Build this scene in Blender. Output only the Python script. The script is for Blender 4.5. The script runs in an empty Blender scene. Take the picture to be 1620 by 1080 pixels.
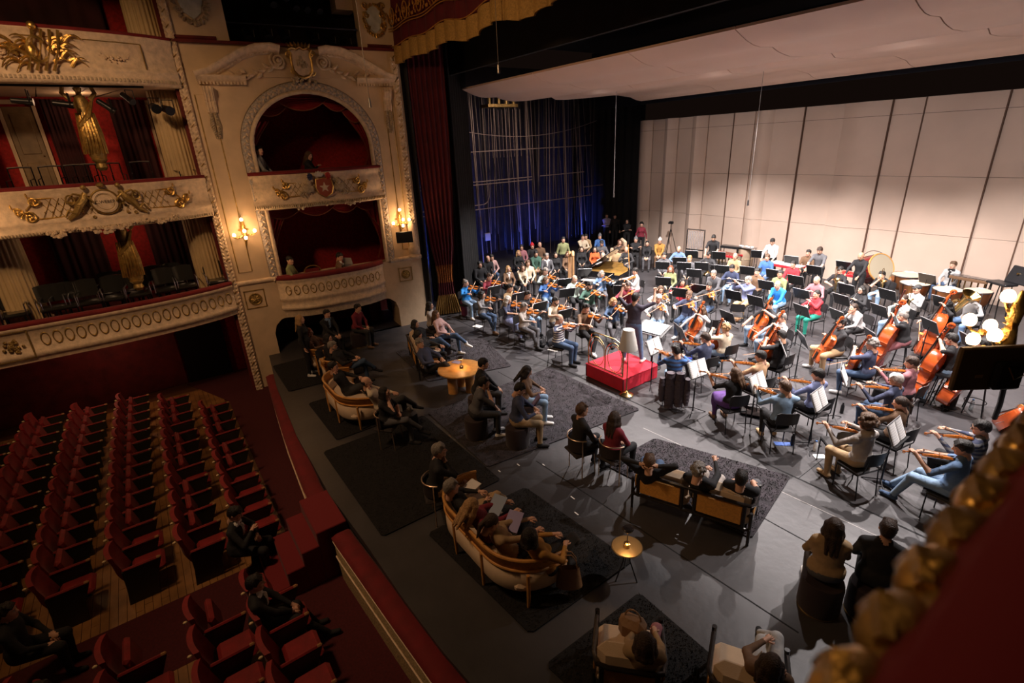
import bpy, math, random
import numpy as np
from mathutils import Matrix, Vector
random.seed(7)
R3 = np.random.RandomState(5)
D = bpy.data
COL = bpy.context.scene.collection
S = bpy.context.scene
PI = math.pi

# ---------------------------------------------------------------- camera
AX = np.array([[0.58836429, 0.26691648, -0.76327128], [0.80718913, -0.24953893, 0.53495423], [-0.0476778, -0.93085225, -0.36227188]])
CAM = np.array([0.0, 0.0, 5.4])
FPX = 797.825
def at(u, v, z=0.0):
    d = AX @ np.array([u - 810.0, v - 540.0, FPX])
    return CAM + d * ((z - CAM[2]) / d[2])
def at_x(u, v, x):
    d = AX @ np.array([u - 810.0, v - 540.0, FPX])
    return CAM + d * ((x - CAM[0]) / d[0])
cd = D.cameras.new('camera'); cam = D.objects.new('camera', cd); COL.objects.link(cam)
cd.sensor_width = 36; cd.lens = FPX / 1620 * 36; cd.clip_start = 0.05; cd.clip_end = 200
r, u_, b_ = AX @ [1, 0, 0], AX @ [0, -1, 0], AX @ [0, 0, -1]
cam.matrix_world = Matrix(((r[0], u_[0], b_[0], CAM[0]), (r[1], u_[1], b_[1], CAM[1]), (r[2], u_[2], b_[2], CAM[2]), (0, 0, 0, 1)))
cd.dof.use_dof = True; cd.dof.focus_distance = 11.5; cd.dof.aperture_fstop = 2.0
S.camera = cam
S.view_settings.view_transform = 'Standard'; S.view_settings.look = 'None'
S.view_settings.exposure = 0.0; S.view_settings.gamma = 1.0; S.view_settings.use_curve_mapping = False
w = D.worlds.new('world'); S.world = w; w.use_nodes = True
w.node_tree.nodes['Background'].inputs[0].default_value = (0.020, 0.011, 0.008, 1)
w.node_tree.nodes['Background'].inputs[1].default_value = 0.25

def light(kind, loc, target, power, color, size=0.1, cone=None, blend=0.6, name='stage_lamp', size_y=None):
    ld = D.lights.new(name, kind); ld.energy = power; ld.color = color
    if kind == 'AREA':
        ld.size = size
        if size_y: ld.shape = 'RECTANGLE'; ld.size_y = size_y
    else: ld.shadow_soft_size = size
    if kind == 'SPOT': ld.spot_size = math.radians(cone); ld.spot_blend = blend
    o = D.objects.new(name, ld); COL.objects.link(o); o.location = loc
    if target is not None:
        o.rotation_euler = (Vector(target) - Vector(loc)).to_track_quat('-Z', 'Y').to_euler()
    return o
WHITE = (1.0, 0.90, 0.87)
WARM = (1.0, 0.55, 0.24)
# work lights rigged over the orchestra, pointing down, plus added washes brightening the shell wall
for (x, y, p) in [(-12.8, 12.0, 1500), (-9.3, 11.2, 1700), (-6.0, 11.4, 1700), (-2.8, 12.0, 1500), (-11.4, 15.8, 1500), (-7.4, 15.4, 1600), (-3.4, 15.6, 1500), (-1.8, 9.6, 800)]:
    light('SPOT', (x, y, 6.75), (x, y + .6, 0), p * 1.9, WHITE, 0.06, 112, 0.45, 'work_light')
for x in (-14.0, -9.5, -5.0, -0.8):
    light('SPOT', (x, 12.6, 6.72), (x, 20.9, 3.0), 420, WHITE, 0.25, 74, 0.9, 'shell_wash')
# unseen front-of-house spot that warms the front of the stage
for (x, y, z, tx, ty, p) in [(-8.0, -3.0, 11.5, -8.0, 4.4, 1150)]:
    light('SPOT', (x, y, z), (tx, ty, 0), p, (1.0, 0.62, 0.36), 0.4, 64, 0.9, 'house_spot')
# auditorium chandelier (above the frame), then unseen lamps added to brighten dim parts
light('POINT', (-7.6, -3.2, 10.2), None, 500, WARM, 0.7, name='chandelier_lamp')
light('SPOT', (-7.0, 1.2, 9.6), (-15.2, 4.6, 4.6), 1500, (1.0, .62, .34), .3, 62, .8, 'box_wall_fill')  # added spot that lifts the dim box wall
light('SPOT', (-7.0, -2.6, 9.4), (-14.7, -.8, 4.6), 900, (1.0, .60, .32), .3, 62, .8, 'gallery_fill')  # added spot brightening the gallery fronts
for z_ in (3.85, 6.8): light('POINT', (-16.5, -.45, z_), None, 9, (1, .6, .35), .15, name='tier_fill')  # points put in to brighten the red walls of the tiers
light('SPOT', (-16.8, 14.0, 7.0), (-20.4, 14.0, 3.6), 420, (1.0, .72, .58), .3, 120, .8, 'wing_pipe_fill')  # warm light added so the wing pipes show
light('SPOT', (-8.0, 0.5, 8.0), (-11.0, 7.0, 8.3), 420, WARM, .2, 70, .8, 'valance_fill')  # added spot that brings out the valance and its fringe
light('POINT', (-16.0, -1.6, .95), None, 16, (1, .5, .3), .1, name='under_tier_fill')  # small light put in to lift the dark wall below the tier

# ---------------------------------------------------------------- materials
MATS = {}
def mat(name, col, rough=0.6, metal=0.0, emit=0.0, bump=0.0, bscale=20.0, var=0.0, vscale=6.0, spec=0.5, coat=0.0, sheen=0.0, trans=0.0, stripes=None, alpha=1.0):
    """procedural material: principled + noise colour variation + noise bump"""
    if name in MATS: return MATS[name]
    m = D.materials.new(name); m.use_nodes = True; N = m.node_tree.nodes; L = m.node_tree.links
    p = N['Principled BSDF']; c = (col[0], col[1], col[2], 1)
    p.inputs['Base Color'].default_value = c; p.inputs['Roughness'].default_value = rough
    p.inputs['Metallic'].default_value = metal; p.inputs['Specular IOR Level'].default_value = spec
    if coat: p.inputs['Coat Weight'].default_value = coat; p.inputs['Coat Roughness'].default_value = 0.15
    if sheen: p.inputs['Sheen Weight'].default_value = sheen
    if trans: p.inputs['Transmission Weight'].default_value = trans
    if alpha < 1: p.inputs['Alpha'].default_value = alpha
    if emit: p.inputs['Emission Color'].default_value = c; p.inputs['Emission Strength'].default_value = emit
    if bump or var or stripes:
        tc = N.new('ShaderNodeTexCoord')
    src = None
    if stripes:      # (colour2, scale, axis, share)
        sx = N.new('ShaderNodeSeparateXYZ'); L.new(tc.outputs['Object'], sx.inputs[0])
        ml = N.new('ShaderNodeMath'); ml.operation = 'MULTIPLY'; ml.inputs[1].default_value = stripes[1]; L.new(sx.outputs[stripes[2]], ml.inputs[0])
        fr = N.new('ShaderNodeMath'); fr.operation = 'FRACT'; L.new(ml.outputs[0], fr.inputs[0])
        gt = N.new('ShaderNodeMath'); gt.operation = 'GREATER_THAN'; gt.inputs[1].default_value = stripes[3]; L.new(fr.outputs[0], gt.inputs[0])
        mx = N.new('ShaderNodeMix'); mx.data_type = 'RGBA'; mx.inputs[6].default_value = c; mx.inputs[7].default_value = (*stripes[0], 1)
        L.new(gt.outputs[0], mx.inputs[0]); src = mx.outputs[2]
    if var:
        n = N.new('ShaderNodeTexNoise'); n.inputs['Scale'].default_value = vscale; n.inputs['Detail'].default_value = 4; L.new(tc.outputs['Object'], n.inputs['Vector'])
        rg = N.new('ShaderNodeMapRange'); rg.inputs[1].default_value = 0.3; rg.inputs[2].default_value = 0.7; rg.inputs[3].default_value = 1 - var; rg.inputs[4].default_value = 1 + var
        L.new(n.outputs[0], rg.inputs[0])
        mm = N.new('ShaderNodeMix'); mm.data_type = 'RGBA'; mm.blend_type = 'MULTIPLY'; mm.inputs[0].default_value = 1
        if src: L.new(src, mm.inputs[6])
        else: mm.inputs[6].default_value = c
        L.new(rg.outputs[0], mm.inputs[7]); src = mm.outputs[2]
    if src: L.new(src, p.inputs['Base Color'])
    if bump:
        n2 = N.new('ShaderNodeTexNoise'); n2.inputs['Scale'].default_value = bscale; n2.inputs['Detail'].default_value = 5; L.new(tc.outputs['Object'], n2.inputs['Vector'])
        b = N.new('ShaderNodeBump'); b.inputs['Strength'].default_value = bump; b.inputs['Distance'].default_value = 0.02
        L.new(n2.outputs[0], b.inputs['Height']); L.new(b.outputs[0], p.inputs['Normal'])
    MATS[name] = m
    return m

M_cream = mat('cream_plaster', (0.62, 0.46, 0.30), 0.75, bump=0.25, bscale=9, var=0.10, vscale=2.5)
M_ivory = mat('ivory_relief', (0.66, 0.51, 0.36), 0.65, bump=0.35, bscale=25, var=0.18, vscale=9)
M_dirty = mat('aged_relief', (0.42, 0.33, 0.22), 0.7, bump=0.6, bscale=30, var=0.35, vscale=12)
M_gold = mat('gilding', (0.62, 0.40, 0.12), 0.32, 0.85, bump=0.5, bscale=24, var=0.3, vscale=10)
M_oldgold = mat('old_gilding', (0.36, 0.24, 0.08), 0.45, 0.6, bump=0.6, bscale=24, var=0.4, vscale=9)
M_velvet = mat('red_velvet', (0.15, 0.005, 0.008), 0.85, sheen=0.06, bump=0.2, bscale=40, var=0.2, vscale=5)
M_seat = mat('seat_velvet', (0.22, 0.005, 0.007), 0.7, sheen=0.06, bump=0.15, bscale=60, var=0.22, vscale=7)
M_curtain = mat('crimson_curtain', (0.085, 0.001, 0.008), 0.8, sheen=0.05, var=0.25, vscale=2)
M_boxred = mat('red_wallcloth', (0.34, 0.012, 0.010), 0.85, bump=0.4, bscale=30, var=0.3, vscale=14)
M_redwall = mat('red_house_wall', (0.11, 0.009, 0.008), 0.8, bump=0.3, bscale=20, var=0.3, vscale=4)
M_carpet = mat('dark_red_carpet', (0.065, 0.006, 0.008), 0.95, bump=0.3, bscale=120, var=0.2, vscale=30)
M_black = mat('black_drape', (0.008, 0.008, 0.009), 0.9, var=0.3, vscale=3)
M_blackmetal = mat('black_metal', (0.012, 0.012, 0.014), 0.35, 0.4)
M_blackplastic = mat('black_plastic', (0.013, 0.013, 0.015), 0.4)
M_steel = mat('steel', (0.45, 0.45, 0.47), 0.3, 1.0)
M_brass = mat('brass', (0.66, 0.46, 0.20), 0.25, 1.0)
M_dark = mat('dark_void', (0.004, 0.003, 0.003), 0.95)
M_wood = mat('oak', (0.56, 0.27, 0.07), 0.45, var=0.2, vscale=9, bump=0.1, bscale=60)
M_cane = mat('woven_cane', (0.66, 0.31, 0.06), 0.55, bump=0.7, bscale=160, var=0.15, vscale=40)
M_uphol = mat('cream_upholstery', (0.64, 0.49, 0.34), 0.9, bump=0.3, bscale=180, var=0.06)
M_ebony = mat('ebony_frame', (0.012, 0.009, 0.008), 0.3)
M_bulb = mat('frosted_bulb', (1.0, 0.72, 0.42), 0.4, emit=9.0)
M_paper = mat('paper', (0.80, 0.79, 0.76), 0.8)
M_grey = mat('grey_plastic', (0.2, 0.2, 0.21), 0.5)
M_white = mat('white_plastic', (0.75, 0.75, 0.74), 0.4)
M_shade = mat('lamp_shade', (0.72, 0.69, 0.63), 0.8)

# ---------------------------------------------------------------- mesh helpers
def vec(*a): return np.array(a, float)
def frame(d, up=(0, 0, 1)):
    d = np.array(d, float); d /= (np.linalg.norm(d) or 1); u = np.array(up, float)
    if abs(d @ u) > 0.98: u = vec(1, 0, 0)
    a = np.cross(u, d); a /= np.linalg.norm(a); return a, np.cross(d, a), d
class MB:
    def __init__(s): s.v = []; s.f = []; s.m = []; s.n = 0
    def add(s, V, F, m=0):
        V = np.asarray(V, float).reshape(-1, 3); o = s.n; s.v.append(V); s.n += len(V)
        for q in F: s.f.append(tuple(int(i) + o for i in q)); s.m.append(m)
        return s
    def box(s, c, d, m=0, rot=None):
        x, y, z = np.array(d, float) / 2
        V = np.array([(i, j, k) for i in (-x, x) for j in (-y, y) for k in (-z, z)])
        if rot is not None: V = V @ np.array(rot).T
        return s.add(V + np.array(c), [(0, 1, 3, 2), (4, 6, 7, 5), (0, 4, 5, 1), (2, 3, 7, 6), (0, 2, 6, 4), (1, 5, 7, 3)], m)
    def rbox(s, c, d, b=0.02, m=0, rot=None):     # chamfered box
        x, y, z = np.array(d, float) / 2; b = min(b, x * .9, y * .9, z * .9)
        V = []; idx = {}
        for i in (-1, 1):
            for j in (-1, 1):
                for k in (-1, 1):
                    for a in range(3):
                        p = [i * (x - b), j * (y - b), k * (z - b)]; p[a] = (i, j, k)[a] * (x, y, z)[a]
                        idx[(i, j, k, a)] = len(V); V.append(p)
        F = []
        for a in range(3):
            o = [q for q in range(3) if q != a]
            for sg in (-1, 1):
                q = []
                for (p1, p2) in ((-1, -1), (1, -1), (1, 1), (-1, 1)):
                    t = [0, 0, 0]; t[a] = sg; t[o[0]] = p1; t[o[1]] = p2; q.append(idx[(*t, a)])
                F.append(q if (sg > 0) ^ (a == 1) else q[::-1])
        for a in range(3):        # edge strips along axis a
            o = [q for q in range(3) if q != a]
            for p1 in (-1, 1):
                for p2 in (-1, 1):
                    t0 = [0, 0, 0]; t0[o[0]] = p1; t0[o[1]] = p2; t1 = list(t0); t0[a] = -1; t1[a] = 1
                    F.append([idx[(*t0, o[0])], idx[(*t1, o[0])], idx[(*t1, o[1])], idx[(*t0, o[1])]])
        for i in (-1, 1):
            for j in (-1, 1):
                for k in (-1, 1): F.append([idx[(i, j, k, a)] for a in range(3)])
        V = np.array(V)
        if rot is not None: V = V @ np.array(rot).T
        return s.add(V + np.array(c), F, m)
    def cyl(s, p0, p1, r0, r1=None, n=10, m=0, caps=True):
        r1 = r0 if r1 is None else r1; p0 = np.array(p0, float); p1 = np.array(p1, float); a, b, _ = frame(p1 - p0)
        t = np.arange(n) * 2 * PI / n; C = np.outer(np.cos(t), a) + np.outer(np.sin(t), b)
        V = np.vstack([p0 + C * r0, p1 + C * r1]); F = [(i, (i + 1) % n, n + (i + 1) % n, n + i) for i in range(n)]
        if caps: F += [tuple(range(n))[::-1], tuple(range(n, 2 * n))]
        return s.add(V, F, m)
    def tube(s, P, r, n=6, m=0, closed=False, caps=True):
        P = np.array(P, float); k = len(P); rr = np.ones(k) * r if np.isscalar(r) else np.array(r, float)
        T = np.gradient(P, axis=0) if not closed else np.roll(P, -1, 0) - np.roll(P, 1, 0)
        a, b, _ = frame(T[0]); V = []; t = np.arange(n) * 2 * PI / n
        for i in range(k):
            d = T[i] / (np.linalg.norm(T[i]) or 1); a = a - d * (a @ d); a /= (np.linalg.norm(a) or 1); b = np.cross(d, a)
            V.append(P[i] + rr[i] * (np.outer(np.cos(t), a) + np.outer(np.sin(t), b)))
        F = []
        for i in range(k if closed else k - 1):
            j = (i + 1) % k
            F += [(i * n + q, i * n + (q + 1) % n, j * n + (q + 1) % n, j * n + q) for q in range(n)]
        if caps and not closed: F += [tuple(range(n))[::-1], tuple((k - 1) * n + q for q in range(n))]
        return s.add(np.vstack(V), F, m)
    def lathe(s, prof, c=(0, 0, 0), n=16, m=0, ax=(0, 0, 1), caps=True):
        a, b, d = frame(ax); t = np.arange(n) * 2 * PI / n; C = np.outer(np.cos(t), a) + np.outer(np.sin(t), b); c = np.array(c, float)
        V = np.vstack([c + C * r + d * z for r, z in prof]); k = len(prof)
        F = [(i * n + q, i * n + (q + 1) % n, (i + 1) * n + (q + 1) % n, (i + 1) * n + q) for i in range(k - 1) for q in range(n)]
        if caps: F += [tuple(range(n))[::-1], tuple((k - 1) * n + q for q in range(n))]
        return s.add(V, F, m)
    def ell(s, c, r, n=8, k=5, m=0, rot=None):
        V = [(0, 0, -1)]
        for i in range(1, k):
            p = PI * i / k - PI / 2
            V += [(math.cos(p) * math.cos(2 * PI * q / n), math.cos(p) * math.sin(2 * PI * q / n), math.sin(p)) for q in range(n)]
        V.append((0, 0, 1)); V = np.array(V) * (np.array(r, float) if not np.isscalar(r) else r)
        if rot is not None: V = V @ np.array(rot).T
        F = [(0, 1 + (q + 1) % n, 1 + q) for q in range(n)]
        for i in range(k - 2):
            F += [(1 + i * n + q, 1 + i * n + (q + 1) % n, 1 + (i + 1) * n + (q + 1) % n, 1 + (i + 1) * n + q) for q in range(n)]
        l = 1 + (k - 1) * n; F += [(l, 1 + (k - 2) * n + q, 1 + (k - 2) * n + (q + 1) % n) for q in range(n)]
        return s.add(V + np.array(c, float), F, m)
    def prism(s, P, h0, h1, m=0, fr=None, o=(0, 0, 0)):
        """extrude a 2-D outline; fr = (a, b, n) frame, default XY / Z"""
        a, b, n_ = fr if fr else (vec(1, 0, 0), vec(0, 1, 0), vec(0, 0, 1)); o = np.array(o, float); k = len(P)
        V = [o + a * p[0] + b * p[1] + n_ * h for h in (h0, h1) for p in P]
        F = [tuple(range(k))[::-1], tuple(range(k, 2 * k))] + [(i, (i + 1) % k, k + (i + 1) % k, k + i) for i in range(k)]
        return s.add(V, F, m)
    def grid(s, G, m=0, closed=False):
        G = np.array(G, float); a, b = G.shape[:2]; F = []
        for i in range(a - 1):
            for j in range(b if closed else b - 1): F.append((i * b + j, i * b + (j + 1) % b, (i + 1) * b + (j + 1) % b, (i + 1) * b + j))
        return s.add(G.reshape(-1, 3), F, m)
    def mesh(s, name, mats, smooth=True, M=None):
        me = D.meshes.new(name); V = np.vstack(s.v)
        if M is not None: V = V @ np.array(M)[:3, :3].T + np.array(M)[:3, 3]
        me.from_pydata(V.tolist(), [], s.f)
        for q in (mats if isinstance(mats, (list, tuple)) else [mats]): me.materials.append(q)
        if any(s.m): me.polygons.foreach_set('material_index', s.m)
        if smooth: me.polygons.foreach_set('use_smooth', [True] * len(s.f))
        me.update()
        if smooth is True: 
            try: me.set_sharp_from_angle(angle=math.radians(40))
            except Exception: pass
        return me
    def obj(s, name, mats, parent=None, smooth=True, M=None, local=None, **k):
        return place(name, s.mesh(name, mats, smooth), parent, M if M is not None else local, **k)
def tag(o, label=None, cat=None, group=None, kind=None):
    if label: o['label'] = lab16(label)
    if cat: o['category'] = cat
    if group: o['group'] = group
    if kind: o['kind'] = kind
    return o
def place(name, me, parent=None, M=None, label=None, cat=None, group=None, kind=None):
    o = D.objects.new(name, me); COL.objects.link(o)
    if parent is not None: o.parent = parent
    if M is not None: o.matrix_local = M if isinstance(M, Matrix) else Matrix(np.array(M).tolist())
    return tag(o, label, cat, group, kind)
def empty(name, M, label, cat, group=None): return place(name, None, None, M, label, cat, group)
def T(x=0, y=0, z=0, rz=0, rx=0, ry=0, s=1):
    return Matrix.Translation((x, y, z)) @ Matrix.Rotation(rz, 4, 'Z') @ Matrix.Rotation(ry, 4, 'Y') @ Matrix.Rotation(rx, 4, 'X') @ Matrix.Scale(s, 4)
def tree(name, M, spec, label, cat, group=None):
    """spec: list of (part name, mesh, [label], [children]) -> thing with parts (shared meshes)"""
    e = empty(name, M, label, cat, group)
    for p in spec: part(e, p)
    return e
def part(e, p):
    o = place(p[0], p[1], e, p[3] if len(p) > 3 else None)
    if len(p) > 2 and p[2]:
        for q in p[2]: part(o, q)
    return o
def struct(name, mb, m, parent=None, smooth=False): return mb.obj(name, m, parent, smooth, kind='structure')

STOPW = {'a', 'the', 'and', 'of', 'with', 'in', 'on', 'by', 'to', 'at', 'his', 'her', 'before', 'behind', 'beside', 'under', 'over', 'right', 'left', 'between', 'near', 'from', 'its'}
def lab16(s_):
    w_ = s_.split()[:16]
    while len(s_.split()) > 16 and w_[-1].strip(',') in STOPW: w_.pop()
    return ' '.join(w_).rstrip(',')
def text_obj(name, fc, m, parent):
    t = D.objects.new('tmp', fc); COL.objects.link(t); dg = bpy.context.evaluated_depsgraph_get(); dg.update()
    me = D.meshes.new_from_object(t.evaluated_get(dg)); D.objects.remove(t); me.name = name; me.materials.clear(); me.materials.append(m)
    return place(name, me, parent)
# ================================================================ SETTING: stage
def poly(P, z0, z1): return MB().prism(P, z0, z1)
M_stage = mat('stage_floor_paint', (0.042, 0.040, 0.043), 0.45, bump=0.25, bscale=6, var=0.22, vscale=1.3, spec=0.5)
ed = [tuple(at(*q)[:2]) for q in [(425.5, 562), (437, 610), (470, 690), (520, 780), (580, 862), (640, 950), (700, 1030)]]
ed = [(ed[0][0], ed[0][1])] + ed[1:] + [(-2.2, 1.78), (-0.4, 2.2), (0.6, 2.6)]
fl = struct('floor', poly(ed + [(0.6, 7.6), (3.0, 7.6), (3.0, 22), (-27, 22), (-27, 7.2), (-15.1, 7.2)], -0.12, 0), M_stage)
# trap and deck joints: thin dark recesses lined with strips
M_gap = mat('deck_joint', (0.006, 0.006, 0.007), 0.9)
def strip(n, a, b, wd, m=M_gap, z=0.0022):
    a = np.array(a); b = np.array(b); d = (b - a) / np.linalg.norm(b - a); q = vec(-d[1], d[0]) * wd / 2
    return MB().prism([a + q, a - q, b - q, b + q][::-1], 0.0, z).obj(n, m, fl)
for a, b, wd in [((-15.3, 7.78), (2.4, 7.78), .035), ((-9.9, 6.45), (0.4, 6.45), .02), ((-7.0, 9.95), (2.6, 9.95), .02), ((-15.0, 9.95), (-8.2, 9.95), .02), ((-6.2, 4.75), (-1.6, 4.95), .02),
                 ((-11.9, 6.45), (-9.2, 7.6), .015), ((-5.2, 7.78), (-5.25, 12.6), .012), ((-12.6, 12.2), (2.6, 12.2), .02), ((-12.6, 14.6), (2.6, 14.6), .02), ((-3.0, 7.8), (-3.0, 14), .012), ((-9.6, 7.8), (-9.6, 14), .012)]:
    strip('floor_joint', a, b, wd)
strip('floor_joint', (-5.7, 7.1), (-1.0, 7.35), .012, mat('pale_tape', (.35, .33, .32), .7), 0.0015)
# scuff tape scraps on the black floor
for q in [(705, 740), (728, 760), (906, 787), (860, 735), (912, 812), (820, 735), (790, 745)]:
    p = at(*q); MB().box((p[0], p[1], .001), (.06 + .05 * random.random(), .02, .002)).obj('tape_scrap', M_paper, fl)
# fascia of the stage, dark
MB().grid([[(*p, -0.12) for p in ed], [(*p, -1.3) for p in ed]]).obj('stage_fascia', M_dark, fl, False)
# stage back shell: one panel per bay, zig-zag in plan
M_shell = mat('shell_panel', (0.56, 0.435, 0.355), 0.55, bump=0.12, bscale=3, var=0.05, vscale=1.2)
shell = struct('wall_back', MB().box((-8, 21.45, 3.2), (22, .08, 6.0)), M_dark)
XB = [-17.98, -17.2, -16.5, -15.75, -15.0, -14.2, -13.0, -12.1, -11.3, -10.16, -8.8, -7.37, -6.46, -4.49, -3.4, -2.0, -0.6, 0.9, 2.4]
ZB = [0.0, 2.0, 3.81, 5.72, 6.2]
for i in range(len(XB) - 1):
    x0, x1 = XB[i] + .006, XB[i + 1] - .006; y0, y1 = (20.92, 20.92)
    fold = (.22, .05, .28, .04, .30, .06, .03, .2, .05, .04, .16, .04, .03, .05, .04, .04, .04, .04)[i]
    for k in range(4):
        z0, z1 = ZB[k] + .005, ZB[k + 1] - .005
        g = MB(); n = 5
        G = [[(x0 + (x1 - x0) * t, 20.93 + fold * (math.sin(PI * t) if fold > .1 else 0) * -1 + (i % 2) * .05, z) for t in np.linspace(0, 1, n)] for z in (z0, z1)]
        B = [[(p[0], p[1] + .06, p[2]) for p in r_] for r_ in G]
        ring0 = G[0] + B[0][::-1]; ring1 = G[1] + B[1][::-1]
        g.grid([ring0, ring1], closed=True); kk = len(ring0); g.add([], [])
        g.add(ring0, [tuple(range(kk))]); g.add(ring1, [tuple(range(kk))[::-1]])
        g.obj('panel', M_shell, shell)
    if i in (6, 9, 11, 12, 13, 14): MB().box((XB[i], 20.95, 3.1), (.035, .1, 6.2)).obj('joint_strip', mat('brown_joint', (.10, .05, .03), .7), shell)
# ceiling sails: side profile taken along their left end
prof = [(731, 142), (747, 150), (763, 155), (787, 154), (795, 158), (810, 160.5), (830, 160), (872, 154), (879, 158), (894, 158), (930, 155), (969, 151), (977, 151), (997, 154), (1005, 158), (1014, 160)]
PZ = [at_x(u, v, -16.5) for u, v in prof]; PZ = [(p[1], p[2]) for p in PZ]
M_sail = mat('sail_panel', (0.80, 0.60, 0.49), 0.5, bump=0.08, bscale=2, var=0.04, vscale=1)
ceil = struct('ceiling', MB().box((-8, 12.5, 9.4), (24, 26, .1)), M_dark)
XS = [-16.5, -12.6, -9.05, -6.4, -3.6, -.9, 2.6]
groups = [(0, 7), (7, 12), (12, 15)]
for gi, (a, b) in enumerate(groups):
    for i in range(len(XS) - 1):
        x0, x1 = XS[i] + .01, XS[i + 1] - .01
        pf = PZ[a:b + 1]; yy = np.linspace(pf[0][0], pf[-1][0], 18); zz = np.interp(yy, [q[0] for q in pf], [q[1] for q in pf])
        G = [[(x, y, z) for x in (x0, x1, x1, x0)] for y, z in zip(yy, zz)]
        for rr in G: rr[2] = (rr[2][0], rr[2][1], rr[2][2] + .05); rr[3] = (rr[3][0], rr[3][1], rr[3][2] + .05)
        g = MB().grid(G, closed=True); g.add(G[0], [(0, 1, 2, 3)]); g.add(G[-1], [(3, 2, 1, 0)])
        g.obj('sail', M_sail, ceil, 'flat' if 0 else True)
# dark sheets standing in for the darkness over and behind the sails
struct('trim_1', MB().box((-8, 9.3, 8.6), (24, .12, 2.0)), M_black)
struct('trim_2', MB().box((-8, 20.6, 8.2), (26, .1, 2.6)), mat('gap_darkness', (.006, .007, .014), .9))
# side stage (stage right): brick-black wall, pipes and catwalk rails behind it
struct('wall_left', MB().box((-23.0, 15, 4), (.15, 16, 10)), mat('wing_wall', (.022, .018, .017), .9, bump=.5, bscale=6, var=.4, vscale=2))
rig = empty('rigging_rail', T(-20.4, 14, 0), 'dark wall of vertical rigging pipes and cables in the wing', 'rigging')
M_pipe = mat('dull_pipe', (.24, .19, .17), .6, .3); M_pipe2 = mat('dark_pipe', (.05, .045, .045), .5, .5)
for i in range(120):
    y = -5.3 + i * .096 + R3.uniform(-.05, .05); b = (i * 7) % 11; z0 = R3.choice([0.0, 0.6, 1.4, 2.7])
    MB().cyl((R3.uniform(-.5, .2), y, z0), (R3.uniform(-.5, .2), y, 7.7), R3.choice([.009, .014, .02, .03]), n=6).obj('pipe', M_pipe if b < 5 else M_pipe2, rig)
for (x, y0, y1, z) in [(.5, -5.6, 1.6, 3.95), (.5, -5.6, 1.6, 3.82), (.5, 2.1, 5.0, 3.95), (.45, -5.6, 5.6, 2.75), (.45, -5.6, 5.6, 5.2), (.45, 5, 6.4, 3.2)]:
    MB().cyl((x, y0, z), (x, y1, z), .022, n=6).obj('rail', M_pipe, rig)
for (ya, yb, z) in [(-5.2, -3.0, 2.95), (-3.0, -.9, 2.95)]:
    P = [(.5, ya, z), (.5, yb - .3, z), (.5, yb - .1, z + .1), (.5, yb, z + .3), (.5, yb, z + .85)]
    MB().tube(P, .022, 6).obj('bent_rail', M_pipe, rig)
P = [(.55, y, 5.75 + .0 + .028 * (y - 1.2) ** 2) for y in np.linspace(-5.6, 5.8, 16)]
MB().tube(P, .012, 5).obj('hanging_cable', M_pipe, rig)
MB().box((.1, .2, 7.05), (.6, 1.6, .12)).obj('batten', M_oldgold, rig)
for y in (-.4, .1, .5, .9): MB().cyl((.2, y, 7.1), (.2, y, 7.45), .07, n=8).obj('pulley', M_oldgold, rig)
for i in range(9): MB().cyl((.25, -.4 + i * .2, 4.9), (.25, -.4 + i * .2, 6.9), .012, n=5).obj('counterweight_line', M_pipe, rig)
for (y, z, h) in [(-3.6, 1.2, .9), (-2.0, 1.3, .5), (-1.2, 1.5, .35)]: MB().rbox((.6, y, z), (.1, .3 if h < .8 else .14, h), .02).obj('wall_box', mat('pale_box', (.3, .27, .24), .6), rig)
MB().cyl((.6, -3.2, .2), (.6, -3.2, 2.6), .03, n=6).obj('red_pipe', mat('red_pipe', (.3, .05, .02), .5), rig)
# blue work lights in the wing (real fittings)
for (x, y, z, p) in [(-19.9, 10.6, .7, 260), (-19.9, 15.2, .8, 140), (-20.1, 19.6, 1.0, 130), (-19.9, 12.6, .4, 60)]:
    x += 1.1; light('SPOT', (x, y, .45), (x - 1.6, y + .1, 1.2), p * 3.2, (.05, .12, 1.0), .06, 84, .7, 'blue_work_light')
    MB().cyl((x + .05, y, 0), (x + .05, y, .34), .09, .06, 10).obj('blue_work_lamp', M_blackmetal, label='blue backstage work lamp on the wing floor, %s' % {10.6: 'beside the black leg curtain', 15.2: 'behind the harp', 19.6: 'beside the shell wall corner', 12.6: 'behind the side-stage listeners'}[y], cat='lamp', group='blue backstage lamps')
# black legs
def drape(name, P, z0, z1, amp, waves, m, parent=None, thick=.03, **k):
    P = np.array(P, float); n = waves * 6; L = np.linspace(0, 1, n); seg = np.linspace(0, 1, len(P))
    X = np.interp(L, seg, P[:, 0]); Y = np.interp(L, seg, P[:, 1]); d = P[-1] - P[0]; d /= np.linalg.norm(d); q = vec(-d[1], d[0])
    wv = amp * np.sin(L * waves * 2 * PI + np.sin(L * 17) * .8); G = []
    for z, s_ in ((z0, 1.0), ((z0 + z1) / 2, .85), (z1, .7)): G.append([(X[i] + q[0] * wv[i] * s_, Y[i] + q[1] * wv[i] * s_, z) for i in range(n)])
    B = [[(p[0] + q[0] * thick, p[1] + q[1] * thick, p[2]) for p in r_] for r_ in G]
    g = MB(); g.grid([a + b[::-1] for a, b in zip(G, B)], closed=True)
    return g.obj(name, m, parent, smooth='s', **k)
drape('black_leg_curtain', [(-16.9, 8.3), (-15.4, 8.9)], 0, 9, .05, 9, M_black, label='black masking drape hanging between the crimson curtain and the wing pipes', cat='curtain')
drape('black_leg_curtain', [(-15.7, 9.0), (-17.05, 10.5)], 0, 8.6, .04, 8, M_black, label='black masking drape further upstage, beside the leftmost violin players', cat='curtain')
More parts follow.
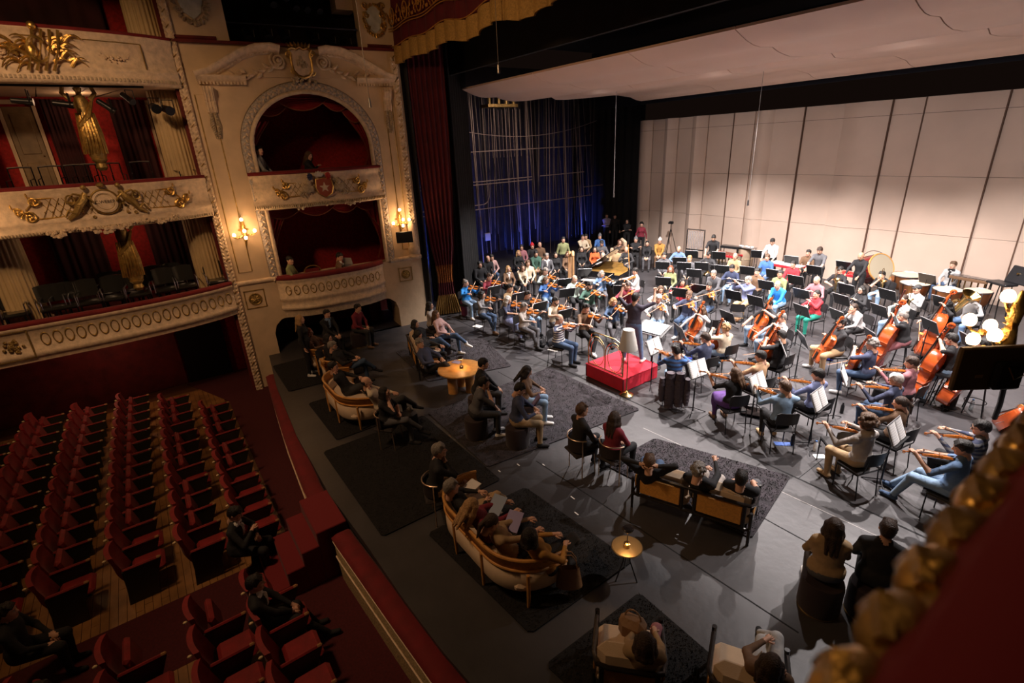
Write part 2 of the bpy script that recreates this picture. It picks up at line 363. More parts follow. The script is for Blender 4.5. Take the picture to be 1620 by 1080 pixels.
drape('black_leg_curtain', [(-24.5, 20.9), (-18.0, 21.3)], 0, 8, .06, 14, M_black, label='black drape at the back left beside the cream shell wall', cat='curtain')
drape('black_leg_curtain', [(-15.6, 6.9), (-15.1, 7.35)], 0, 9, .03, 4, mat('charcoal_drape', (.02, .018, .018), .9), label='narrow charcoal drape right behind the gilded proscenium edge', cat='curtain')
# crimson proscenium curtain, gathered by a gold band low down
cu = empty('stage_curtain', T(-15.0, 7.9, 0), 'tall crimson velvet stage curtain tied low with gold and ending in gold fringe', 'curtain')
def gathered(zs, ws, amp, waves, cx, m, nm):
    G = []
    for z, wd in zip(zs, ws):
        t = np.linspace(0, 1, waves * 8); G.append([(cx + (a - .5) * wd * .35, (a - .5) * wd * .95, z) for a in t])
        for i, a in enumerate(t):
            o = amp * math.sin(a * waves * 2 * PI); p = G[-1][i]; G[-1][i] = (p[0] + o * .9, p[1] - o * .35, p[2])
    g = MB(); B = [[(p[0] - .06, p[1], p[2]) for p in r_] for r_ in G]
    g.grid([a + b[::-1] for a, b in zip(G, B)], closed=True); g.obj(nm, m, cu, 's')
gathered([1.75, 2.4, 4, 6, 9], [.55, .75, .95, 1.05, 1.1], .055, 7, 0, M_curtain, 'curtain_drop')
gathered([1.15, 1.3, 1.5, 1.75], [.5, .48, .5, .56], .04, 7, 0, mat('gold_embroidery', (.35, .12, .03), .6, .3, bump=.6, bscale=30, var=.8, vscale=22), 'embroidered_band')
gathered([.72, .95, 1.15], [.55, .52, .5], .045, 7, 0, M_curtain, 'lower_drop')
gathered([.04, .4, .72], [.95, .75, .56], .05, 11, 0, mat('gold_fringe', (.42, .26, .08), .6, .3, bump=.6, bscale=90, var=.25, vscale=30), 'fringe')
# valance: crimson pelmet with gold embroidery and a fringe
va = empty('curtain_valance', T(-15.9, 7.0, 0), 'crimson velvet valance with gold embroidery and heavy gold fringe above the stage', 'valance')
M_fringe = MATS['gold_fringe']; M_emb = mat('gold_thread', (.52, .26, .05), .5, .5, bump=.6, bscale=60, var=.3, vscale=30)
def val(z0, z1, amp, m, nm, sc, y=0.0):
    x = np.linspace(0, 12.5, 300); wv = amp * np.abs(np.sin(x * sc)) ** .6; hz = .05 * np.sin(x * sc * .5 + 1) + .03 * np.sin(x * 2.3)
    G = [[(a, y - b * s_, z + h) for a, b, h in zip(x, wv, hz)] for z, s_ in ((z0, 1.0), ((z0 + z1) / 2, 1.0), (z1, .9))]
    B = [[(p[0], p[1] + .04, p[2]) for p in r_] for r_ in G]
    MB().grid([a + b[::-1] for a, b in zip(G, B)], closed=True).obj(nm, m, va, 's')
val(7.70, 8.12, .13, M_fringe, 'fringe', 6.5, -.02); val(8.12, 8.5, .12, M_curtain, 'lower_pelmet', 6.5); val(8.5, 9.7, .12, M_curtain, 'upper_pelmet', 6.5, .03)
for z in (8.13, 8.5, 8.56): MB().tube([(x, -.15 - .0 * x, z + .05 * math.sin(x * 3.25 + 1) + .03 * math.sin(x * 2.3)) for x in np.linspace(0, 12.5, 160)], .012, 5).obj('gold_braid', M_emb, va)
for i in range(15):
    x = .5 + i * .8; g = MB(); z = 8.78
    t = np.linspace(0, 2 * PI, 20)[:-1]; g.tube([(x + .13 * math.cos(a), -.17, z + .19 * math.sin(a)) for a in t], .018, 5, closed=True)
    for s_ in (-1, 1):
        tt = np.linspace(0, 4.6, 16); g.tube([(x + s_ * (.2 + .03 * a + .07 * math.cos(a * 1.3)), -.17, z - .12 + .06 * a + .05 * math.sin(a * 1.7)) for a in tt], .014, 5)
        for q in range(4): g.ell((x + s_ * (.22 + .05 * q), -.17, z - .15 + .1 * (q % 3)), (.03, .015, .045), 6, 4)
    for q in range(5): g.ell((x + .05 * math.cos(q * 1.26), -.18, z + .05 * math.sin(q * 1.26)), (.025, .015, .035), 6, 4)
    g.obj('embroidered_motif', M_emb, va)
# hanging microphones
for (u, v, z, y) in [(1183, 325, 4.0, None), (971, 312, 4.5, None), (789, 118, 6.6, None)]:
    pass
def hang(x, y, z, zt, lab):
    e = empty('hanging_microphone', T(x, y, z), lab, 'microphone'); g = MB().cyl((0, 0, 0), (0, 0, .16), .03, .022, 10); g.obj('capsule', M_steel, e)
    MB().cyl((0, 0, .16), (0, 0, zt - z), .006, n=5).obj('cable', mat('cable_grey', (.2, .18, .17), .6), e)
a = at_x(1183, 325, -8.6); hang(a[0], a[1], a[2], 7.05, 'microphone on a long cable hanging in front of the cream shell wall')
a = at_x(971, 312, -13.5); hang(a[0], a[1], a[2], 7.2, 'microphone on a long cable hanging before the wing pipes')
a = at_x(789, 116, -9.6); hang(a[0], a[1], a[2], 8.6, 'short hanging microphone in the dark above the front sail')
a = at_x(586, 170, -10.0); hang(a[0], a[1], a[2], 10, 'small microphone hanging beside the upper arch of the boxes')
# ================================================================ SETTING: proscenium box wall (stage right)
W0 = vec(-15.38, 2.06, 0); WS = vec(0.0912, 0.99583, 0); WN = vec(0.99583, -0.0912, 0); UPV = vec(0, 0, 1)
MW = Matrix(((WS[0], WN[0], 0, W0[0]), (WS[1], WN[1], 0, W0[1]), (0, 0, 1, 0), (0, 0, 0, 1)))   # local x = along wall, y = out of the wall, z up
MWf = MW      # mirrored frame is fine for geometry placed by coordinates
def Wp(s, z, d=0): return W0 + WS * s + WN * d + UPV * z
def flipfix(o): return o
FR = (WS, UPV, WN)
def wprism(P, d0, d1, m=0, g=None): return (g or MB()).prism(P, d0, d1, m, FR, W0)
bw = struct('wall_right_boxes'.replace('right_', 'stage_'), MB().box((-19.6, 4.4, 4), (.1, 6.6, 12)), M_dark)
SC, RA, ZS, RH = 2.32, 1.80, 5.60, 1.62        # arch centre, half width, spring height, rise
def arch(dr, n=24, z0=2.2):
    a = np.linspace(0, PI, n); return [(SC + (RA + dr) * math.cos(t), ZS + (RH + dr) * math.sin(t)) for t in a]
# wall faces: left field, right field, spandrel, pedestal, sides
def fld(name, P, m=M_cream, d0=-.35, d1=0, **k):
    return wprism(P, d0, d1).obj(name, m, bw, False, **k)
AR = arch(.02)
right = [p for p in AR if p[0] >= SC]; left = [p for p in AR if p[0] <= SC]
fld('wall_field', [(-.62, 2.2), (SC - RA - .02, 2.2)] + [(SC - RA - .02, ZS)] + left[::-1] + [(SC, 8.0), (-.62, 8.0)])
fld('wall_field', [(SC + RA + .02, 2.2), (5.0, 2.2), (5.0, 8.0), (SC, 8.0)] + right[::-1])
# pedestal zone with the low opening under the boxes
fld('pedestal', [(-.62, -1.3), (.30, -1.3), (.30, .62), (.38, .85), (.55, 1.0), (.8, 1.07), (.8, 2.2), (-.62, 2.2)])
fld('pedestal', [(4.05, -.12), (5.0, -.12), (5.0, 2.2), (3.55, 2.2), (3.55, 1.07), (3.8, 1.0), (3.98, .85), (4.05, .62)])
fld('pedestal', [(.8, 1.07), (3.55, 1.07), (3.55, 2.2), (.8, 2.2)], d0=-.35, d1=-.02)
# deep reveal and dark recess of the low opening
g = MB(); pr = [(.30, 0), (.30, .62), (.38, .85), (.55, 1.0), (.8, 1.07), (3.55, 1.07), (3.8, 1.0), (3.98, .85), (4.05, .62), (4.05, 0)]
g.grid([[Wp(a, b, -.35) for a, b in pr], [Wp(a, b, -.8) for a, b in pr]]); g.obj('reveal', M_cream, bw, False)
MB().prism([(.1, -.1), (4.3, -.1), (4.3, 1.6), (.1, 1.6)], -2.3, -2.2, 0, FR, W0).obj('recess_wall', M_redwall, bw, False)
MB().prism([(.0, -.12), (4.3, -.12), (4.3, .0), (.0, .0)], -2.3, 0, 0, FR, W0).obj('recess_floor', M_stage, bw, False)
MB().prism([(3.4, 0), (3.75, 0), (3.75, 1.05), (3.4, 1.05)], -1.3, -1.2, 0, FR, W0).obj('recess_curtain', M_curtain, bw, False)
# mouldings -----------------------------------------------------
def mould(path, prof, m, name, parent=bw, closed=False):
    """sweep a profile (list of (outward offset, depth)) along a wall path of (s, z)"""
    P = np.array(path, float); k = len(P); Tn = np.gradient(P, axis=0) if not closed else (np.roll(P, -1, 0) - np.roll(P, 1, 0))
    G = []
    for i in range(k):
        t = Tn[i] / (np.linalg.norm(Tn[i]) or 1); nn = vec(-t[1], t[0])
        G.append([Wp(P[i][0] + nn[0] * o, P[i][1] + nn[1] * o, d) for o, d in prof])
    if closed: G.append(G[0])
    return MB().grid(G).obj(name, m, parent, 's')
def hm(s0, s1, z, prof, m, name): return mould([(s0, z), (s1, z)], prof, m, name)
JL, JR = SC - RA, SC + RA
pathA = [(JR, 2.2), (JR, 4.0), (JR, ZS)] + arch(0)[1:-1] + [(JL, ZS), (JL, 4.0), (JL, 2.2)]
mould(pathA, [(.30, 0), (.29, .07), (.22, .09), (.19, .03)], M_ivory, 'arch_frame')
mould(pathA, [(.20, .03), (.18, .05), (.02, .05), (-.01, .0), (-.01, -.4)], mat('leaf_band', (.42, .37, .34), .7, bump=1.0, bscale=26, var=.5, vscale=22), 'arch_frame_leaf_band')
def leaf(g, c, ang, l, w_, d=.03, m=0, base=0.0, fr=None):
    """pointed leaf lying on the wall; c = (s, z)"""
    if fr is None: a, b, n_, O = WS, UPV, WN, W0
    else: a, b, n_, O = fr
    ca, sa = math.cos(ang), math.sin(ang); V = []
    for t, q in ((0, 0), (.3, 1), (.7, .8), (1, 0), (.7, -.8), (.3, -1)):
        s_, z_ = c[0] + ca * l * t - sa * w_ * q, c[1] + sa * l * t + ca * w_ * q
        V.append(O + a * s_ + b * z_ + n_ * (base + d * .35))
    s_, z_ = c[0] + ca * l * .5, c[1] + sa * l * .5; V.append(O + a * s_ + b * z_ + n_ * (base + d * 1.2))
    g.add(V, [(6, i, (i + 1) % 6) for i in range(6)], m)
def along(path, step):
    P = np.array(path, float); L = np.r_[0, np.cumsum(np.linalg.norm(np.diff(P, axis=0), axis=1))]; n = max(2, int(L[-1] / step)); u = np.linspace(0, L[-1], n)
    X = np.interp(u, L, P[:, 0]); Z = np.interp(u, L, P[:, 1]); A_ = np.arctan2(np.gradient(Z), np.gradient(X)); return list(zip(X, Z, A_))
g = MB()
for i, (s_, z_, a) in enumerate(along([(p[0], p[1]) for p in pathA], .085)):
    nn = (-math.sin(a), math.cos(a)); leaf(g, (s_ + nn[0] * .10, z_ + nn[1] * .10), a + (.7 if i % 2 else -.7), .10, .03, .035, base=.045)
g.obj('carved_leaves', M_ivory, bw, kind='stuff')
# torus garlands running up both outer edges: wrapped leaf rope
def rope(s, z0, z1, name):
    mould([(s, z0), (s, z1)], [(.09, 0), (.085, .05), (.05, .09), (0, .1), (-.05, .09), (-.085, .05), (-.09, 0)], M_ivory, name)
    g = MB(); z = z0; i = 0
    while z < z1:
        for sg in (-1, 1): leaf(g, (s + sg * .02, z), PI / 2 - sg * .55, .13, .045, .05, base=.07)
        leaf(g, (s - .07, z + .04), PI / 4, .2, .014, .04, base=.09, m=1) if i % 3 == 0 else None
        z += .1; i += 1
    g.obj('rope_leaves', [M_ivory, M_oldgold], bw, kind='stuff')
rope(-.45, -1.1, 10.6, 'garland_moulding'); rope(4.82, 2.35, 7.75, 'garland_moulding')
# edge return toward the gallery and toward the stage
MB().prism([(-.62, -1.3), (-.54, -1.3), (-.54, 11), (-.62, 11)], -1.0, .02, 0, FR, W0).obj('edge_strip', M_redwall, bw, False)
MB().prism([(4.96, 0), (5.0, 0), (5.0, 8), (4.96, 8)], -1.6, 0, 0, FR, W0).obj('edge_strip', M_cream, bw, False)
# pilaster panels + cornice + dado ledge
for (a, b) in ((-.26, .10), (4.42, 4.66)):
    mould([(a, 2.5), (b, 2.5), (b, 6.9), (a, 6.9)], [(0, .0), (.012, .018), (.03, 0)], M_oldgold, 'panel_bead', closed=True)
for a, b in ((-.62, .62), (3.98, 5.0)): hm(a, b, 2.22, [(-.09, 0), (-.06, .05), (0, .07), (.04, .05), (.05, 0)], M_ivory, 'dado_ledge')
CP = [(-.10, 0), (-.06, .06), (-.02, .10), (.04, .12), (.07, .18), (.10, .18), (.10, 0)]
for a, b in ((-.12, .95), (3.7, 4.78)): hm(a, b, 7.22, CP, M_ivory, 'cornice')
g = MB()
for a, b in ((-.10, .95), (3.7, 4.76)):
    for i in range(int((b - a) / .075)): wprism([(a + i * .075, 7.12), (a + i * .075 + .042, 7.12), (a + i * .075 + .042, 7.18), (a + i * .075, 7.18)], .02, .11, 0, g)
g.obj('dentils', M_ivory, bw, False, kind='stuff')
# segmental swan pediment
PP = [(-.16, 7.34), (.15, 7.42), (.5, 7.62), (.9, 7.84), (1.3, 7.97), (1.65, 8.0), (1.86, 7.95)]
PR = [(2 * SC - p[0] + .0, p[1]) for p in PP][::-1]
for P_ in (PP, PR): mould(P_, [(-.20, .0), (-.16, .08), (-.10, .10), (-.06, .2), (.02, .24), (.05, .24), (.05, 0)], M_ivory, 'pediment')
g = MB()
for P_ in (PP, PR):
    for s_, z_, a in along(P_, .075):
        nn = (-math.sin(a), math.cos(a)); c = (s_ - nn[0] * .15, z_ - nn[1] * .15); g.ell(Wp(c[0], c[1], .10), .02, 5, 3)
g.obj('pediment_beads', M_ivory, bw, kind='stuff')
fld('tympanum', [(.1, 7.3), (4.55, 7.3), (4.0, 7.6), (3.4, 7.86), (2.9, 7.95), (1.74, 7.95), (1.2, 7.86), (.65, 7.6)], M_cream, -.02, .03)
def scroll(g, c, r, turns, d, th, sg=1, a0=0, fr=None, m=0, base=.05):
    if fr is None: a, b, n_, O = WS, UPV, WN, W0
    else: a, b, n_, O = fr
    t = np.linspace(0, 1, int(14 * turns)); P = []
    for q in t:
        an = a0 + sg * q * turns * 2 * PI; rr = r * (1 - q * .88); P.append(O + a * (c[0] + rr * math.cos(an)) + b * (c[1] + rr * math.sin(an)) + n_ * (base + d * q))
    g.tube(P, [th * (1 - .6 * q) for q in t], 6, m)
g = MB()
for sg in (-1, 1):
    c = (SC + sg * .55, 7.66); scroll(g, c, .2, 2.2, .14, .04, -sg, PI / 2); g.ell(Wp(c[0], c[1], .18), .05, 8, 5)
g.obj('pediment_scrolls', M_ivory, bw)
g = MB()
for sg in (-1, 1):
    for i in range(13):
        t = i / 12; c = (SC + sg * (.5 + 1.1 * t), 7.52 - .22 * t + .05 * math.sin(t * 9)); leaf(g, c, (0 if sg > 0 else PI) + sg * (.6 - 1.3 * (i % 3) / 2), .2, .05, .07, base=.05)
g.obj('laurel_branches', M_ivory, bw)
car = MB(); pts = [(0, -.30), (.12, -.26), (.2, -.16), (.22, .02), (.2, .18), (.24, .26), (.16, .3), (.08, .27), (0, .32), (-.08, .27), (-.16, .3), (-.24, .26), (-.2, .18), (-.22, .02), (-.2, -.16), (-.12, -.26)]
ca = empty('cartouche', T(*Wp(SC, 7.62, 0)), 'gilded shield cartouche at the top of the box arch', 'ornament')
fr0 = (WS, UPV, WN, vec(0, 0, 0))
MB().prism(pts, .05, .2, 0, (WS, UPV, WN)).obj('shield', M_ivory, ca, False)
g = MB(); g.tube([WS * p[0] * 1.15 + UPV * p[1] * 1.15 + WN * .2 for p in pts], .03, 6, closed=True)
for sg in (-1, 1): scroll(g, (sg * .27, .2), .1, 1.4, .05, .028, sg, 0, fr0, base=.15); scroll(g, (sg * .22, -.2), .09, 1.4, .05, .025, -sg, 0, fr0, base=.15)
for i in range(7): leaf(g, (-.2 + .066 * i, .34), PI / 2 + (3 - i) * .22, .15, .035, .06, base=.15, fr=fr0)
g.obj('gilt_rim', M_gold, ca)
g = MB()
for i in range(16): a = R3.uniform(0, 6.3); q = R3.uniform(0, .13); g.ell(WS * q * math.cos(a) + UPV * (q * math.sin(a)) + WN * .21, (.03, .03, .04), 6, 4)
for i in range(18): g.ell(WS * R3.uniform(-.3, .3) + UPV * (-.38 + R3.uniform(-.07, .07)) + WN * .12, (.05, .04, .045), 6, 4)
g.obj('carved_fruit', M_dirty, ca)
# consoles with hanging leaves either side of the arch
for sc in (.05, 4.50):
    e = empty('console_bracket', T(*Wp(sc, 6.75, 0)), 'carved scroll console %s of the box arch' % ('on the auditorium side' if sc < 1 else 'on the stage side'), 'ornament')
    g = MB(); P = [(.0, .32), (.22, .32), (.24, .22), (.18, .12), (.1, 0), (.09, -.15), (.05, -.25), (0, -.27)]
    V0 = [(-.11, p) for p in P]; g.add([WS * -.11 + WN * p[0] + UPV * p[1] for p in P] + [WS * .11 + WN * p[0] + UPV * p[1] for p in P], [tuple(range(8)), tuple(range(15, 7, -1))] + [(i, 8 + i, 8 + (i + 1) % 8, (i + 1) % 8) for i in range(8)])
    for q in (-.07, 0, .07): g.tube([WS * q + WN * (p[0] + .01) + UPV * p[1] for p in P[1:7]], .018, 5)
    g.obj('scroll_bracket', M_ivory, e, False)
    g = MB()
    for i in range(12):
        z = -.25 - i * .05; k = 1 - abs(i - 4) / 10
        for sg in (-1, 1): leaf(g, (sg * .01, z), -PI / 2 + sg * .8, .13 * k + .03, .04, .06, base=.03, fr=fr0)
    g.obj('hanging_leaves', M_dirty, e)
# rosette panels of the pedestal
def rosette(s, z, w_, lab):
    e = empty('rosette_panel', T(*Wp(s, z, 0)), lab, 'ornament'); h = w_ / 2; g = MB()
    for a, b, c, d in ((-h, h, h - .022, h), (-h, h, -h, -h + .022), (-h, -h + .022, -h, h), (h - .022, h, -h, h)): g.prism([(a, c), (b, c), (b, d), (a, d)], 0, .02, 0, (WS, UPV, WN))
    g.obj('square_frame', M_oldgold, e, False)
    g = MB(); g.lathe([(w_ * .33, 0), (w_ * .33, .02), (w_ * .30, .035), (w_ * .27, .02), (w_ * .25, .01)], n=24, ax=WN); g.obj('ring', M_oldgold, e)
    g = MB()
    for i in range(8): leaf(g, (0, 0), i * PI / 4, w_ * .24, .04, .035, base=.01, fr=fr0)
    g.ell((WN * .03), .03, 8, 4); g.obj('flower', M_oldgold, e)
rosette(.0, 1.72, .52, 'square rosette panel on the pedestal beside the gallery garland'); rosette(4.42, 1.70, .44, 'square rosette panel on the pedestal next to the stage curtain')
# curved box fronts -------------------------------------------------
def boxfront(name, zt, zb, s0, s1, bulge, lab):
    e = empty(name, T(*W0), lab, 'balcony'); N_ = 22; t = np.linspace(0, 1, N_)
    bl = [bulge * (1 - abs(2 * q - 1) ** 3.2) for q in t]; ss = s0 + (s1 - s0) * t
    return e, ss, bl
O3 = vec(0, 0, 0)
def q3(s, z, d): return WS * s + WN * d + UPV * z
e, ss, bl = boxfront('box_balcony', 2.2, 1.0, .62, 3.72, .42, 'lower box balcony front with a row of oval medallions and red velvet rail')
prf = [(2.16, .02), (2.10, .02), (2.06, -.01), (2.02, -.01), (1.66, -.01), (1.62, .03), (1.55, .03), (1.50, -.02), (1.40, -.03), (1.34, .03), (1.28, .04), (1.24, -.04), (1.12, -.08), (1.02, -.10)]
MB().grid([[q3(s, z, max(b + d, -.02)) for z, d in prf] for s, b in zip(ss, bl)]).obj('front_panel', M_ivory, e, 's')
MB().grid([[q3(s, z, b + d) for z, d in ((2.15, .04), (2.19, .06), (2.26, .05), (2.28, 0), (2.28, -.16), (2.24, -.2), (2.1, -.2))] for s, b in zip(ss, bl)]).obj('velvet_rail', M_velvet, e, 's')
MB().grid([[q3(s, 2.1, -.3), q3(s, 2.1, b)] for s, b in zip(ss, bl)]).obj('rail_shelf', M_velvet, e, False)
MB().grid([[q3(s, 1.03, -.3), q3(s, 1.03, max(b - .1, -.02))] for s, b in zip(ss, bl)]).obj('soffit', M_ivory, e, False)
ring = MB().lathe([(.10, 0), (.105, .015), (.09, .022), (.08, .01)], n=18, ax=(0, 1, 0), caps=False).mesh('ring', M_oldgold)
def ovals(e, path, n, zc, dd, sx=.62, sz=1.25, lab=None):
    for i in range(n):
        q = (i + .5) / n; j = q * (len(path) - 1); k = int(j); f_ = j - k; p = path[k] * (1 - f_) + path[min(k + 1, len(path) - 1)] * f_; dr = path[min(k + 1, len(path) - 1)] - path[k]; dr /= np.linalg.norm(dr)
        nn = vec(dr[1], -dr[0], 0); nn = nn if nn @ vec(1, 0, 0) > 0 else -nn
        M = Matrix(((dr[0] * sx, nn[0], 0, p[0] + nn[0] * dd), (dr[1] * sx, nn[1], 0, p[1] + nn[1] * dd), (0, 0, sz, zc), (0, 0, 0, 1)))
        o = place('oval_medallion', ring, e, M)
ovals(e, [q3(s, 0, b) for s, b in zip(ss, bl)][1:-1], 13, 1.84, -.012, .82, 1.35)
g = MB()
for i in range(13):
    j = (i + 1) / 13 * (len(ss) - 3) + 1; k = min(int(j), len(ss) - 2); p = q3(ss[k], 1.84, bl[k] + .0); g.ell(p, (.03, .03, .012), 6, 4)
g.obj('links', M_oldgold, e)
e, ss, bl = boxfront('box_balcony', 5.0, 4.1, .50, 4.05, .34, 'upper box balcony front with a starred shield, tricolour rosette and gilt scrolls')
prf = [(4.98, .02), (4.9, .03), (4.86, 0), (4.78, 0), (4.74, .02), (4.4, .02), (4.36, .0), (4.28, .05), (4.2, .08), (4.12, .05), (4.08, -.02)]
MB().grid([[q3(s, z, max(b + d, -.02)) for z, d in prf] for s, b in zip(ss, bl)]).obj('front_panel', M_ivory, e, 's')
MB().grid([[q3(s, z, b + d) for z, d in ((4.97, .04), (5.0, .06), (5.05, .04), (5.06, -.14), (5.0, -.18), (4.9, -.2))] for s, b in zip(ss, bl)]).obj('velvet_rail', M_velvet, e, 's')
MB().grid([[q3(s, 4.1, -.35), q3(s, 4.1, max(b, 0))] for s, b in zip(ss, bl)]).obj('soffit', M_ivory, e, False)
g = MB(); P_ = [q3(s, 4.16, b + .09) for s, b in zip(ss, bl)]
for i in range(70): j = i / 69 * (len(P_) - 1.01); k = int(j); p = P_[k] * (1 - j + k) + P_[k + 1] * (j - k); g.ell(p, (.035, .02, .05), 5, 3)
g.obj('leaf_edge', M_dirty, e, kind='stuff')
DB = .36
def relief(e, cx, zc, wd, hh, b0, big, nm='trellis'):
    """gilt framed trellis with scroll ends, garlands below; b0 = function giving front depth"""
    g = MB(); P = []
    for s_, z_ in [(-wd, -hh), (-wd * .82, -hh), (wd * .82, -hh), (wd, -hh), (wd * 1.02, 0), (wd * .86, hh), (-wd * .86, hh), (-wd * 1.02, 0)]: P.append(b0(cx + s_, zc + z_, .03))
    g.tube(P, .016, 5, closed=True)
    for sg in (-1, 1):
        for (dx, dz, r_, tr, a0) in ((1.0, -.8, .13, 1.7, 0), (.9, .8, .10, 1.5, PI), (1.12, -.2, .08, 1.3, 1)):
            t = np.linspace(0, 1, 20); c = (cx + sg * wd * dx, zc + hh * dz)
            g.tube([b0(c[0] + sg * r_ * (1 - .85 * q) * math.cos(a0 + q * tr * 6.28), c[1] + r_ * (1 - .85 * q) * math.sin(a0 + q * tr * 6.28), .05 + .03 * q) for q in t], [.03 * (1 - .5 * q) for q in t], 6)
            for q in range(3):
                c2 = b0(c[0] + sg * .04 * q, c[1] + .07 * q - .02, .07); g.ell(c2, (.03, .02, .05), 6, 4)
    g.obj('gilt_scrolls', M_gold, e)
    g = MB(); n = int(2 * wd * .9 / .13)
    for i in range(n):
        for k in (0, 1):
            s0_ = cx - wd * .85 + i * .13; s1_ = s0_ + .22; a, b = (-hh, hh) if k else (hh, -hh)
            if s1_ > cx + wd * .9: continue
            g.tube([b0(s0_, zc + a * .95, .02), b0(s1_, zc + b * .95, .02)], .006, 4)
    for i in range(n * 2): g.ell(b0(cx - wd * .82 + (i % n) * .13, zc + (-.4 if i < n else .4) * hh, .03), (.015, .012, .02), 5, 3)
    g.obj(nm, M_oldgold, e, kind='stuff')
bw2 = lambda s, z, d: q3(s, z, float(np.interp(s, ss, bl)) + d)
relief(e, 2.28, 4.56, 1.05, .17, bw2, 1)
g = MB(); P = [(-.2, .22), (0, .25), (.2, .22), (.23, 0), (.17, -.17), (0, -.27), (-.17, -.17), (-.23, 0)]
g.prism(P, .02, .10, 0, (WS, UPV, WN), q3(2.30, 4.57, DB)); sh = g.obj('shield', mat('shield_red', (.32, .07, .035), .6), e, False)
g = MB(); g.prism([(p[0] * .98, p[1] * .98 + .02) for p in P if p[1] > -.01] + [(.22, .0), (-.22, .0)], .101, .108, 0, (WS, UPV, WN), q3(2.30, 4.57, DB)); 
g = MB(); st = [((.14 if i % 2 == 0 else .058) * math.sin(i * PI / 5), (.14 if i % 2 == 0 else .058) * math.cos(i * PI / 5)) for i in range(10)]
g.prism(st[::-1], .10, .115, 0, (WS, UPV, WN), q3(2.30, 4.57, DB)); g.obj('star', M_ivory, sh, False)
g = MB(); g.tube([q3(2.30 + p[0], 4.57 + p[1], DB + .1) for p in P], .015, 6, closed=True); g.obj('rim', M_gold, sh)
for q, c in ((-.17, 'w'), (0, 'c'), (.17, 'r')):
    g = MB(); col = {'w': (.02, .03, .10), 'c': (.6, .58, .55), 'r': (.35, .02, .02)}[c]
    for i in range(5): leaf(g, (2.20 + q, 4.86), (PI / 2 + (i - 2) * .5) if c == 'c' else ((0 if q > 0 else PI) + (i - 2) * .35 * (1 if q > 0 else -1)), .15, .05, .05, base=DB + .08, fr=(WS, UPV, WN, O3))
    g.obj('ribbon', mat('ribbon_' + {'w': 'blue', 'c': 'white', 'r': 'red'}[c], col, .7), e)
g = MB()
for sg in (-1, 1):
    g = MB()     # supporters: deer and bird like carved figures, plain generic lumps of relief
    c = 2.30 + sg * .42
    g.ell(q3(c, 4.56, DB + .05), (.05, .17, .13), 10, 6); g.ell(q3(c - sg * .03, 4.72, DB + .08), (.04, .07, .10), 8, 5); g.ell(q3(c - sg * .12, 4.76, DB + .09), (.03, .05, .04), 8, 5)
    for k in range(3): g.tube([q3(c + sg * (.05 + .06 * k), 4.5, DB + .05), q3(c + sg * (.1 + .07 * k), 4.42, DB + .09), q3(c + sg * (.02 + .07 * k), 4.34, DB + .06)], [.03, .02, .012], 5)
    g.obj('carved_supporter', M_dirty, e)
pass
def garland(g, f, s0, s1, z0, sag, d=.05, r=.05, seedn=3):
    rs = np.random.RandomState(seedn)
    for i in range(int(abs(s1 - s0) / .022)):
        t = i / (abs(s1 - s0) / .022); s_ = s0 + (s1 - s0) * t; z_ = z0 - sag * 4 * t * (1 - t); w_ = .5 + .8 * math.sin(PI * t)
        g.ell(f(s_ + rs.uniform(-.02, .02), z_ + rs.uniform(-.05, .05) * w_, d + rs.uniform(-.01, .03)), rs.uniform(.6, 1.2) * r * w_ * .7, 5, 3)
g = MB(); garland(g, bw2, 1.25, 2.0, 4.20, .10); garland(g, bw2, 2.6, 3.35, 4.20, .10, seedn=8); garland(g, bw2, 2.0, 2.6, 4.2, .05); g.obj('garlands', M_ivory, e)
# box interiors
for (z0, z1) in ((1.1, 4.08), (4.15, 7.5)):
    MB().prism([(.2, z0), (4.4, z0), (4.4, z1), (.2, z1)], -2.6, -2.5, 0, FR, W0).obj('box_back_wall', M_boxred, bw, False)
    for s_ in (.15, 4.4): MB().prism([(s_, z0), (s_ + .08, z0), (s_ + .08, z1), (s_, z1)], -2.6, -.34, 0, FR, W0).obj('box_side_wall', M_boxred, bw, False)
    MB().prism([(.1, z0 - .1), (4.5, z0 - .1), (4.5, z0), (.1, z0)], -2.6, -.02, 0, FR, W0).obj('box_floor', M_redwall, bw, False)
MB().prism([(.1, 7.5), (4.5, 7.5), (4.5, 7.6), (.1, 7.6)], -2.6, -.36, 0, FR, W0).obj('box_ceiling', M_dark, bw, False)
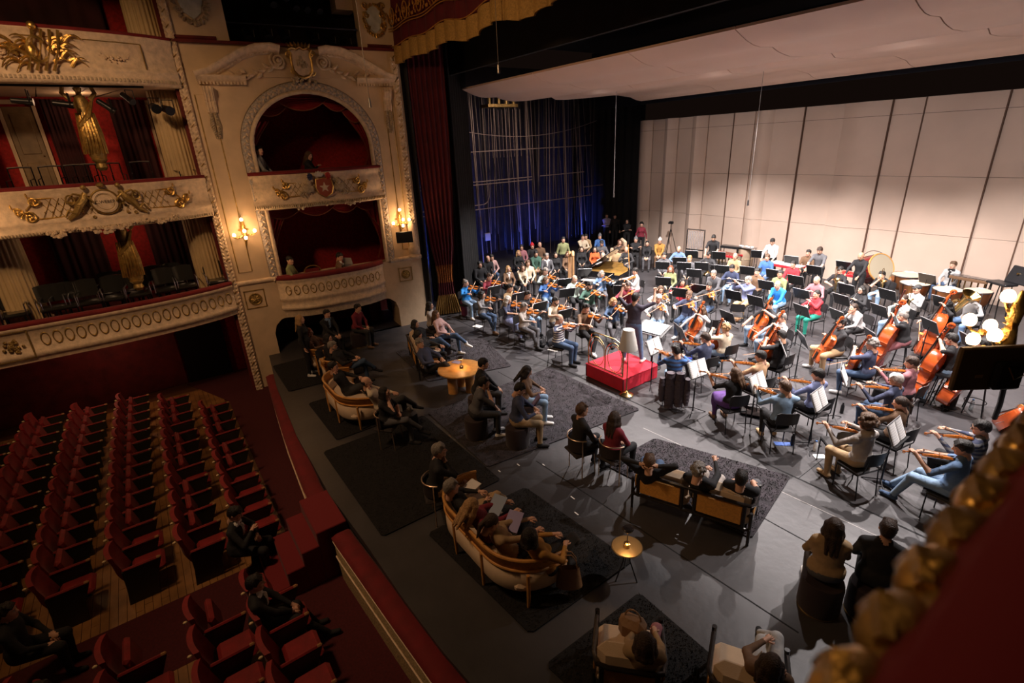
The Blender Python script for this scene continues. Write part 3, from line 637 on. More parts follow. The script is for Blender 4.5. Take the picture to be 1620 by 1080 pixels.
# swagged curtains of the boxes
M_swag = mat('box_curtain', (.28, .010, .014), .8, sheen=.05, var=.2, vscale=4)
def swag(e, s0, s1, z0, sag, d, folds=7):
    G = []
    for k in range(folds * 3 + 1):
        t = k / (folds * 3); G.append([q3(s0 + (s1 - s0) * u, z0 - sag * (t ** .8) * 4 * u * (1 - u) - .02 * t, d + .035 * math.sin(t * folds * 2 * PI) + .05 * math.sin(PI * u) * t) for u in np.linspace(0, 1, 14)])
    B = [[p - WN * .02 for p in r_] for r_ in G]; g = MB(); g.grid([a + b[::-1] for a, b in zip(G, B)], closed=True); o = g.obj('swag', M_swag, e, 's')
    MB().tube([p - UPV * .01 for p in G[-1]], .018, 5).obj('trim_fringe', mat('dull_trim', (.26, .07, .03), .7), o)
def side(e, s0, zt, zb, sg, d, wd=.38):
    G = []
    for k in range(15):
        t = k / 14; z = zt + (zb - zt) * t; wv = wd * (1.55 - 1.1 * math.sin(PI * min(1, t * 1.25) / 2)) + (.0 if t < .8 else (t - .8) * .8)
        if t > .75: wv = max(wv, .16)
        G.append([q3(s0 + sg * wv * u, z, d + .03 * math.sin(u * 6 * 2 * PI)) for u in np.linspace(0, 1, 30)])
    B = [[p - WN * .03 for p in r_] for r_ in G]; g = MB(); g.grid([a + b[::-1] for a, b in zip(G, B)], closed=True); o = g.obj('side_drape', M_swag, e, 's')
    MB().tube([r_[-1] for r_ in G], .012, 5).obj('drape_edge', MATS['dull_trim'], o)
e = empty('box_curtain', T(*W0), 'dark crimson swagged curtain inside the lower box', 'curtain')
for a, b in ((.6, 1.75), (1.55, 2.7), (2.5, 3.4), (3.2, 4.05)): swag(e, a, b, 4.06, .26, -.42)
side(e, .56, 4.05, 2.25, 1, -.48, .55); side(e, 4.08, 4.05, 2.25, -1, -.48, .42)
for sg, s_ in ((1, .6), (-1, 4.02)):
    g = MB(); G = [[q3(s_ + sg * .3 * u, 4.05 - (.95 - .45 * u) * t, -.38 + .03 * math.sin(u * 18)) for u in np.linspace(0, 1, 20)] for t in np.linspace(0, 1, 6)]
    g.grid([a + [p - WN * .03 for p in a][::-1] for a in G], closed=True).obj('tail', M_swag, e, 's'); MB().tube([p - UPV * .02 for p in G[-1]], .02, 5).obj('tail_fringe', MATS['dull_trim'], e)
e = empty('box_curtain', T(*W0), 'dark crimson swagged curtain under the arch of the upper box', 'curtain')
for a, b, z in ((.9, 1.9, 6.75), (1.55, 2.95, 6.88), (2.75, 3.6, 6.85), (3.3, 3.95, 6.55)): swag(e, a, b, z, .3, -.42)
MB().prism([(SC + (RA + .1) * math.cos(t), ZS + (RH + .1) * math.sin(t) * (1 if 1 else 1)) for t in np.linspace(.35, PI - .35, 14)] + [(.95, 6.85), (3.7, 6.85)][::1], -.5, -.47, 0, (WS, UPV, WN)).obj('pelmet', M_swag, e, False)
side(e, .56, 6.3, 5.05, 1, -.48, .5); side(e, 4.08, 6.3, 5.05, -1, -.48, .4)
# top-stage: band above the pediment, dark lighting bay, flanking pilasters
fld('upper_ledge', [(-.62, 8.0), (5.0, 8.0), (5.0, 8.06), (-.62, 8.06)], M_redwall, -1.4, .12)
fld('upper_pilaster', [(-.62, 8.06), (.78, 8.06), (.78, 11), (-.62, 11)]); fld('upper_pilaster', [(4.0, 8.06), (5.0, 8.06), (5.0, 11), (4.0, 11)])
MB().prism([(.5, 8.0), (4.3, 8.0), (4.3, 11), (.5, 11)], -1.6, -1.5, 0, FR, W0).obj('bay_back', mat('bay_brown', (.03, .018, .012), .9), bw, False)
MB().prism([(3.55, 9.0), (4.05, 9.0), (4.05, 11), (3.55, 11)], -.9, -.35, 0, FR, W0).obj('bay_side', M_cream, bw, False)
for a, b in ((.0, 8.06), (4.45, 8.06)):
    mould([(a - .42 if a < 1 else a - .3, b + .06), (a + .5 if a < 1 else a + .4, b + .06)], [(-.04, 0), (0, .05), (.04, 0)], M_redwall, 'base_strip')
def bigcart(s, z, lab, k=1.0):
    e = empty('cartouche', T(*Wp(s, z, 0)), lab, 'ornament')
    P = [(0, -.42), (.18, -.28), (.26, 0), (.22, .3), (0, .4), (-.22, .3), (-.26, 0), (-.18, -.28)]; P = [(a * k, b * k) for a, b in P]
    MB().prism(P, 0, .05, 0, (WS, UPV, WN)).obj('shield', mat('pale_shield', (.5, .5, .46), .6, var=.2), e, False)
    g = MB(); rs = np.random.RandomState(4)
    for i in range(46):
        t = i / 46 * 2 * PI; p = (.30 * math.cos(t) * k, .40 * math.sin(t) * k - .03)
        leaf(g, p, t + rs.uniform(-1, 1), .13 * k, .035, .06, base=.04, fr=fr0)
    for sg in (-1, 1):
        for z_ in (-.22, .12, .38): scroll(g, (sg * .28 * k, z_ * k), .09, 1.5, .05, .025, sg, 0, fr0)
    g.tube([WS * 0 + UPV * (-.42 * k) + WN * .06, UPV * (-.56 * k) + WN * .04], .03, 5); g.obj('carved_surround', M_gold if k < .9 else M_dirty, e)
bigcart(.12, 8.9, 'carved shield cartouche on the pilaster above the gallery garland'); bigcart(4.42, 8.75, 'gilt carved cartouche beside the stage valance', .8)
# stage lanterns in the bay
def lantern(s, z, d, lab, on=False, lens=None, tgt=None, r=.11, L_=.34, upside=True, world=None, aim=None):
    loc = Wp(s, z, d) if world is None else np.array(world, float); ddir = np.array(aim if aim is not None else WN * .75 - UPV * .65 + WS * .15, float); ddir /= np.linalg.norm(ddir)
    e = empty('stage_lantern', T(*loc), lab, 'lamp', 'stage lanterns on the boxes')
    MB().lathe([(r * .55, -L_), (r * .8, -L_ * .95), (r * .85, -L_ * .3), (r, 0), (r, .05), (r * .93, .05)], ax=ddir, n=14).obj('housing', M_blackmetal, e)
    MB().lathe([(r * .9, .03), (r * .5, .045), (0.002, .05)], ax=ddir, n=14).obj('lens', mat('lit_lens', (1, .95, 1), .3, emit=30) if on else mat('lens_' + (lens or 'glass'), {'blue': (.03, .1, .6), 'red': (.5, .08, .04), None: (.25, .27, .3)}[lens], .15, .3), e)
    u = np.cross(ddir, UPV); u /= np.linalg.norm(u)
    MB().tube([u * r * 1.15, u * r * 1.15 + UPV * .22, -u * r * 1.15 + UPV * .22, -u * r * 1.15], .012, 5).obj('yoke', M_blackmetal, e)
    if on: light('SPOT', loc + ddir * .12, loc + ddir * 6, 160, (.9, .88, 1.0), .06, 40, .5, 'lantern_beam')
    return e
MB().tube([Wp(.8, 8.5, -.1), Wp(3.95, 8.5, -.1)], .025, 6).obj('lighting_bar', M_blackmetal, bw); MB().tube([Wp(.8, 9.6, -.4), Wp(3.95, 9.6, -.4)], .025, 6).obj('lighting_bar', M_blackmetal, bw)
for i, (u, v, ln, on) in enumerate([(395, 62, None, 0), (424, 60, None, 0), (452, 62, None, 0), (498, 66, None, 0), (525, 72, None, 1), (550, 74, None, 1), (468, 12, 'blue', 0), (486, 15, 'red', 0), (505, 17, None, 0), (432, 6, None, 0), (452, -4, None, 0)]):
    dd = .0 if v > 40 else -.35
    d = AX @ np.array([u - 810.0, v - 540.0, FPX]); t = ((W0 + WN * dd - CAM) @ WN) / (d @ WN); p = CAM + d * t
    what = ['leftmost dark lantern on the lower bar of the lighting bay', 'second dark lantern on the lower bar of the lighting bay', 'third dark lantern on the lower bar, above the pediment scroll', 'dark lantern just left of the two lit ones', 'left one of the two lit lanterns above the pediment', 'right one of the two lit lanterns above the pediment', 'lantern with a blue lens in the lighting bay', 'lantern with a red lens in the lighting bay', 'lantern with a clear lens right of the red one', 'small dark lantern high at the left of the lighting bay', 'dark lantern at the very top of the lighting bay'][i]
    lantern(0, 0, 0, what, bool(on), ln, world=p, r=.11 if v > 40 else .085, L_=.36)
# sconces: gilt brackets with frosted bulbs
def sconce(loc, nn, lab, k=1.0, power=9, lights=True, br=1.0):
    e = empty('wall_sconce', T(*loc), lab, 'sconce', 'gilt sconces')
    side_ = np.cross(UPV, nn); side_ /= np.linalg.norm(side_); bulbs = [(0, .42, .16), (-.30, -.02, .2), (.30, .05, .2), (0, -.12, .34), (.0, .1, .42)]
    g = MB(); P = [(.02, .5), (.07, .3), (.05, .1), (.08, -.1), (.03, -.3), (.01, -.4)]
    g.lathe([(r_ * k, z_ * k) for r_, z_ in P][::-1], c=nn * .05 * k, n=10)
    for i in range(6): leaf(g, (0, .1 * k), i * 1.05, .16 * k, .04 * k, .06, base=.03, fr=(side_, UPV, nn, O3))
    g.obj('back_plate', M_gold, e)
    for b in bulbs:
        x, z, y = [q * k for q in b]; pt = side_ * x + UPV * z + nn * y
        g = MB(); P = [nn * .05 * k, nn * (y * .5) + side_ * x * .4 + UPV * (z - .16 * k), nn * y * .9 + side_ * x * .9 + UPV * (z - .15 * k), pt - UPV * .07 * k]
        t = np.linspace(0, 1, 9); Q = [P[0] * (1 - a) ** 3 + 3 * P[1] * a * (1 - a) ** 2 + 3 * P[2] * a * a * (1 - a) + P[3] * a ** 3 for a in t]
        g.tube(Q, .016 * k, 5); g.lathe([(.02 * k, 0), (.05 * k, .02 * k), (.045 * k, .035 * k)], c=pt - UPV * .08 * k, n=8)
        g.ell(Q[4] + UPV * .02, (.04 * k, .04 * k, .03 * k), 6, 4); a_ = g.obj('arm', M_gold, e)
        MB().ell(pt, (.05 * k * br, .05 * k * br, .06 * k * br), 12, 8).obj('bulb', M_bulb, a_)
    if lights: light('POINT', loc + nn * .45 * k + UPV * .1, None, power, WARM, .12, name='sconce_light')
    return e
def pixwall(u, v, dd=0):
    d = AX @ np.array([u - 810.0, v - 540.0, FPX]); t = ((W0 + WN * dd - CAM) @ WN) / (d @ WN); return CAM + d * t
sconce(pixwall(386, 368), WN, 'gilt sconce with frosted bulbs on the pilaster left of the lower box', .85, 26)
sconce(pixwall(632, 350), WN, 'gilt sconce with frosted bulbs on the pilaster next to the stage curtain', .85, 26)
# monitor on bracket and pot-bellied post on the right pedestal
p = pixwall(640, 375, .35); e = empty('wall_monitor', T(*p), 'black flat monitor on a bracket under the sconce by the stage curtain', 'monitor')
rot = [[0.55, 0.0, .83], [.83, 0, -.55], [0, 1, 0]]
MB().rbox((0, 0, 0), (.06, .50, .34), .015, 0, [[.9, .43, 0], [-.43, .9, 0], [0, 0, 1]]).obj('screen_case', M_blackplastic, e); MB().tube([(-.05, 0, 0), tuple(-WN * .35)], .02, 6).obj('bracket', M_blackmetal, e)
g = MB(); g.lathe([(.18, 0), (.2, .05), (.15, .12), (.17, .18), (.17, .30), (.13, .36), (.11, .9), (.12, 1.0), (.05, 1.12)], n=18); g.obj('newel_post', M_ivory, None, M=T(*Wp(4.72, 2.24, .22)), label='ivory turned post standing on the pedestal by the stage curtain', cat='post')
# ================================================================ SETTING: gallery tiers on the left
def GX(y):   # plan curve of the balcony fronts
    return float(np.interp(y, [-7, -3.2, -1.2, -.2, .5, 1.1, 1.55], [-14.3, -14.62, -14.62, -14.72, -14.86, -15.05, -15.28]))
GY = np.linspace(-5.2, 1.56, 30)
def gfr(y):  # point and outward normal
    dx = (GX(y + .05) - GX(y - .05)) / .1; t = vec(dx, 1, 0); t /= np.linalg.norm(t); return t, vec(t[1], -t[0], 0)
def gp(y, z, d): t, n_ = gfr(y); return vec(GX(y), y, z) + n_ * d
gal = struct('wall_house_left', MB().box((-17.55, -2.2, 4.5), (.12, 9.0, 12)), M_boxred)
struct('wall_gallery_end', MB().box((-16.6, 1.66, 4.5), (2.0, .1, 12)), M_redwall)
FRONTS = [('first', 2.28, 1.42), ('second', 5.02, 4.08), ('third', 8.0, 7.02)]
for nm, zt, zb in FRONTS:
    h = zt - zb
    e = empty('gallery_balcony', T(0, 0, 0), {'first': 'lowest gallery balcony front, cream with a row of oval medallions', 'second': 'middle gallery balcony front with a round name medallion between gilt figures', 'third': 'top gallery balcony front with a large gilt trophy of instruments'}[nm], 'balcony')
    if nm == 'first': prf = [(1, .0), (.96, .03), (.88, .03), (.85, -.02), (.30, -.02), (.27, .02), (.16, .02), (.13, -.03), (.0, -.05)]
    else: prf = [(1, .04), (.95, .05), (.91, .0), (.84, .02), (.80, -.01), (.38, -.03), (.33, .02), (.25, .05), (.2, .0), (.12, .06), (.04, .05), (0, -.02)]
    MB().grid([[gp(y, zb + a * h, d) for a, d in prf] for y in GY]).obj('front_panel', M_ivory, e, 's')
    MB().grid([[gp(y, zb, -.02), gp(y, zb, -3.0)] for y in GY]).obj('soffit', M_redwall if nm != 'third' else M_cream, e, False)
    MB().grid([[gp(y, zt - .35, -3.0), gp(y, zt - .35, -.06), gp(y, zt, -.06)] for y in GY]).obj('tier_floor', M_redwall, e, False)
    MB().grid([[gp(y, zt + a, d) for a, d in ((-.04, .03), (0, .05), (.05, .04), (.06, -.1), (0, -.16))] for y in GY]).obj('velvet_rail', M_velvet, e, 's')
    if nm == 'first':
        ovals(e, [gp(y, 0, 0) for y in np.linspace(1.5, -2.45, 20)], 19, zb + .57 * h, -.012, .8, 1.5)
        ovals(e, [gp(y, 0, 0) for y in np.linspace(-3.35, -5.1, 8)], 8, zb + .57 * h, -.012, .8, 1.5)
        g = MB()
        for a, b, c, d in ((-3.22, -3.19, .15, .98), (-2.62, -2.59, .15, .98), (-3.22, -2.6, .15, .18), (-3.22, -2.6, .95, .98)): g.grid([[gp(y, zb + (c if 1 else 0) * h * .9, .03), gp(y, zb + d * h * .9, .03)] for y in np.linspace(a, b, 4)])
        g.obj('panel_frame', M_oldgold, e, False)
        g = MB(); rs = np.random.RandomState(2)
        for i in range(40): a = rs.uniform(0, 6.28); q = rs.uniform(0, 1); g.ell(gp(-2.9 + .17 * q * math.cos(a), zb + .5 * h + .2 * q * math.sin(a), .02), (.03, .035, .03), 6, 4)
        g.obj('carved_wreath', M_oldgold, e)
    if nm == 'second':
        G = lambda s, z, d: gp(-s, z, d)
        relief(e, .48, zb + .58 * h, 1.35, .2, lambda s, z, d: gp(-s, z, d - .02), 1)
        md = empty('name_medallion', T(*gp(-.53, zb + .62 * h, .02)), 'round cream medallion with a name plate on the middle balcony', 'ornament')
        t_, n_ = gfr(-.53)
        MB().lathe([(.21, 0), (.24, .03), (.23, .06), (.19, .07), (.18, .05), (.002, .05)], ax=n_, n=28).obj('disc', M_ivory, md)
        MB().lathe([(.262, .0), (.275, .04), (.25, .06), (.24, .03)], ax=n_, n=28, caps=False).obj('gilt_ring', M_oldgold, md)
        MB().lathe([(.165, .05), (.168, .056), (.16, .056)], ax=n_, n=28, caps=False).obj('thin_ring', M_oldgold, md)
        fc = D.curves.new('lettering', 'FONT'); fc.body = 'C.WEBER'; fc.size = .09; fc.extrude = .002; fc.align_x = 'CENTER'; fc.align_y = 'CENTER'
        to = text_obj('lettering', fc, M_ebony, md)
        to.matrix_local = Matrix(((t_[0], 0, n_[0], n_[0] * .055), (t_[1], 0, n_[1], n_[1] * .055), (0, 1, 0, 0), (0, 0, 0, 1)))
        g = MB(); rs = np.random.RandomState(6)
        for sg in (-1, 1):      # reclining gilt figures either side
            b = lambda s, z, d: gp(-.53 + sg * s, zb + z * h, d)
            g.tube([b(.30, .85, .1), b(.36, .72, .12), b(.46, .6, .12), b(.56, .42, .1), b(.7, .3, .07)], [.05, .075, .075, .06, .035], 8)
            g.ell(b(.30, .97, .12), .055, 8, 6); g.tube([b(.34, .8, .14), b(.24, .7, .15), b(.2, .62, .12)], [.03, .025, .018], 6); g.tube([b(.38, .8, .12), b(.5, .85, .13), b(.58, .78, .1)], [.03, .024, .016], 6)
            g.tube([b(.56, .42, .12), b(.66, .5, .12), b(.74, .36, .08)], [.04, .03, .02], 6)
            t = np.linspace(0, 6.28, 14)[:-1]; g.tube([b(.58 + .07 * math.cos(a), .72 + .1 * math.sin(a), .08) for a in t], .018, 5, closed=True)
            for i in range(12): g.ell(b(rs.uniform(.25, .6), rs.uniform(.25, .75), .05), rs.uniform(.025, .05), 5, 3)
        g.ell(gp(-.53, zb + 1.0 * h, .1), (.08, .08, .05), 8, 5); g.obj('gilt_figures', M_oldgold, e)
        g = MB(); garland(g, lambda s, z, d: gp(-s, z, d), .0, 1.35 - .1, zb + .12 * h, .12, d=.06, r=.06); garland(g, lambda s, z, d: gp(-s, z, d), -.75, -.05, zb + .16 * h, .1, d=.06, r=.05, seedn=4)
        garland(g, lambda s, z, d: gp(-s, z, d), 1.2, 1.75, zb + .12 * h, .10, d=.06, r=.06, seedn=9)
        g.obj('garlands', M_ivory, e)
        g = MB()
        for y in np.linspace(-5, 1.5, 120): g.ell(gp(y, zb + .06 * h, .05), (.03, .022, .045), 5, 3)
        g.obj('leaf_edge', M_dirty, e, kind='stuff')
    if nm == 'third':
        g = MB(); b = lambda s, z, d: gp(s, zb + z * h, d)
        P = [(-4.9, .28), (.95, .28), (.95, .84), (-4.9, .84)]
        for (a, c), (a2, c2) in ((P[0], P[1]), (P[1], P[2]), (P[2], P[3])): g.tube([b(a + (a2 - a) * q, c + (c2 - c) * q, .01) for q in np.linspace(0, 1, 16)], .014, 5)
        g.obj('gilt_bead', M_oldgold, e)
        g = MB(); rs = np.random.RandomState(5)
        for i in range(34):
            sg = -1 if i % 2 else 1; a0 = rs.uniform(-.6, .6) + (0 if sg > 0 else PI); s0 = -.75 + sg * rs.uniform(.1, .42); z0 = .55 + rs.uniform(-.25, .25)
            P = [b(s0 + q * .3 * math.cos(a0), z0 + q * .3 * math.sin(a0) + .1 * math.sin(q * 3), .05 + .05 * math.sin(q * 3)) for q in np.linspace(0, 1, 6)]; g.tube(P, [.035 * (1 - .8 * q) for q in np.linspace(0, 1, 6)], 5)
        for i in range(4): s0 = -.75 + (i - 1.5) * .13; g.tube([b(s0 - .1, .2, .12), b(s0 + .05, .55, .16), b(s0 + .16, .95, .1)], [.03, .012, .03], 6)
        g.ell(b(-.78, 1.0, .12), .075, 10, 7); g.ell(b(-.9, .55, .1), (.1, .1, .16), 10, 6)
        t = np.linspace(.6, 5.6, 16); g.tube([b(-.80 + .14 * math.cos(a), .58 + .22 * math.sin(a), .15) for a in t], .03, 6)
        g.obj('gilt_trophy', M_gold, e)
        g = MB(); garland(g, lambda s, z, d: gp(-s, z, d), 1.1, 1.9, zb + .62 * h, .14, d=.02, r=.05); garland(g, lambda s, z, d: gp(-s, z, d), -.7, -.15, zb + .62 * h, .12, d=.0, r=.028, seedn=5); g.obj('garlands', M_ivory, e)
        g = MB()
        for y in np.linspace(-5, 1.5, 95): g.box(gp(y, zb + .1 * h, .06), (.03, .035, .06))
        g.obj('dentils', M_dirty, e, False, kind='stuff')
# fluted columns
def column(y, z0, z1, r, lab, x=-16.0):
    e = empty('fluted_column', T(x, y, z0), lab, 'column'); n = 96; t = np.arange(n) * 2 * PI / n; fl_ = r * (1 - .13 * np.abs(np.sin(t * 12)) ** .7 * -1 - .13)
    G = []
    for q in np.linspace(0, 1, 6): k = 1 - .08 * q; G.append([(a * k * math.cos(b), a * k * math.sin(b), (z1 - z0) * (.04 + .96 * q)) for a, b in zip(fl_, t)])
    MB().grid(G, closed=True).obj('shaft', mat('fluted_plaster', (.52, .38, .20), .6, bump=.2, bscale=8, var=.15, vscale=2), e, 's')
    MB().lathe([(r * 1.2, 0), (r * 1.2, .06), (r * 1.05, .1), (r * 1.12, .14), (r, .18)], n=24).obj('base', M_cream, e)
for nm, z0, z1 in (('lowest', 1.95, 4.1), ('middle', 4.7, 7.05), ('top', 7.7, 10.5)):
    column(1.20, z0, z1, .36, 'fluted cream column beside the garland in the %s gallery tier' % nm)
    column(-2.72, z0, z1, .42, 'fluted cream column at the far left of the %s gallery tier' % nm)
# back wall dressing of the tiers: dark curtains, doors
def backpanel(n, y0, y1, z0, z1, m, lab=None, cat=None, d=.0, **k):
    return MB().box((-17.46 + d, (y0 + y1) / 2, (z0 + z1) / 2), (.04, y1 - y0, z1 - z0)).obj(n, m, None if lab else gal, False, label=lab, cat=cat, **k)
M_darkcur = mat('dark_gallery_curtain', (.035, .006, .007), .9, var=.4, vscale=2)
for (a, b, z0, z1, lab) in [(-2.0, -.95, 1.95, 3.95, 'dark pleated curtain behind the leather chairs left of the lower gilt statue'), (.05, .95, 1.95, 3.95, 'dark pleated curtain right of the lower gilt statue'),
                       (-1.25, -.75, 4.7, 6.95, 'black curtain strip left of the upper gilt statue'), (.05, .75, 4.7, 6.95, 'black curtain strip right of the upper gilt statue'), (-1.6, .5, 7.7, 9.9, 'black curtain at the top tier opening')]:
    drape('gallery_curtain', [(-17.3, a), (-17.3, b)], z0, z1, .03, 6, M_darkcur, label=lab, cat='curtain')
for (a, b, lab) in [(-2.05, -1.35, 'cream panelled door at the back of the middle tier, left'), (.85, 1.45, 'cream panelled door with a round lamp right of the black curtain')]:
    e = empty('gallery_door', T(-17.44, (a + b) / 2, 4.7), lab, 'door'); w_ = b - a
    MB().rbox((0, 0, 1.05), (.06, w_ * .78, 2.1), .01).obj('leaf', mat('door_brown', (.20, .13, .06), .5, var=.2), e)
    for sg in (-1, 1): MB().box((.02, sg * w_ * .45, 1.08), (.08, w_ * .1, 2.2)).obj('jamb', M_cream, e)
    MB().box((.02, 0, 2.2), (.08, w_ * 1.0, .09)).obj('lintel', M_cream, e)
    for z_, h_ in ((.5, .7), (1.5, .9)): MB().rbox((.035, 0, z_), (.03, w_ * .5, h_), .01).obj('door_panel', MATS['door_brown'], e)
    MB().ell((.06, w_ * .28, 1.0), .02, 6, 4).obj('handle', M_brass, e)
MB().ell((-17.3, 1.05, 6.15), (.05, .09, .09), 10, 6).obj('wall_lamp', M_ivory, label='small round ivory wall lamp by the middle tier door', cat='lamp')
# parterre wall parts below the first tier
backpanel('dark_doorway', .0, 1.2, -.95, 1.35, M_dark, d=.03)
backpanel('damask_wall', -5.2, -.05, -.95, 1.35, M_redwall, d=.02)
# gilded caryatid statues
def statue(y, z, lab):
    e = empty('gilded_statue', T(-15.32, y, z, 0, s=1.12), lab, 'statue')
    g = MB(); f = 1.0
    prof = []
    n = 20; t = np.arange(n) * 2 * PI / n; G = []
    for zz, rx, ry, ox in [(0, .10, .10, 0), (.08, .13, .12, 0), (.3, .17, .14, .0), (.55, .20, .16, .01), (.72, .18, .14, .02), (.86, .13, .10, .02), (.98, .15, .11, .0), (1.08, .17, .10, -.01), (1.15, .10, .07, 0)]:
        G.append([(ox + rx * .85 * math.cos(a) * (1 + .10 * math.sin(a * 9 + zz * 6) * (zz < .8)), ry * 1.1 * math.sin(a) * (1 + .12 * math.cos(a * 8 + zz * 5) * (zz < .8)), zz) for a in t])
    g.grid(G, closed=True); g.tube([(0, 0, 1.12), (0, 0, 1.22)], .045, 8); g.obj('draped_body', M_oldgold, e)
    MB().ell((.01, 0, 1.29), (.075, .07, .09), 12, 8).obj('head', M_oldgold, e)
    for sg in (-1, 1): MB().tube([(0, sg * .15, 1.08), (.02, sg * .25, 1.2), (.0, sg * .20, 1.38), (0, sg * .08, 1.45)], [.045, .04, .032, .028], 8).obj('arm', M_oldgold, e)
    g = MB()
    for i in range(9): a = -1.2 + i * .3; g.tube([(.1 * math.cos(a), .2 * math.sin(a) - .02, .1), (.2 * math.cos(a), .18 * math.sin(a), .45), (.13 * math.cos(a), .15 * math.sin(a), .85)], [.02, .03, .015], 5)
    g.tube([(.05, .16, 1.05), (.16, .05, .8), (.14, -.14, .6)], [.03, .05, .04], 6); g.obj('drapery_folds', M_gold, e)
    MB().lathe([(.06, -.22), (.10, -.16), (.08, -.08), (.13, -.02), (.13, 0)], n=14).obj('pedestal', M_oldgold, e)
statue(-.44, 2.75, 'gilded female statue holding up the middle balcony, lower of the two'); statue(-.40, 5.55, 'gilded female statue under the top balcony, upper of the two')
sconce(gp(-3.0, 4.45, .05), gfr(-3.0)[1], 'gilt sconce with frosted bulbs on the balcony front at the far left edge', .9, 22)
# gallery chairs: black leather with low curved backs
def leather_chair():
    g = MB(); g.rbox((0, 0, .44), (.46, .44, .1), .04); seat = g.mesh('seat', mat('black_leather', (.014, .014, .013), .28, coat=.4))
    G = []
    for z in np.linspace(0, 1, 5): G.append([(x, -.2 - .03 * math.cos(x * 4) + .09 * x * x * 4 - .05 * z, .55 + .38 * z + (.03 * math.cos(x * 7) if z == 1 else 0)) for x in np.linspace(-.22, .22, 9)])
    B = [[(p[0], p[1] - .05, p[2]) for p in r_] for r_ in G]; back = MB().grid([a + b[::-1] for a, b in zip(G, B)], closed=True); back.grid([G[-1], B[-1]]); back = back.mesh('backrest', MATS['black_leather'])
    leg = MB().cyl((0, 0, 0), (0, 0, .42), .018, n=6).mesh('leg', M_blackmetal)
    arm = MB().tube([(0, .2, .42), (0, .2, .64), (0, .17, .67), (0, -.22, .67)], .014, 6).mesh('armrest', M_steel)
    return [('seat', seat), ('backrest', back)] + [('leg', leg, None, T(a, b, 0)) for a in (-.2, .2) for b in (-.18, .18)] + [('armrest', arm, None, T(a, 0, 0)) for a in (-.25, .25)]
LCH = leather_chair()
chpx = [(18, 475, 'far left, half behind the red partition'), (22, 497, 'far left, brown seat turned, against the rail'), (74, 463, 'beside the left column, nearer one'), (95, 452, 'beside the left column, rear one'), (91, 484, 'at the rail right of the left column'),
        (143, 476, 'at the rail, alone before the dark curtain'), (172, 452, 'second row, left one under the lower statue'), (182, 471, 'at the rail, left of the statue line'), (204, 449, 'second row directly under the lower statue'), (223, 468, 'at the rail, under the lower statue'), (243, 445, 'second row, right of the lower statue'), (265, 461, 'at the rail, right of the statue line'), (276, 442, 'second row, rightmost before the column'), (297, 457, 'at the rail, rightmost before the column'), (344, 449, 'alone in front of the right column')]
for u, v, lab in chpx:
    p = at_x(u, v, -15.5 if v > 455 or u < 100 or u > 330 else -16.1)
    tree('leather_chair', T(p[0], p[1], 1.93, -PI / 2 + R3.uniform(-.15, .15)), LCH, 'black leather gallery chair in the lowest tier, ' + lab, 'chair', 'black chairs in the lowest gallery')
def frame_chair():
    f = MB().tube([(-.2, -.18, 0), (-.2, -.2, .9), (.2, -.2, .9), (.2, -.18, 0)], .014, 6); f.tube([(-.2, .2, 0), (-.2, .18, .64), (-.2, -.2, .66)], .012, 6); f.tube([(.2, .2, 0), (.2, .18, .64), (.2, -.2, .66)], .012, 6)
    return [('frame', f.mesh('frame', M_blackmetal)), ('seat', MB().rbox((0, 0, .45), (.42, .4, .05), .02).mesh('seat', MATS['black_leather'])), ('top_rail', MB().tube([(-.2, -.2, .9), (0, -.23, .91), (.2, -.2, .9)], .02, 6).mesh('top_rail', M_steel))]
FCH = frame_chair()
for u, v, lab in [(25, 265, 'large one at the far left'), (78, 272, 'before the cream door'), (112, 262, 'left of the upper statue'), (132, 268, 'just left of the upper statue'), (155, 258, 'under the upper statue'), (178, 268, 'right of the upper statue'), (222, 262, 'before the black curtain strip'), (293, 268, 'alone before the fluted column')]:
    p = at_x(u, v, -15.6); tree('framed_chair', T(p[0], p[1], 4.55, -PI / 2 + R3.uniform(-.3, .3)), FCH, 'black metal-framed chair in the middle tier, ' + lab, 'chair', 'framed chairs in the middle gallery')
# lanterns hung under the top tier
for i, (u, v, aim, ln, lab) in enumerate([(48, 161, (.1, 1, -.1), None, 'leftmost'), (112, 166, (.1, 1, -.15), None, 'left of the upper statue'), (178, 174, (.1, .8, -.7), None, 'slanting right of the upper statue'), (247, 172, (1, .1, -.25), None, 'round front-facing, larger'), (268, 175, (1, .3, -.25), None, 'round front-facing beside the column'), (208, 160, (.8, .5, -.6), None, 'small unlit high up')]):
    p = at_x(u, v, -14.9); lantern(0, 0, 0, 'black stage lantern hung below the top balcony, ' + lab, False, ln, world=p, r=.10 if i in (3, 4) else .07, L_=.3, aim=aim)
MB().tube([(-15.0, -4, 7.0), (-15.0, .8, 7.0)], .025, 6).obj('lighting_bar', M_blackmetal, gal)
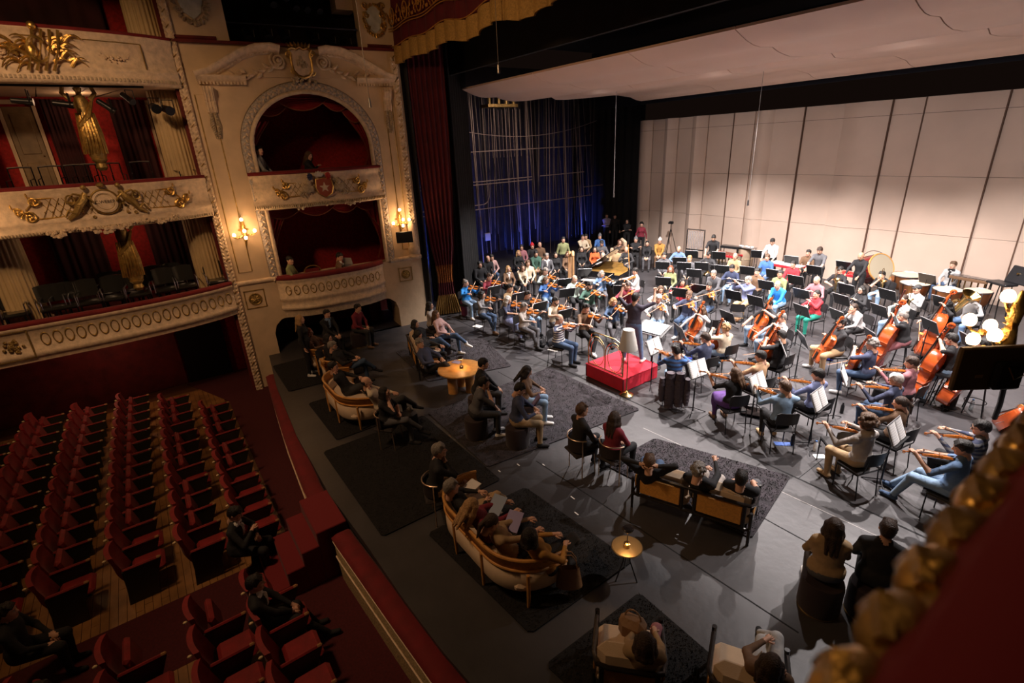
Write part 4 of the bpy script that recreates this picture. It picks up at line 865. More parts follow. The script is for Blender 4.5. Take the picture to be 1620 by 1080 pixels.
# ================================================================ parterre
ZF = -.95
struct('floor_parterre', MB().box((-8, -3.0, ZF - .06), (20, 10.5, .1)), mat('parterre_floor', (.10, .045, .018), .45, var=.2, vscale=2))
fp = D.objects['floor_parterre']
M_plank = mat('oak_plank', (.26, .125, .042), .42, var=.35, vscale=3, bump=.1, bscale=40)
for (x0, x1, y0, y1) in ((-16.6, -8.0, -5.5, .6), (-6.65, -4.0, -5.5, .5)):
    k = 0; y = y0
    g = MB()
    while y < y1:
        g2 = g; a = x0
        while a < x1: b = min(x1, a + R3.uniform(1.0, 2.2)); g2.box(((a + b) / 2, y + .055, ZF + .003 + R3.uniform(0, .002)), (b - a - .006, .104, .012)); a = b
        y += .11
    g.obj('plank', M_plank, fp, False, kind='stuff')
struct('trim_3', MB().prism([(-17.3, -.1), (-15.1, .75), (-8, .72), (-8.0, -5.5), (-6.65, -5.5), (-6.65, .45), (-3.4, .52), (-3.4, 1.45), (-8, 1.25), (-13.4, 1.7), (-15.4, 1.9), (-17.3, 1.6)][::-1], ZF + .0, ZF + .012), M_carpet)
# orchestra rail: red cap and carved cream panel, in two runs
M_fret = mat('fretwork', (.50, .38, .20), .6, bump=1.0, bscale=60, var=.55, vscale=45)
for (x0, x1, lab) in ((-14.0, -7.95, 'curved orchestra rail with red velvet cap left of the red steps'), (-6.75, -2.6, 'curved orchestra rail with red velvet cap right of the red steps')):
    e = empty('orchestra_rail', T(0, 0, 0), lab, 'railing'); xs = np.linspace(x0, x1, 24); ry = lambda x: float(np.interp(x, [-14.2, -12, -10.3, -8.1, -6.6, -4.9, -3.7, -2.4], [1.74, 1.5, 1.33, 1.17, 1.2, 1.3, 1.38, 1.5]))
    MB().grid([[(x, ry(x), ZF), (x, ry(x) - .02, -.5), (x, ry(x) - .02, -.14), (x, ry(x), -.10)] for x in xs]).obj('panel', M_fret, e, 's')
    MB().grid([[(x, ry(x) - .04, -.13), (x, ry(x) - .05, -.09), (x, ry(x) + .05, -.055), (x, ry(x) + .22, -.06), (x, ry(x) + .26, -.1), (x, ry(x) + .26, ZF)] for x in xs]).obj('velvet_cap', M_velvet, e, 's')
    for z_ in (-.17, -.46): MB().tube([(x, ry(x) - .03, z_) for x in xs], .014, 5).obj('bead', M_ivory, e)
# red carpeted steps up to the stage
e = empty('stage_steps', T(-7.38, .2, ZF), 'red carpeted steps climbing from the parterre aisle to the stage', 'steps')
for i in range(4):
    y0 = .26 * i; h = .2375 * (i + 1)
    MB().rbox((0, y0 + .13 + (.1 if i == 3 else 0), h / 2), (1.0, .27 + (.2 if i == 3 else 0), h), .012).obj('step', mat('step_carpet', (.17, .008, .012), .9, sheen=.05, bump=.2, bscale=120), e)
# theatre seats
def theatre_seat():
    W_ = .50; c = MB()
    G = []
    for t in np.linspace(0, 1, 7):
        z = .40 + .50 * t; y = -.02 - .13 * t; G.append([(x, y + .05 * (abs(x) / .25) ** 2 + (0.02 if t == 1 else 0), z + (.03 * math.cos(x * 6.2) if t > .9 else 0)) for x in np.linspace(-.24, .24, 9)])
    B = [[(p[0] * .98, p[1] - .07 - .02 * math.sin(i), p[2]) for p in r_] for i, r_ in enumerate(G)]
    c.grid([a + b[::-1] for a, b in zip(G, B)], closed=True); c.grid([G[-1], B[-1]]); c.grid([B[0], G[0]])
    back = c.mesh('backrest', M_seat)
    seat = MB().rbox((0, .26, .42), (.46, .44, .10), .045).mesh('seat_cushion', M_seat)
    fold = MB().rbox((0, .10, .58), (.46, .09, .36), .04, rot=[[1, 0, 0], [0, .97, -.22], [0, .22, .97]]).mesh('seat_cushion', M_seat)
    P = [(-.10, .0), (.30, .0), (.33, .30), (.46, .62), (-.05, .62), (-.06, .3)]
    panel = MB().prism(P, -.018, .018, 0, (vec(0, 1, 0), vec(0, 0, 1), vec(1, 0, 0))).mesh('side_panel', mat('seat_panel', (.026, .022, .014), .5, var=.2), False)
    arm = MB().rbox((0, .19, .645), (.052, .46, .04), .018).mesh('armrest', M_seat)
    tip = MB().rbox((0, .43, .645), (.05, .07, .045), .015).mesh('arm_tip', mat('varnished_tip', (.35, .17, .07), .35))
    tip2 = MB().rbox((0, -.06, .645), (.045, .06, .04), .015).mesh('arm_tip', MATS['varnished_tip'])
    knob = MB().ell((0, 0, 0), (.02, .028, .02), 8, 5).mesh('brass_knob', mat('pale_knob', (.80, .62, .34), .35))
    return back, seat, fold, panel, arm, tip, tip2, knob
SB, SS, SF, SP, SA, ST, ST2, SK = theatre_seat()
ORD = ['first', 'second', 'third', 'fourth', 'fifth', 'sixth', 'seventh', 'eighth', 'ninth', 'tenth', 'eleventh', 'twelfth', 'thirteenth', 'fourteenth', 'fifteenth']
def seat(x, y, lab, down, last, rz=0):
    e = empty('theatre_seat', T(x, y, ZF, rz), lab, 'seat', 'red velvet theatre seats')
    b = place('backrest', SB, e, T()); place('brass_knob', SK, b, T(.215, -.19, .88))
    place('seat_cushion', SS if down else SF, e, T()); place('side_panel', SP, e, T(.27, 0, 0)); a = place('armrest', SA, e, T(.27, 0, 0)); place('arm_tip', ST, a, T()); 
    if last: place('side_panel', SP, e, T(-.27, 0, 0)); a = place('armrest', SA, e, T(-.27, 0, 0)); place('arm_tip', ST, a, T())
rows = [(-.0, -14.0, -8.10), (-.80, -15.3, -8.20), (-1.68, -15.9, -8.42), (-2.58, -16.0, -8.50), (-3.45, -15.8, -8.6), (-4.3, -15.2, -8.7), (-5.15, -13.8, -8.9)]
rn = ['front row', 'second row', 'third row', 'fourth row', 'fifth row', 'sixth row', 'seventh row']
for ri, (y, x0, x1) in enumerate(rows):
    n = int((x1 - x0) / .553); yb = y + .17
    for i in range(n):
        x = x1 - i * .553 + .02
        yy = yb + .006 * max(0, -10 - x) ** 1.6
        down = (ri == 0 and i in (0, 1, 2, 3, 6)) or (ri in (1, 2, 3) and i == 0) or R3.rand() < .12
        seat(x - .22, yy, 'red theatre seat, %s left of the aisle, %s from the carpet aisle' % (rn[ri], ORD[min(i, 14)]), down, i == n - 1)
for ri, (y, x0, n) in enumerate([(-.12, -6.45, 5), (-.80, -6.42, 4), (-1.72, -6.4, 3), (-2.6, -6.4, 2)]):
    for i in range(n):
        seat(x0 + i * .58 + .02 - .22, y + .17, 'red theatre seat, %s right of the aisle, %s from the carpet aisle' % (rn[ri], ORD[i]), i > 0, False)
# foreground: gilded carved ledge and red velvet cushion of the camera's own box
e = empty('box_ledge', T(0, 0, 0), 'carved gilded ledge with red velvet top in the right foreground, out of focus', 'ledge')
ys = np.linspace(.1, 3.2, 60)
lx = lambda y: -.105 - .0 * y
G = [[(-.060 + .01 * math.sin(y * 9), y, 4.80), (-.085 + .004 * math.sin(y * 23), y, 4.885), (-.06, y, 4.925), (.02, y, 4.95), (.3, y, 4.95), (.32, y, 4.8)] for y in ys]
MB().grid(G).obj('velvet_top', mat('near_velvet', (.15, .003, .010), .9, sheen=.05), e, 's')
MB().box((-.02, 1.6, 4.2), (.16, 3.2, 1.2)).obj('ledge_body', M_cream, e, False)
for i in range(26):
    y = .12 + i * .115; g = MB()
    g.ell((-.095, y, 4.858), (.036, .058, .045), 12, 8); g.ell((-.105, y + .055, 4.80), (.034, .04, .06), 10, 6)
    g.tube([(-.09, y - .05, 4.885), (-.11, y, 4.89), (-.128, y + .03, 4.84), (-.12, y + .06, 4.77)], [.012, .016, .014, .008], 6)
    g.obj('carved_leaf_boss', [M_oldgold, M_gold][i % 2] if 1 else M_gold, e)
MB().grid([[(-.07, y, 4.9), (-.10, y, 4.87), (-.11, y, 4.78), (-.08, y, 4.7)] for y in ys]).obj('moulding', M_oldgold, e, 's')
light('POINT', (-.25, 1.0, 6.2), None, 3, WARM, .15, name='near_ledge_light')  # unseen warm point light above the near ledge
# sconce and display of the near side, mirrored
sconce(vec(-.785, 5.885, 3.66), -vec(.94, -.0, 0) * 1.0 + vec(0, -.25, 0), 'large gilt sconce with round glass shades at the right edge', .78, 14, br=1.35)
e = empty('rear_display', T(-.79, 5.24, 3.54, .94), 'back of a black flat display mounted at the right edge, facing the stage', 'monitor')
a = at_x(1508, 547, 0) if 0 else None
tx = vec(.42, .07, .0); 
MB().rbox((.0, .0, 0), (.54, .05, .38), .012).obj('casing', mat('display_back', (.2, .14, .07), .4, bump=.1), e)
MB().rbox((.12, -.05, -.05), (.22, .07, .24), .02).obj('bracket', M_blackplastic, e)
MB().box((-.08, -.027, -.06), (.06, .003, .025)).obj('rating_label', mat('label_tan', (.55, .38, .18), .6), e, False)
MB().tube([(.07, -.09, .04), (.1, -.13, -.05), (.16, -.12, -.02), (.25, -.1, -.03)], .006, 5).obj('cable', M_brass, e)
MB().tube([(.2, .02, -.18), (.3, .1, -.4), (.4, .2, -.6)], .02, 6).obj('arm', M_blackmetal, e)
# ================================================================ people: implicit bodies meshed with surface nets
EDG = [(0, 1), (2, 3), (4, 5), (6, 7), (0, 2), (1, 3), (4, 6), (5, 7), (0, 4), (1, 5), (2, 6), (3, 7)]
OFF = np.array([(i & 1, (i >> 1) & 1, (i >> 2) & 1) for i in range(8)])
def nets(F, org, h):
    nx, ny, nz = F.shape; c = [F[o[0]:nx - 1 + o[0], o[1]:ny - 1 + o[1], o[2]:nz - 1 + o[2]] for o in OFF]
    ins = sum((q < 0).astype(np.int8) for q in c); act = (ins > 0) & (ins < 8); ids = np.argwhere(act)
    cv = np.stack([q[act] for q in c], 1); acc = np.zeros((len(ids), 3)); cnt = np.zeros(len(ids))
    for a, b in EDG:
        va, vb = cv[:, a], cv[:, b]; m = (va < 0) != (vb < 0); t = np.where(m, va / np.where(m, va - vb, 1), 0)[:, None]
        acc += np.where(m[:, None], OFF[a] + t * (OFF[b] - OFF[a]), 0); cnt += m
    V = org + (ids + acc / cnt[:, None]) * h
    idx = -np.ones(act.shape, int); idx[act] = np.arange(len(ids)); Q = []
    for ax in range(3):
        sh = [slice(1, nx - 1), slice(1, ny - 1), slice(1, nz - 1)]; lo = list(sh); hi = list(sh); hi[ax] = slice(2, None) if 0 else slice(sh[ax].start + 1, sh[ax].stop + 1)
        A_ = F[tuple(lo)] < 0; B_ = F[tuple(hi)] < 0; m = A_ != B_; e = np.argwhere(m) + 1
        u, v = [(1, 2), (2, 0), (0, 1)][ax]; q = []
        for du, dv in ((1, 1), (0, 1), (0, 0), (1, 0)):
            p = e.copy(); p[:, u] -= du; p[:, v] -= dv; ok = (p >= 0).all(1) & (p < np.array(act.shape)).all(1); p = np.clip(p, 0, np.array(act.shape) - 1); k = idx[p[:, 0], p[:, 1], p[:, 2]]; q.append(np.where(ok, k, -1))
        q = np.stack(q, 1); fl_ = ~A_[m]; q[fl_] = q[fl_][:, ::-1]; Q.append(q[(q >= 0).all(1)])
    return V, np.vstack(Q)
class SDF:
    def __init__(s, lo, hi, h):
        s.h = h; s.org = np.array(lo, float); s.n = np.ceil((np.array(hi) - s.org) / h).astype(int) + 1; s.F = np.full(s.n, .5, np.float32); s.pr = []
    def reg(s, c0, c1, r):
        a = np.floor((np.minimum(c0, c1) - r - s.org) / s.h).astype(int); b = np.ceil((np.maximum(c0, c1) + r - s.org) / s.h).astype(int) + 1
        a = np.clip(a, 0, s.n - 1); b = np.clip(b, 1, s.n); ax = [s.org[i] + np.arange(a[i], b[i]) * s.h for i in range(3)]
        return tuple(slice(a[i], b[i]) for i in range(3)), np.stack(np.meshgrid(*ax, indexing='ij'), -1)
    def mix(s, sl, d, k):
        f = s.F[sl]; hh = np.maximum(k - np.abs(f - d), 0) / k; s.F[sl] = np.minimum(f, d) - hh * hh * k * .25
    def sub(s, sl, d, k):
        f = s.F[sl]; d = -d; hh = np.maximum(k - np.abs(f - d), 0) / k; s.F[sl] = np.maximum(f, d) + hh * hh * k * .25
    @staticmethod
    def dcap(P, a, b, ra, rb):
        ab = b - a; t = np.clip(((P - a) @ ab) / (ab @ ab + 1e-9), 0, 1); return np.linalg.norm(P - a - t[..., None] * ab, axis=-1) - (ra + (rb - ra) * t)
    @staticmethod
    def dell(P, c, r, R):
        q = (P - c) @ R if R is not None else P - c; k = np.linalg.norm(q / r, axis=-1); return (k - 1) * np.min(r) * (.5 + .5 * 1)
    def cap(s, a, b, ra, rb, k=.03, m=0):
        a = np.array(a, float); b = np.array(b, float); sl, P = s.reg(a, b, max(ra, rb) + k + 2 * s.h)
        if P.size: s.mix(sl, s.dcap(P, a, b, ra, rb), k)
        s.pr.append((0, a, b, ra, rb, m))
    def ell(s, c, r, k=.03, m=0, R=None, sub=False):
        c = np.array(c, float); r = np.array(r, float); sl, P = s.reg(c, c, max(r) + k + 2 * s.h)
        if P.size: (s.sub if sub else s.mix)(sl, s.dell(P, c, r, R), k)
        if not sub: s.pr.append((1, c, r, R, 0, m))
    def mesh(s):
        V, Q = nets(s.F, s.org, s.h); C = V[Q].mean(1); best = np.full(len(C), 9.); mi = np.zeros(len(C), int)
        for p in s.pr:
            d = s.dcap(C, p[1], p[2], p[3], p[4]) if p[0] == 0 else s.dell(C, p[1], p[2], p[3])
            b = d < best; best[b] = d[b]; mi[b] = p[5]
        return V, Q, mi
def rotm(yaw=0, pitch=0, roll=0):     # yaw +left turn about z, pitch + nods down, roll about y
    cy, sy, cp, sp, cr, sr = math.cos(yaw), math.sin(yaw), math.cos(-pitch), math.sin(-pitch), math.cos(roll), math.sin(roll)
    return np.array([[cy, -sy, 0], [sy, cy, 0], [0, 0, 1]]) @ np.array([[1, 0, 0], [0, cp, -sp], [0, sp, cp]]) @ np.array([[cr, 0, sr], [0, 1, 0], [-sr, 0, cr]])
# head template, face toward +y, origin at head centre
def head_template(h):
    s = SDF((-.12, -.14, -.19), (.12, .15, .15), h)
    s.ell((0, -.012, .028), (.074, .094, .088), .02); s.ell((0, .022, -.03), (.062, .074, .085), .03); s.ell((0, .055, -.088), (.030, .028, .024), .03)
    s.cap((-.045, .02, -.06), (-.018, .06, -.088), .022, .018, .03); s.cap((.045, .02, -.06), (.018, .06, -.088), .022, .018, .03)
    s.ell((-.042, .066, -.028), (.02, .016, .018), .02); s.ell((.042, .066, -.028), (.02, .016, .018), .02)
    s.cap((-.045, .082, .022), (.045, .082, .022), .009, .009, .015)
    for q in (-1, 1): s.ell((q * .030, .094, .004), (.018, .013, .011), .012, sub=True)
    s.cap((0, .088, .012), (0, .110, -.026), .008, .0125, .010); s.cap((-.011, .098, -.030), (.011, .098, -.030), .009, .009, .008)
    s.cap((-.018, .088, -.055), (.018, .088, -.055), .007, .007, .008, 6); s.cap((-.014, .086, -.064), (.014, .086, -.064), .007, .007, .008, 6)
    for q in (-1, 1): s.ell((q * .077, -.008, -.005), (.010, .020, .031), .008)
    s.cap((0, -.022, -.05), (0, -.035, -.17), .052, .055, .03)
    V, Q, mi = s.mesh(); g = MB(); g.add(V, Q); g.m = mi.tolist()
    for q in (-1, 1):
        g.ell((q * .030, .083, .004), (.0125, .010, .009), 8, 5, 8); g.ell((q * .030, .0915, .004), (.0055, .004, .006), 6, 4, 5)
        g.tube([(q * .016, .094, .022), (q * .032, .094, .027), (q * .047, .085, .021)], [.003, .004, .002], 4, 5)
    return np.vstack(g.v), g.f, g.m
HEAD = {0: head_template(.0075), 1: head_template(.0115)}
HAIRS = {}
def hair_mesh(kind):
    if kind in HAIRS: return HAIRS[kind]
    s = SDF((-.22, -.26, -.48), (.22, .18, .22), .0105); R = R3
    def base(rx=.083, ry=.100, rz=.094, c=(0, -.022, .036)): s.ell(c, (rx, ry, rz), .02)
    if kind in ('short', 'fringe', 'wavy', 'bun', 'pony', 'long', 'bob', 'curly', 'thin', 'afro'):
        base(); s.ell((0, -.065, -.01), (.068, .055, .068), .02)
        if kind in ('fringe', 'short', 'wavy'):
            for x in (-.045, -.015, .015, .045): s.cap((x, .02, .105), (x * 1.1, .082, .062), .022, .012, .02)
        if kind == 'short':
            for q in (-1, 1): s.cap((q * .074, -.01, .03), (q * .075, .01, -.005), .014, .008, .02)
        if kind == 'wavy':
            for i in range(22): a = R.uniform(0, 6.28); e_ = R.uniform(.1, 1.3); s.ell((.075 * math.cos(a) * math.cos(e_), -.02 + .09 * math.sin(a) * math.cos(e_) * (1 if math.sin(a) < .3 else .6), .04 + .09 * math.sin(e_)), (.026, .026, .022), .012)
        if kind == 'bun': s.ell((0, -.095, .10), (.042, .04, .04), .012)
        if kind == 'pony': s.cap((0, -.105, .03), (0, -.15, -.06), .03, .032, .02); s.cap((0, -.15, -.06), (.01, -.13, -.24), .032, .012, .02)
        if kind in ('long', 'bob'):
            L_ = -.30 if kind == 'long' else -.13
            for x, y in ((-.075, -.02), (.075, -.02), (-.05, -.085), (.05, -.085), (0, -.10), (-.08, .02), (.08, .02)):
                l = L_ * (1 if y < 0 else .75) + R.uniform(-.03, .03)
                s.cap((x, y, .02), (x * 1.12, y - .01, -.10), .028, .032, .03); s.cap((x * 1.12, y - .01, -.10), (x * 1.15, y - (.06 if y < -.05 else .0) * (kind == 'long'), l), .036, .018, .03)
        if kind in ('curly', 'afro'):
            rr = .028 if kind == 'curly' else .034
            for i in range(70 if kind == 'curly' else 110):
                a = R.uniform(0, 6.28); e_ = R.uniform(-.7, 1.5); k = 1.12 if kind == 'curly' else 1.32
                y = math.sin(a) * math.cos(e_)
                if y > .45 and e_ < .55: continue
                s.ell((.08 * k * math.cos(a) * math.cos(e_), -.02 + .092 * k * y, .025 + .09 * k * math.sin(e_)), (rr,) * 3, .006)
        # open the face
        s.ell((0, .115, -.035), (.066, .07, .085), .01, sub=True); s.ell((0, .13, .02), (.058, .055, .045), .01, sub=True)
        if kind in ('thin',): s.ell((0, .03, .14), (.062, .10, .045), .01, sub=True)
    if kind == 'balding':
        s.ell((0, -.03, .0), (.084, .086, .062), .01); s.ell((0, .12, .0), (.09, .10, .12), .01, sub=True); s.ell((0, -.0, .10), (.065, .085, .07), .01, sub=True)
    if kind == 'cap':
        base(.085, .103, .090); s.ell((0, .10, -.06), (.09, .09, .10), .01, sub=True); s.ell((0, -.05, -.09), (.1, .1, .07), .01, sub=True); s.ell((0, .115, .052), (.06, .055, .011), .012)
    if kind == 'beanie':
        base(.088, .105, .105, (0, -.02, .045)); s.ell((0, .11, -.06), (.09, .09, .10), .01, sub=True); s.ell((0, -.05, -.09), (.12, .12, .085), .01, sub=True); s.cap((-.05, .055, .05), (.05, .055, .05), .03, .03, .02); s.ell((0, -.03, .155), (.03, .03, .025), .01)
    V, Q, mi = s.mesh(); me = D.meshes.new('hair_' + kind); me.from_pydata(V.tolist(), [], Q.tolist()); me.polygons.foreach_set('use_smooth', [True] * len(Q)); me.materials.append(None)
    HAIRS[kind] = me; return me
def ikp(S_, T_, pole, l1=.29, l2=.26):
    d = T_ - S_; L_ = np.linalg.norm(d)
    if L_ > (l1 + l2) * .985: T_ = S_ + d / L_ * (l1 + l2) * .985; d = T_ - S_; L_ = np.linalg.norm(d)
    if L_ < .12: L_ = .12
    u = d / np.linalg.norm(d); a = (l1 * l1 - l2 * l2 + L_ * L_) / (2 * L_); hh = math.sqrt(max(l1 * l1 - a * a, 0)); p = np.array(pole, float); p = p - u * (p @ u); p /= np.linalg.norm(p)
    return S_ + u * a + p * hh, T_
LEGS = {'normal': (((.12, .43, .50), (.12, .42, .09)), ((-.12, .43, .50), (-.12, .40, .09))),
        'apart': (((.25, .40, .50), (.24, .38, .09)), ((-.25, .40, .50), (-.24, .36, .09))),
        'cross': (((.02, .45, .60), (-.14, .66, .36)), ((-.10, .43, .50), (-.10, .45, .09))),
        'crossl': (((.10, .43, .50), (.10, .45, .09)), ((-.02, .45, .60), (.14, .66, .36))),
        'ext': (((.13, .44, .49), (.13, .76, .10)), ((-.11, .44, .50), (-.12, .62, .09))),
        'tuck': (((.12, .42, .49), (.12, .20, .10)), ((-.12, .42, .49), (-.08, .26, .10))),
        'ankle': (((.12, .42, .50), (.00, .48, .09)), ((-.12, .42, .50), (.06, .56, .10))),
        'stand': (((.10, .03, .49), (.11, .0, .08)), ((-.10, .03, .49), (-.11, .02, .08))),
        'wide': (((.16, .05, .49), (.22, .02, .08)), ((-.15, .04, .49), (-.2, -.02, .08))),
        'perch': (((.14, .36, .62), (.16, .34, .24)), ((-.12, .30, .52), (-.14, .30, .09)))}
# pose: lean, twist, legs, right hand, left hand, right pole, left pole, head(yaw, pitch, roll)
POSES = {
 'lap': (.08, 0, 'normal', (.10, .32, .60), (-.10, .30, .60), (1, -.3, -.6), (-1, -.3, -.6), (0, .05, 0)),
 'fold': (.38, 0, 'normal', (.04, .46, .56), (-.04, .45, .57), (1, -.1, -.5), (-1, -.1, -.5), (0, .1, 0)),
 'armsx': (.02, 0, 'ext', (-.14, .20, .90), (.14, .19, .86), (1, .1, -.6), (-1, .1, -.6), (0, .0, 0)),
 'chin': (.42, 0, 'normal', (.02, .40, .98), (-.02, .42, .60), (.6, .3, -1), (-1, 0, -.5), (0, .02, .05)),
 'chinup': (.05, .1, 'cross', (.08, .20, 1.04), (-.08, .26, .72), (.9, .3, -1), (-1, -.1, -.5), (0, .0, .08)),
 'recline': (-.34, 0, 'cross', (.12, .22, .68), (-.14, .24, .68), (1, -.2, -.4), (-1, -.2, -.4), (0, .05, 0)),
 'read': (.12, 0, 'normal', (.12, .34, .74), (-.12, .34, .74), (1, 0, -.6), (-1, 0, -.6), (0, .5, 0)),
 'phone': (.15, 0, 'normal', (.05, .30, .88), (-.08, .30, .70), (1, 0, -.6), (-1, 0, -.6), (0, .4, 0)),
 'behind': (-.28, 0, 'cross', (.10, -.10, 1.16), (-.10, -.10, 1.16), (1, -.1, .5), (-1, -.1, .5), (0, .1, 0)),
 'violin': (.03, .0, 'normal', (.20, .42, .92), (-.31, .38, .98), (1, -.1, -.5), (-.5, .2, -1), (.45, .22, -.18)),
 'violinr': (.03, .0, 'ankle', (.14, .44, .86), (-.31, .38, .98), (1, -.1, -.5), (-.5, .2, -1), (.45, .25, -.2)),
 'violinh': (.03, .0, 'normal', (.34, .36, 1.10), (-.31, .38, .98), (1, -.1, -.2), (-.5, .2, -1), (.45, .2, -.18)),
 'cello': (.02, 0, 'apart', (.36, .40, .62), (-.20, .24, 1.08), (1, -.1, -.2), (-1, .1, -.3), (-.1, .25, 0)),
 'celloarms': (.0, 0, 'apart', (-.14, .22, .90), (.14, .20, .86), (1, .1, -.6), (-1, .1, -.6), (.2, .0, 0)),
 'bass': (.18, 0, 'perch', (.36, .38, .86), (-.26, .25, 1.42), (1, -.1, -.3), (-1, .1, .1), (-.1, .3, 0)),
 'flute': (.02, .0, 'normal', (.34, .16, 1.10), (.16, .24, 1.10), (1, .1, -.6), (-.6, .6, -1), (-.3, .12, .12)),
 'oboe': (.05, .0, 'normal', (.02, .36, .88), (-.02, .26, .99), (1, 0, -.6), (-1, 0, -.6), (0, .1, 0)),
 'bassoon': (.03, 0, 'normal', (.22, .14, .74), (-.12, .26, 1.04), (1, -.2, -.4), (-1, .1, -.5), (.1, .1, 0)),
 'trombone': (.02, 0, 'normal', (.04, .40, 1.06), (-.06, .18, 1.08), (1, .1, -.5), (-1, .1, -.5), (0, .0, 0)),
 'bonelap': (.02, 0, 'normal', (.10, .28, .78), (-.08, .26, .92), (1, 0, -.5), (-1, 0, -.5), (0, .1, 0)),
 'tuba': (.02, 0, 'apart', (.16, .36, .88), (-.22, .28, .78), (1, 0, -.3), (-1, 0, -.3), (0, .0, 0)),
 'horn': (.03, 0, 'normal', (.22, .12, .74), (-.08, .26, .92), (1, -.1, -.3), (-1, .1, -.3), (0, .1, 0)),
 'typing': (.12, 0, 'normal', (.16, .38, .74), (-.16, .38, .74), (1, 0, -.5), (-1, 0, -.5), (0, .3, 0)),
 'stand': (.0, 0, 'stand', (.26, .06, .84), (-.26, .06, .84), (.6, -.6, 0), (-.6, -.6, 0), (0, .05, 0)),
 'standx': (.0, 0, 'stand', (-.12, .22, 1.16), (.12, .20, 1.12), (1, .1, -.6), (-1, .1, -.6), (0, .05, 0)),
 'perc': (.22, 0, 'stand', (.20, .48, .98), (-.20, .48, .98), (1, -.3, -.2), (-1, -.3, -.2), (0, .45, 0)),
 'conduct': (.04, 0, 'wide', (.40, .24, 1.70), (-.36, .26, 1.74), (1, -.2, -.6), (-1, -.2, -.6), (-.1, .1, 0)),
 'standviolin': (.03, .0, 'stand', (.20, .42, 1.30), (-.31, .38, 1.36), (1, -.1, -.5), (-.5, .2, -1), (.45, .22, -.18)),
}
def build_body(pose, o):
    lean, twist, legs, hr, hl, pr, pl, hd = POSES[pose]; lean += o.get('lean', 0); legs = o.get('legs', legs); f = o.get('f', 0); det = o.get('det', 1); seat_ = o.get('seat', 0)
    stand = legs in ('stand', 'wide'); hz = .94 if stand else (.78 if legs == 'perch' else .56 - o.get('low', 0)); h = .0165 if det == 0 else .024
    k = .94 if f else 1.0
    Rt = rotm(twist, lean); hip = vec(0, 0, hz)
    sp = lambda x, y, z: hip + Rt @ vec(x, y, z) * k
    nb = sp(0, -.015, .50); hc = nb + Rt @ vec(0, .03, .155) * k + vec(0, 0, .0)
    yaw, pit, rol = hd; yaw += o.get('yaw', 0); pit += o.get('pitch', 0); RH_ = rotm(yaw, pit, rol)
    sw = .175 * k * (1 if not f else .93)
    A_, B_ = np.array([-.62, -.42, 0]), np.array([.62, .95, hc[2] + .18])
    s = SDF(A_, B_, h); b_ = o.get('bulk', 1.0)
    s.ell(hip + vec(0, -.01, .02), (.165 * k * b_, .135 * b_, .115), .04, 2, Rt)
    s.ell(sp(0, .0, .19), (.150 * b_ * (.9 if f else 1), .112 * b_, .17), .05, 1, Rt); s.ell(sp(0, .0, .35), (.170 * b_ * (.92 if f else 1), .115, .17), .05, 1, Rt)
    s.ell(sp(0, -.005, .08), (.170 * b_, .130 * b_, .09), .04, 1, Rt)
    if f:
        for q in (-1, 1): s.ell(sp(q * .075, .095, .33), (.062, .055, .062), .03, 1)
    SR, SL = sp(sw, -.01, .428), sp(-sw, -.01, .428)
    s.cap(SR, sp(.03, -.02, .505), .052, .042, .05, 1); s.cap(SL, sp(-.03, -.02, .505), .052, .042, .05, 1)
    s.cap(nb - Rt @ vec(0, 0, .03), hc + RH_ @ vec(0, -.03, -.10), .056 * k, .050 * k, .02, 0)
    if o.get('collar'): s.cap(sp(-.05, .03, .485), sp(.05, .03, .485), .045, .045, .02, 7); s.cap(sp(0, .095, .44), sp(0, .115, .28), .035, .02, .01, 7)
    if o.get('hood'): s.ell(nb + Rt @ vec(0, -.06, -.01), (.11, .07, .07), .03, 1)
    hr = np.array(o.get('hr', hr), float); hl = np.array(o.get('hl', hl), float)
    if pose in ('chin', 'chinup'): hr = hc + RH_ @ vec(.055, .075, -.185)
    if pose == 'behind': hr = hc + vec(.12, -.07, -.01); hl = hc + vec(-.12, -.07, -.01)
    hands = []
    for Sh, Hn, P_, sg in ((SR, hr, pr, 1), (SL, hl, pl, -1)):
        E_, W_ = ikp(Sh, Hn, P_, .29 * k, .25 * k)
        s.cap(Sh, E_, .056 * k * b_ ** .5, .045 * k, .035, 1 if o.get('sleeve', 1) < 2 else 4); m_ = E_ + (W_ - E_) * .93
        s.cap(E_, m_, .043 * k, .029 * k, .02, 4)
        dr = (W_ - E_) / np.linalg.norm(W_ - E_)
        s.cap(W_ - dr * .01, W_ + dr * .075 * k, .026 * k, .031 * k, .015, 0); hands.append((W_, dr, sg))
    (KR, AR_), (KL, AL) = LEGS[legs]
    for K_, An, sg in ((KR, AR_, 1), (KL, AL, -1)):
        K_ = vec(*K_); An = vec(*An); hp = hip + vec(sg * .092, .0, -.005)
        if not stand: K_ = K_ + vec(0, 0, .02)
        bs = b_ ** .5 * (1.08 if not f else 1.0)
        s.cap(hp, K_, .088 * bs, .062 * bs, .035, 2); s.cap(K_, K_ + (An - K_) * .92, .060 * bs, .043 * bs, .03, 2 if not o.get('bare') else 0)
        fw = K_ - hp; fd = vec(fw[0], fw[1], 0) if not stand else vec(sg * .3, 1, 0); fd /= np.linalg.norm(fd); sh = An - K_; 
        dn = vec(0, 0, -.35 if An[2] > .2 else 0); t_ = An + fd * .15 + dn * .2 - vec(0, 0, .045)
        s.cap(An - vec(0, 0, .04) - fd * .03, t_, .043, .036, .02, 3); s.cap(An, An - vec(0, 0, .03), .043, .045, .02, 3)
    if o.get('skirt'):
        s.ell(hip + vec(0, .2, -.05), (.23, .30, .13), .05, 2); s.ell(hip + vec(0, .40, -.16), (.20, .12, .18), .05, 2)
    V, Q, mi = s.mesh(); g = MB(); g.add(V, Q); g.m = mi.tolist()
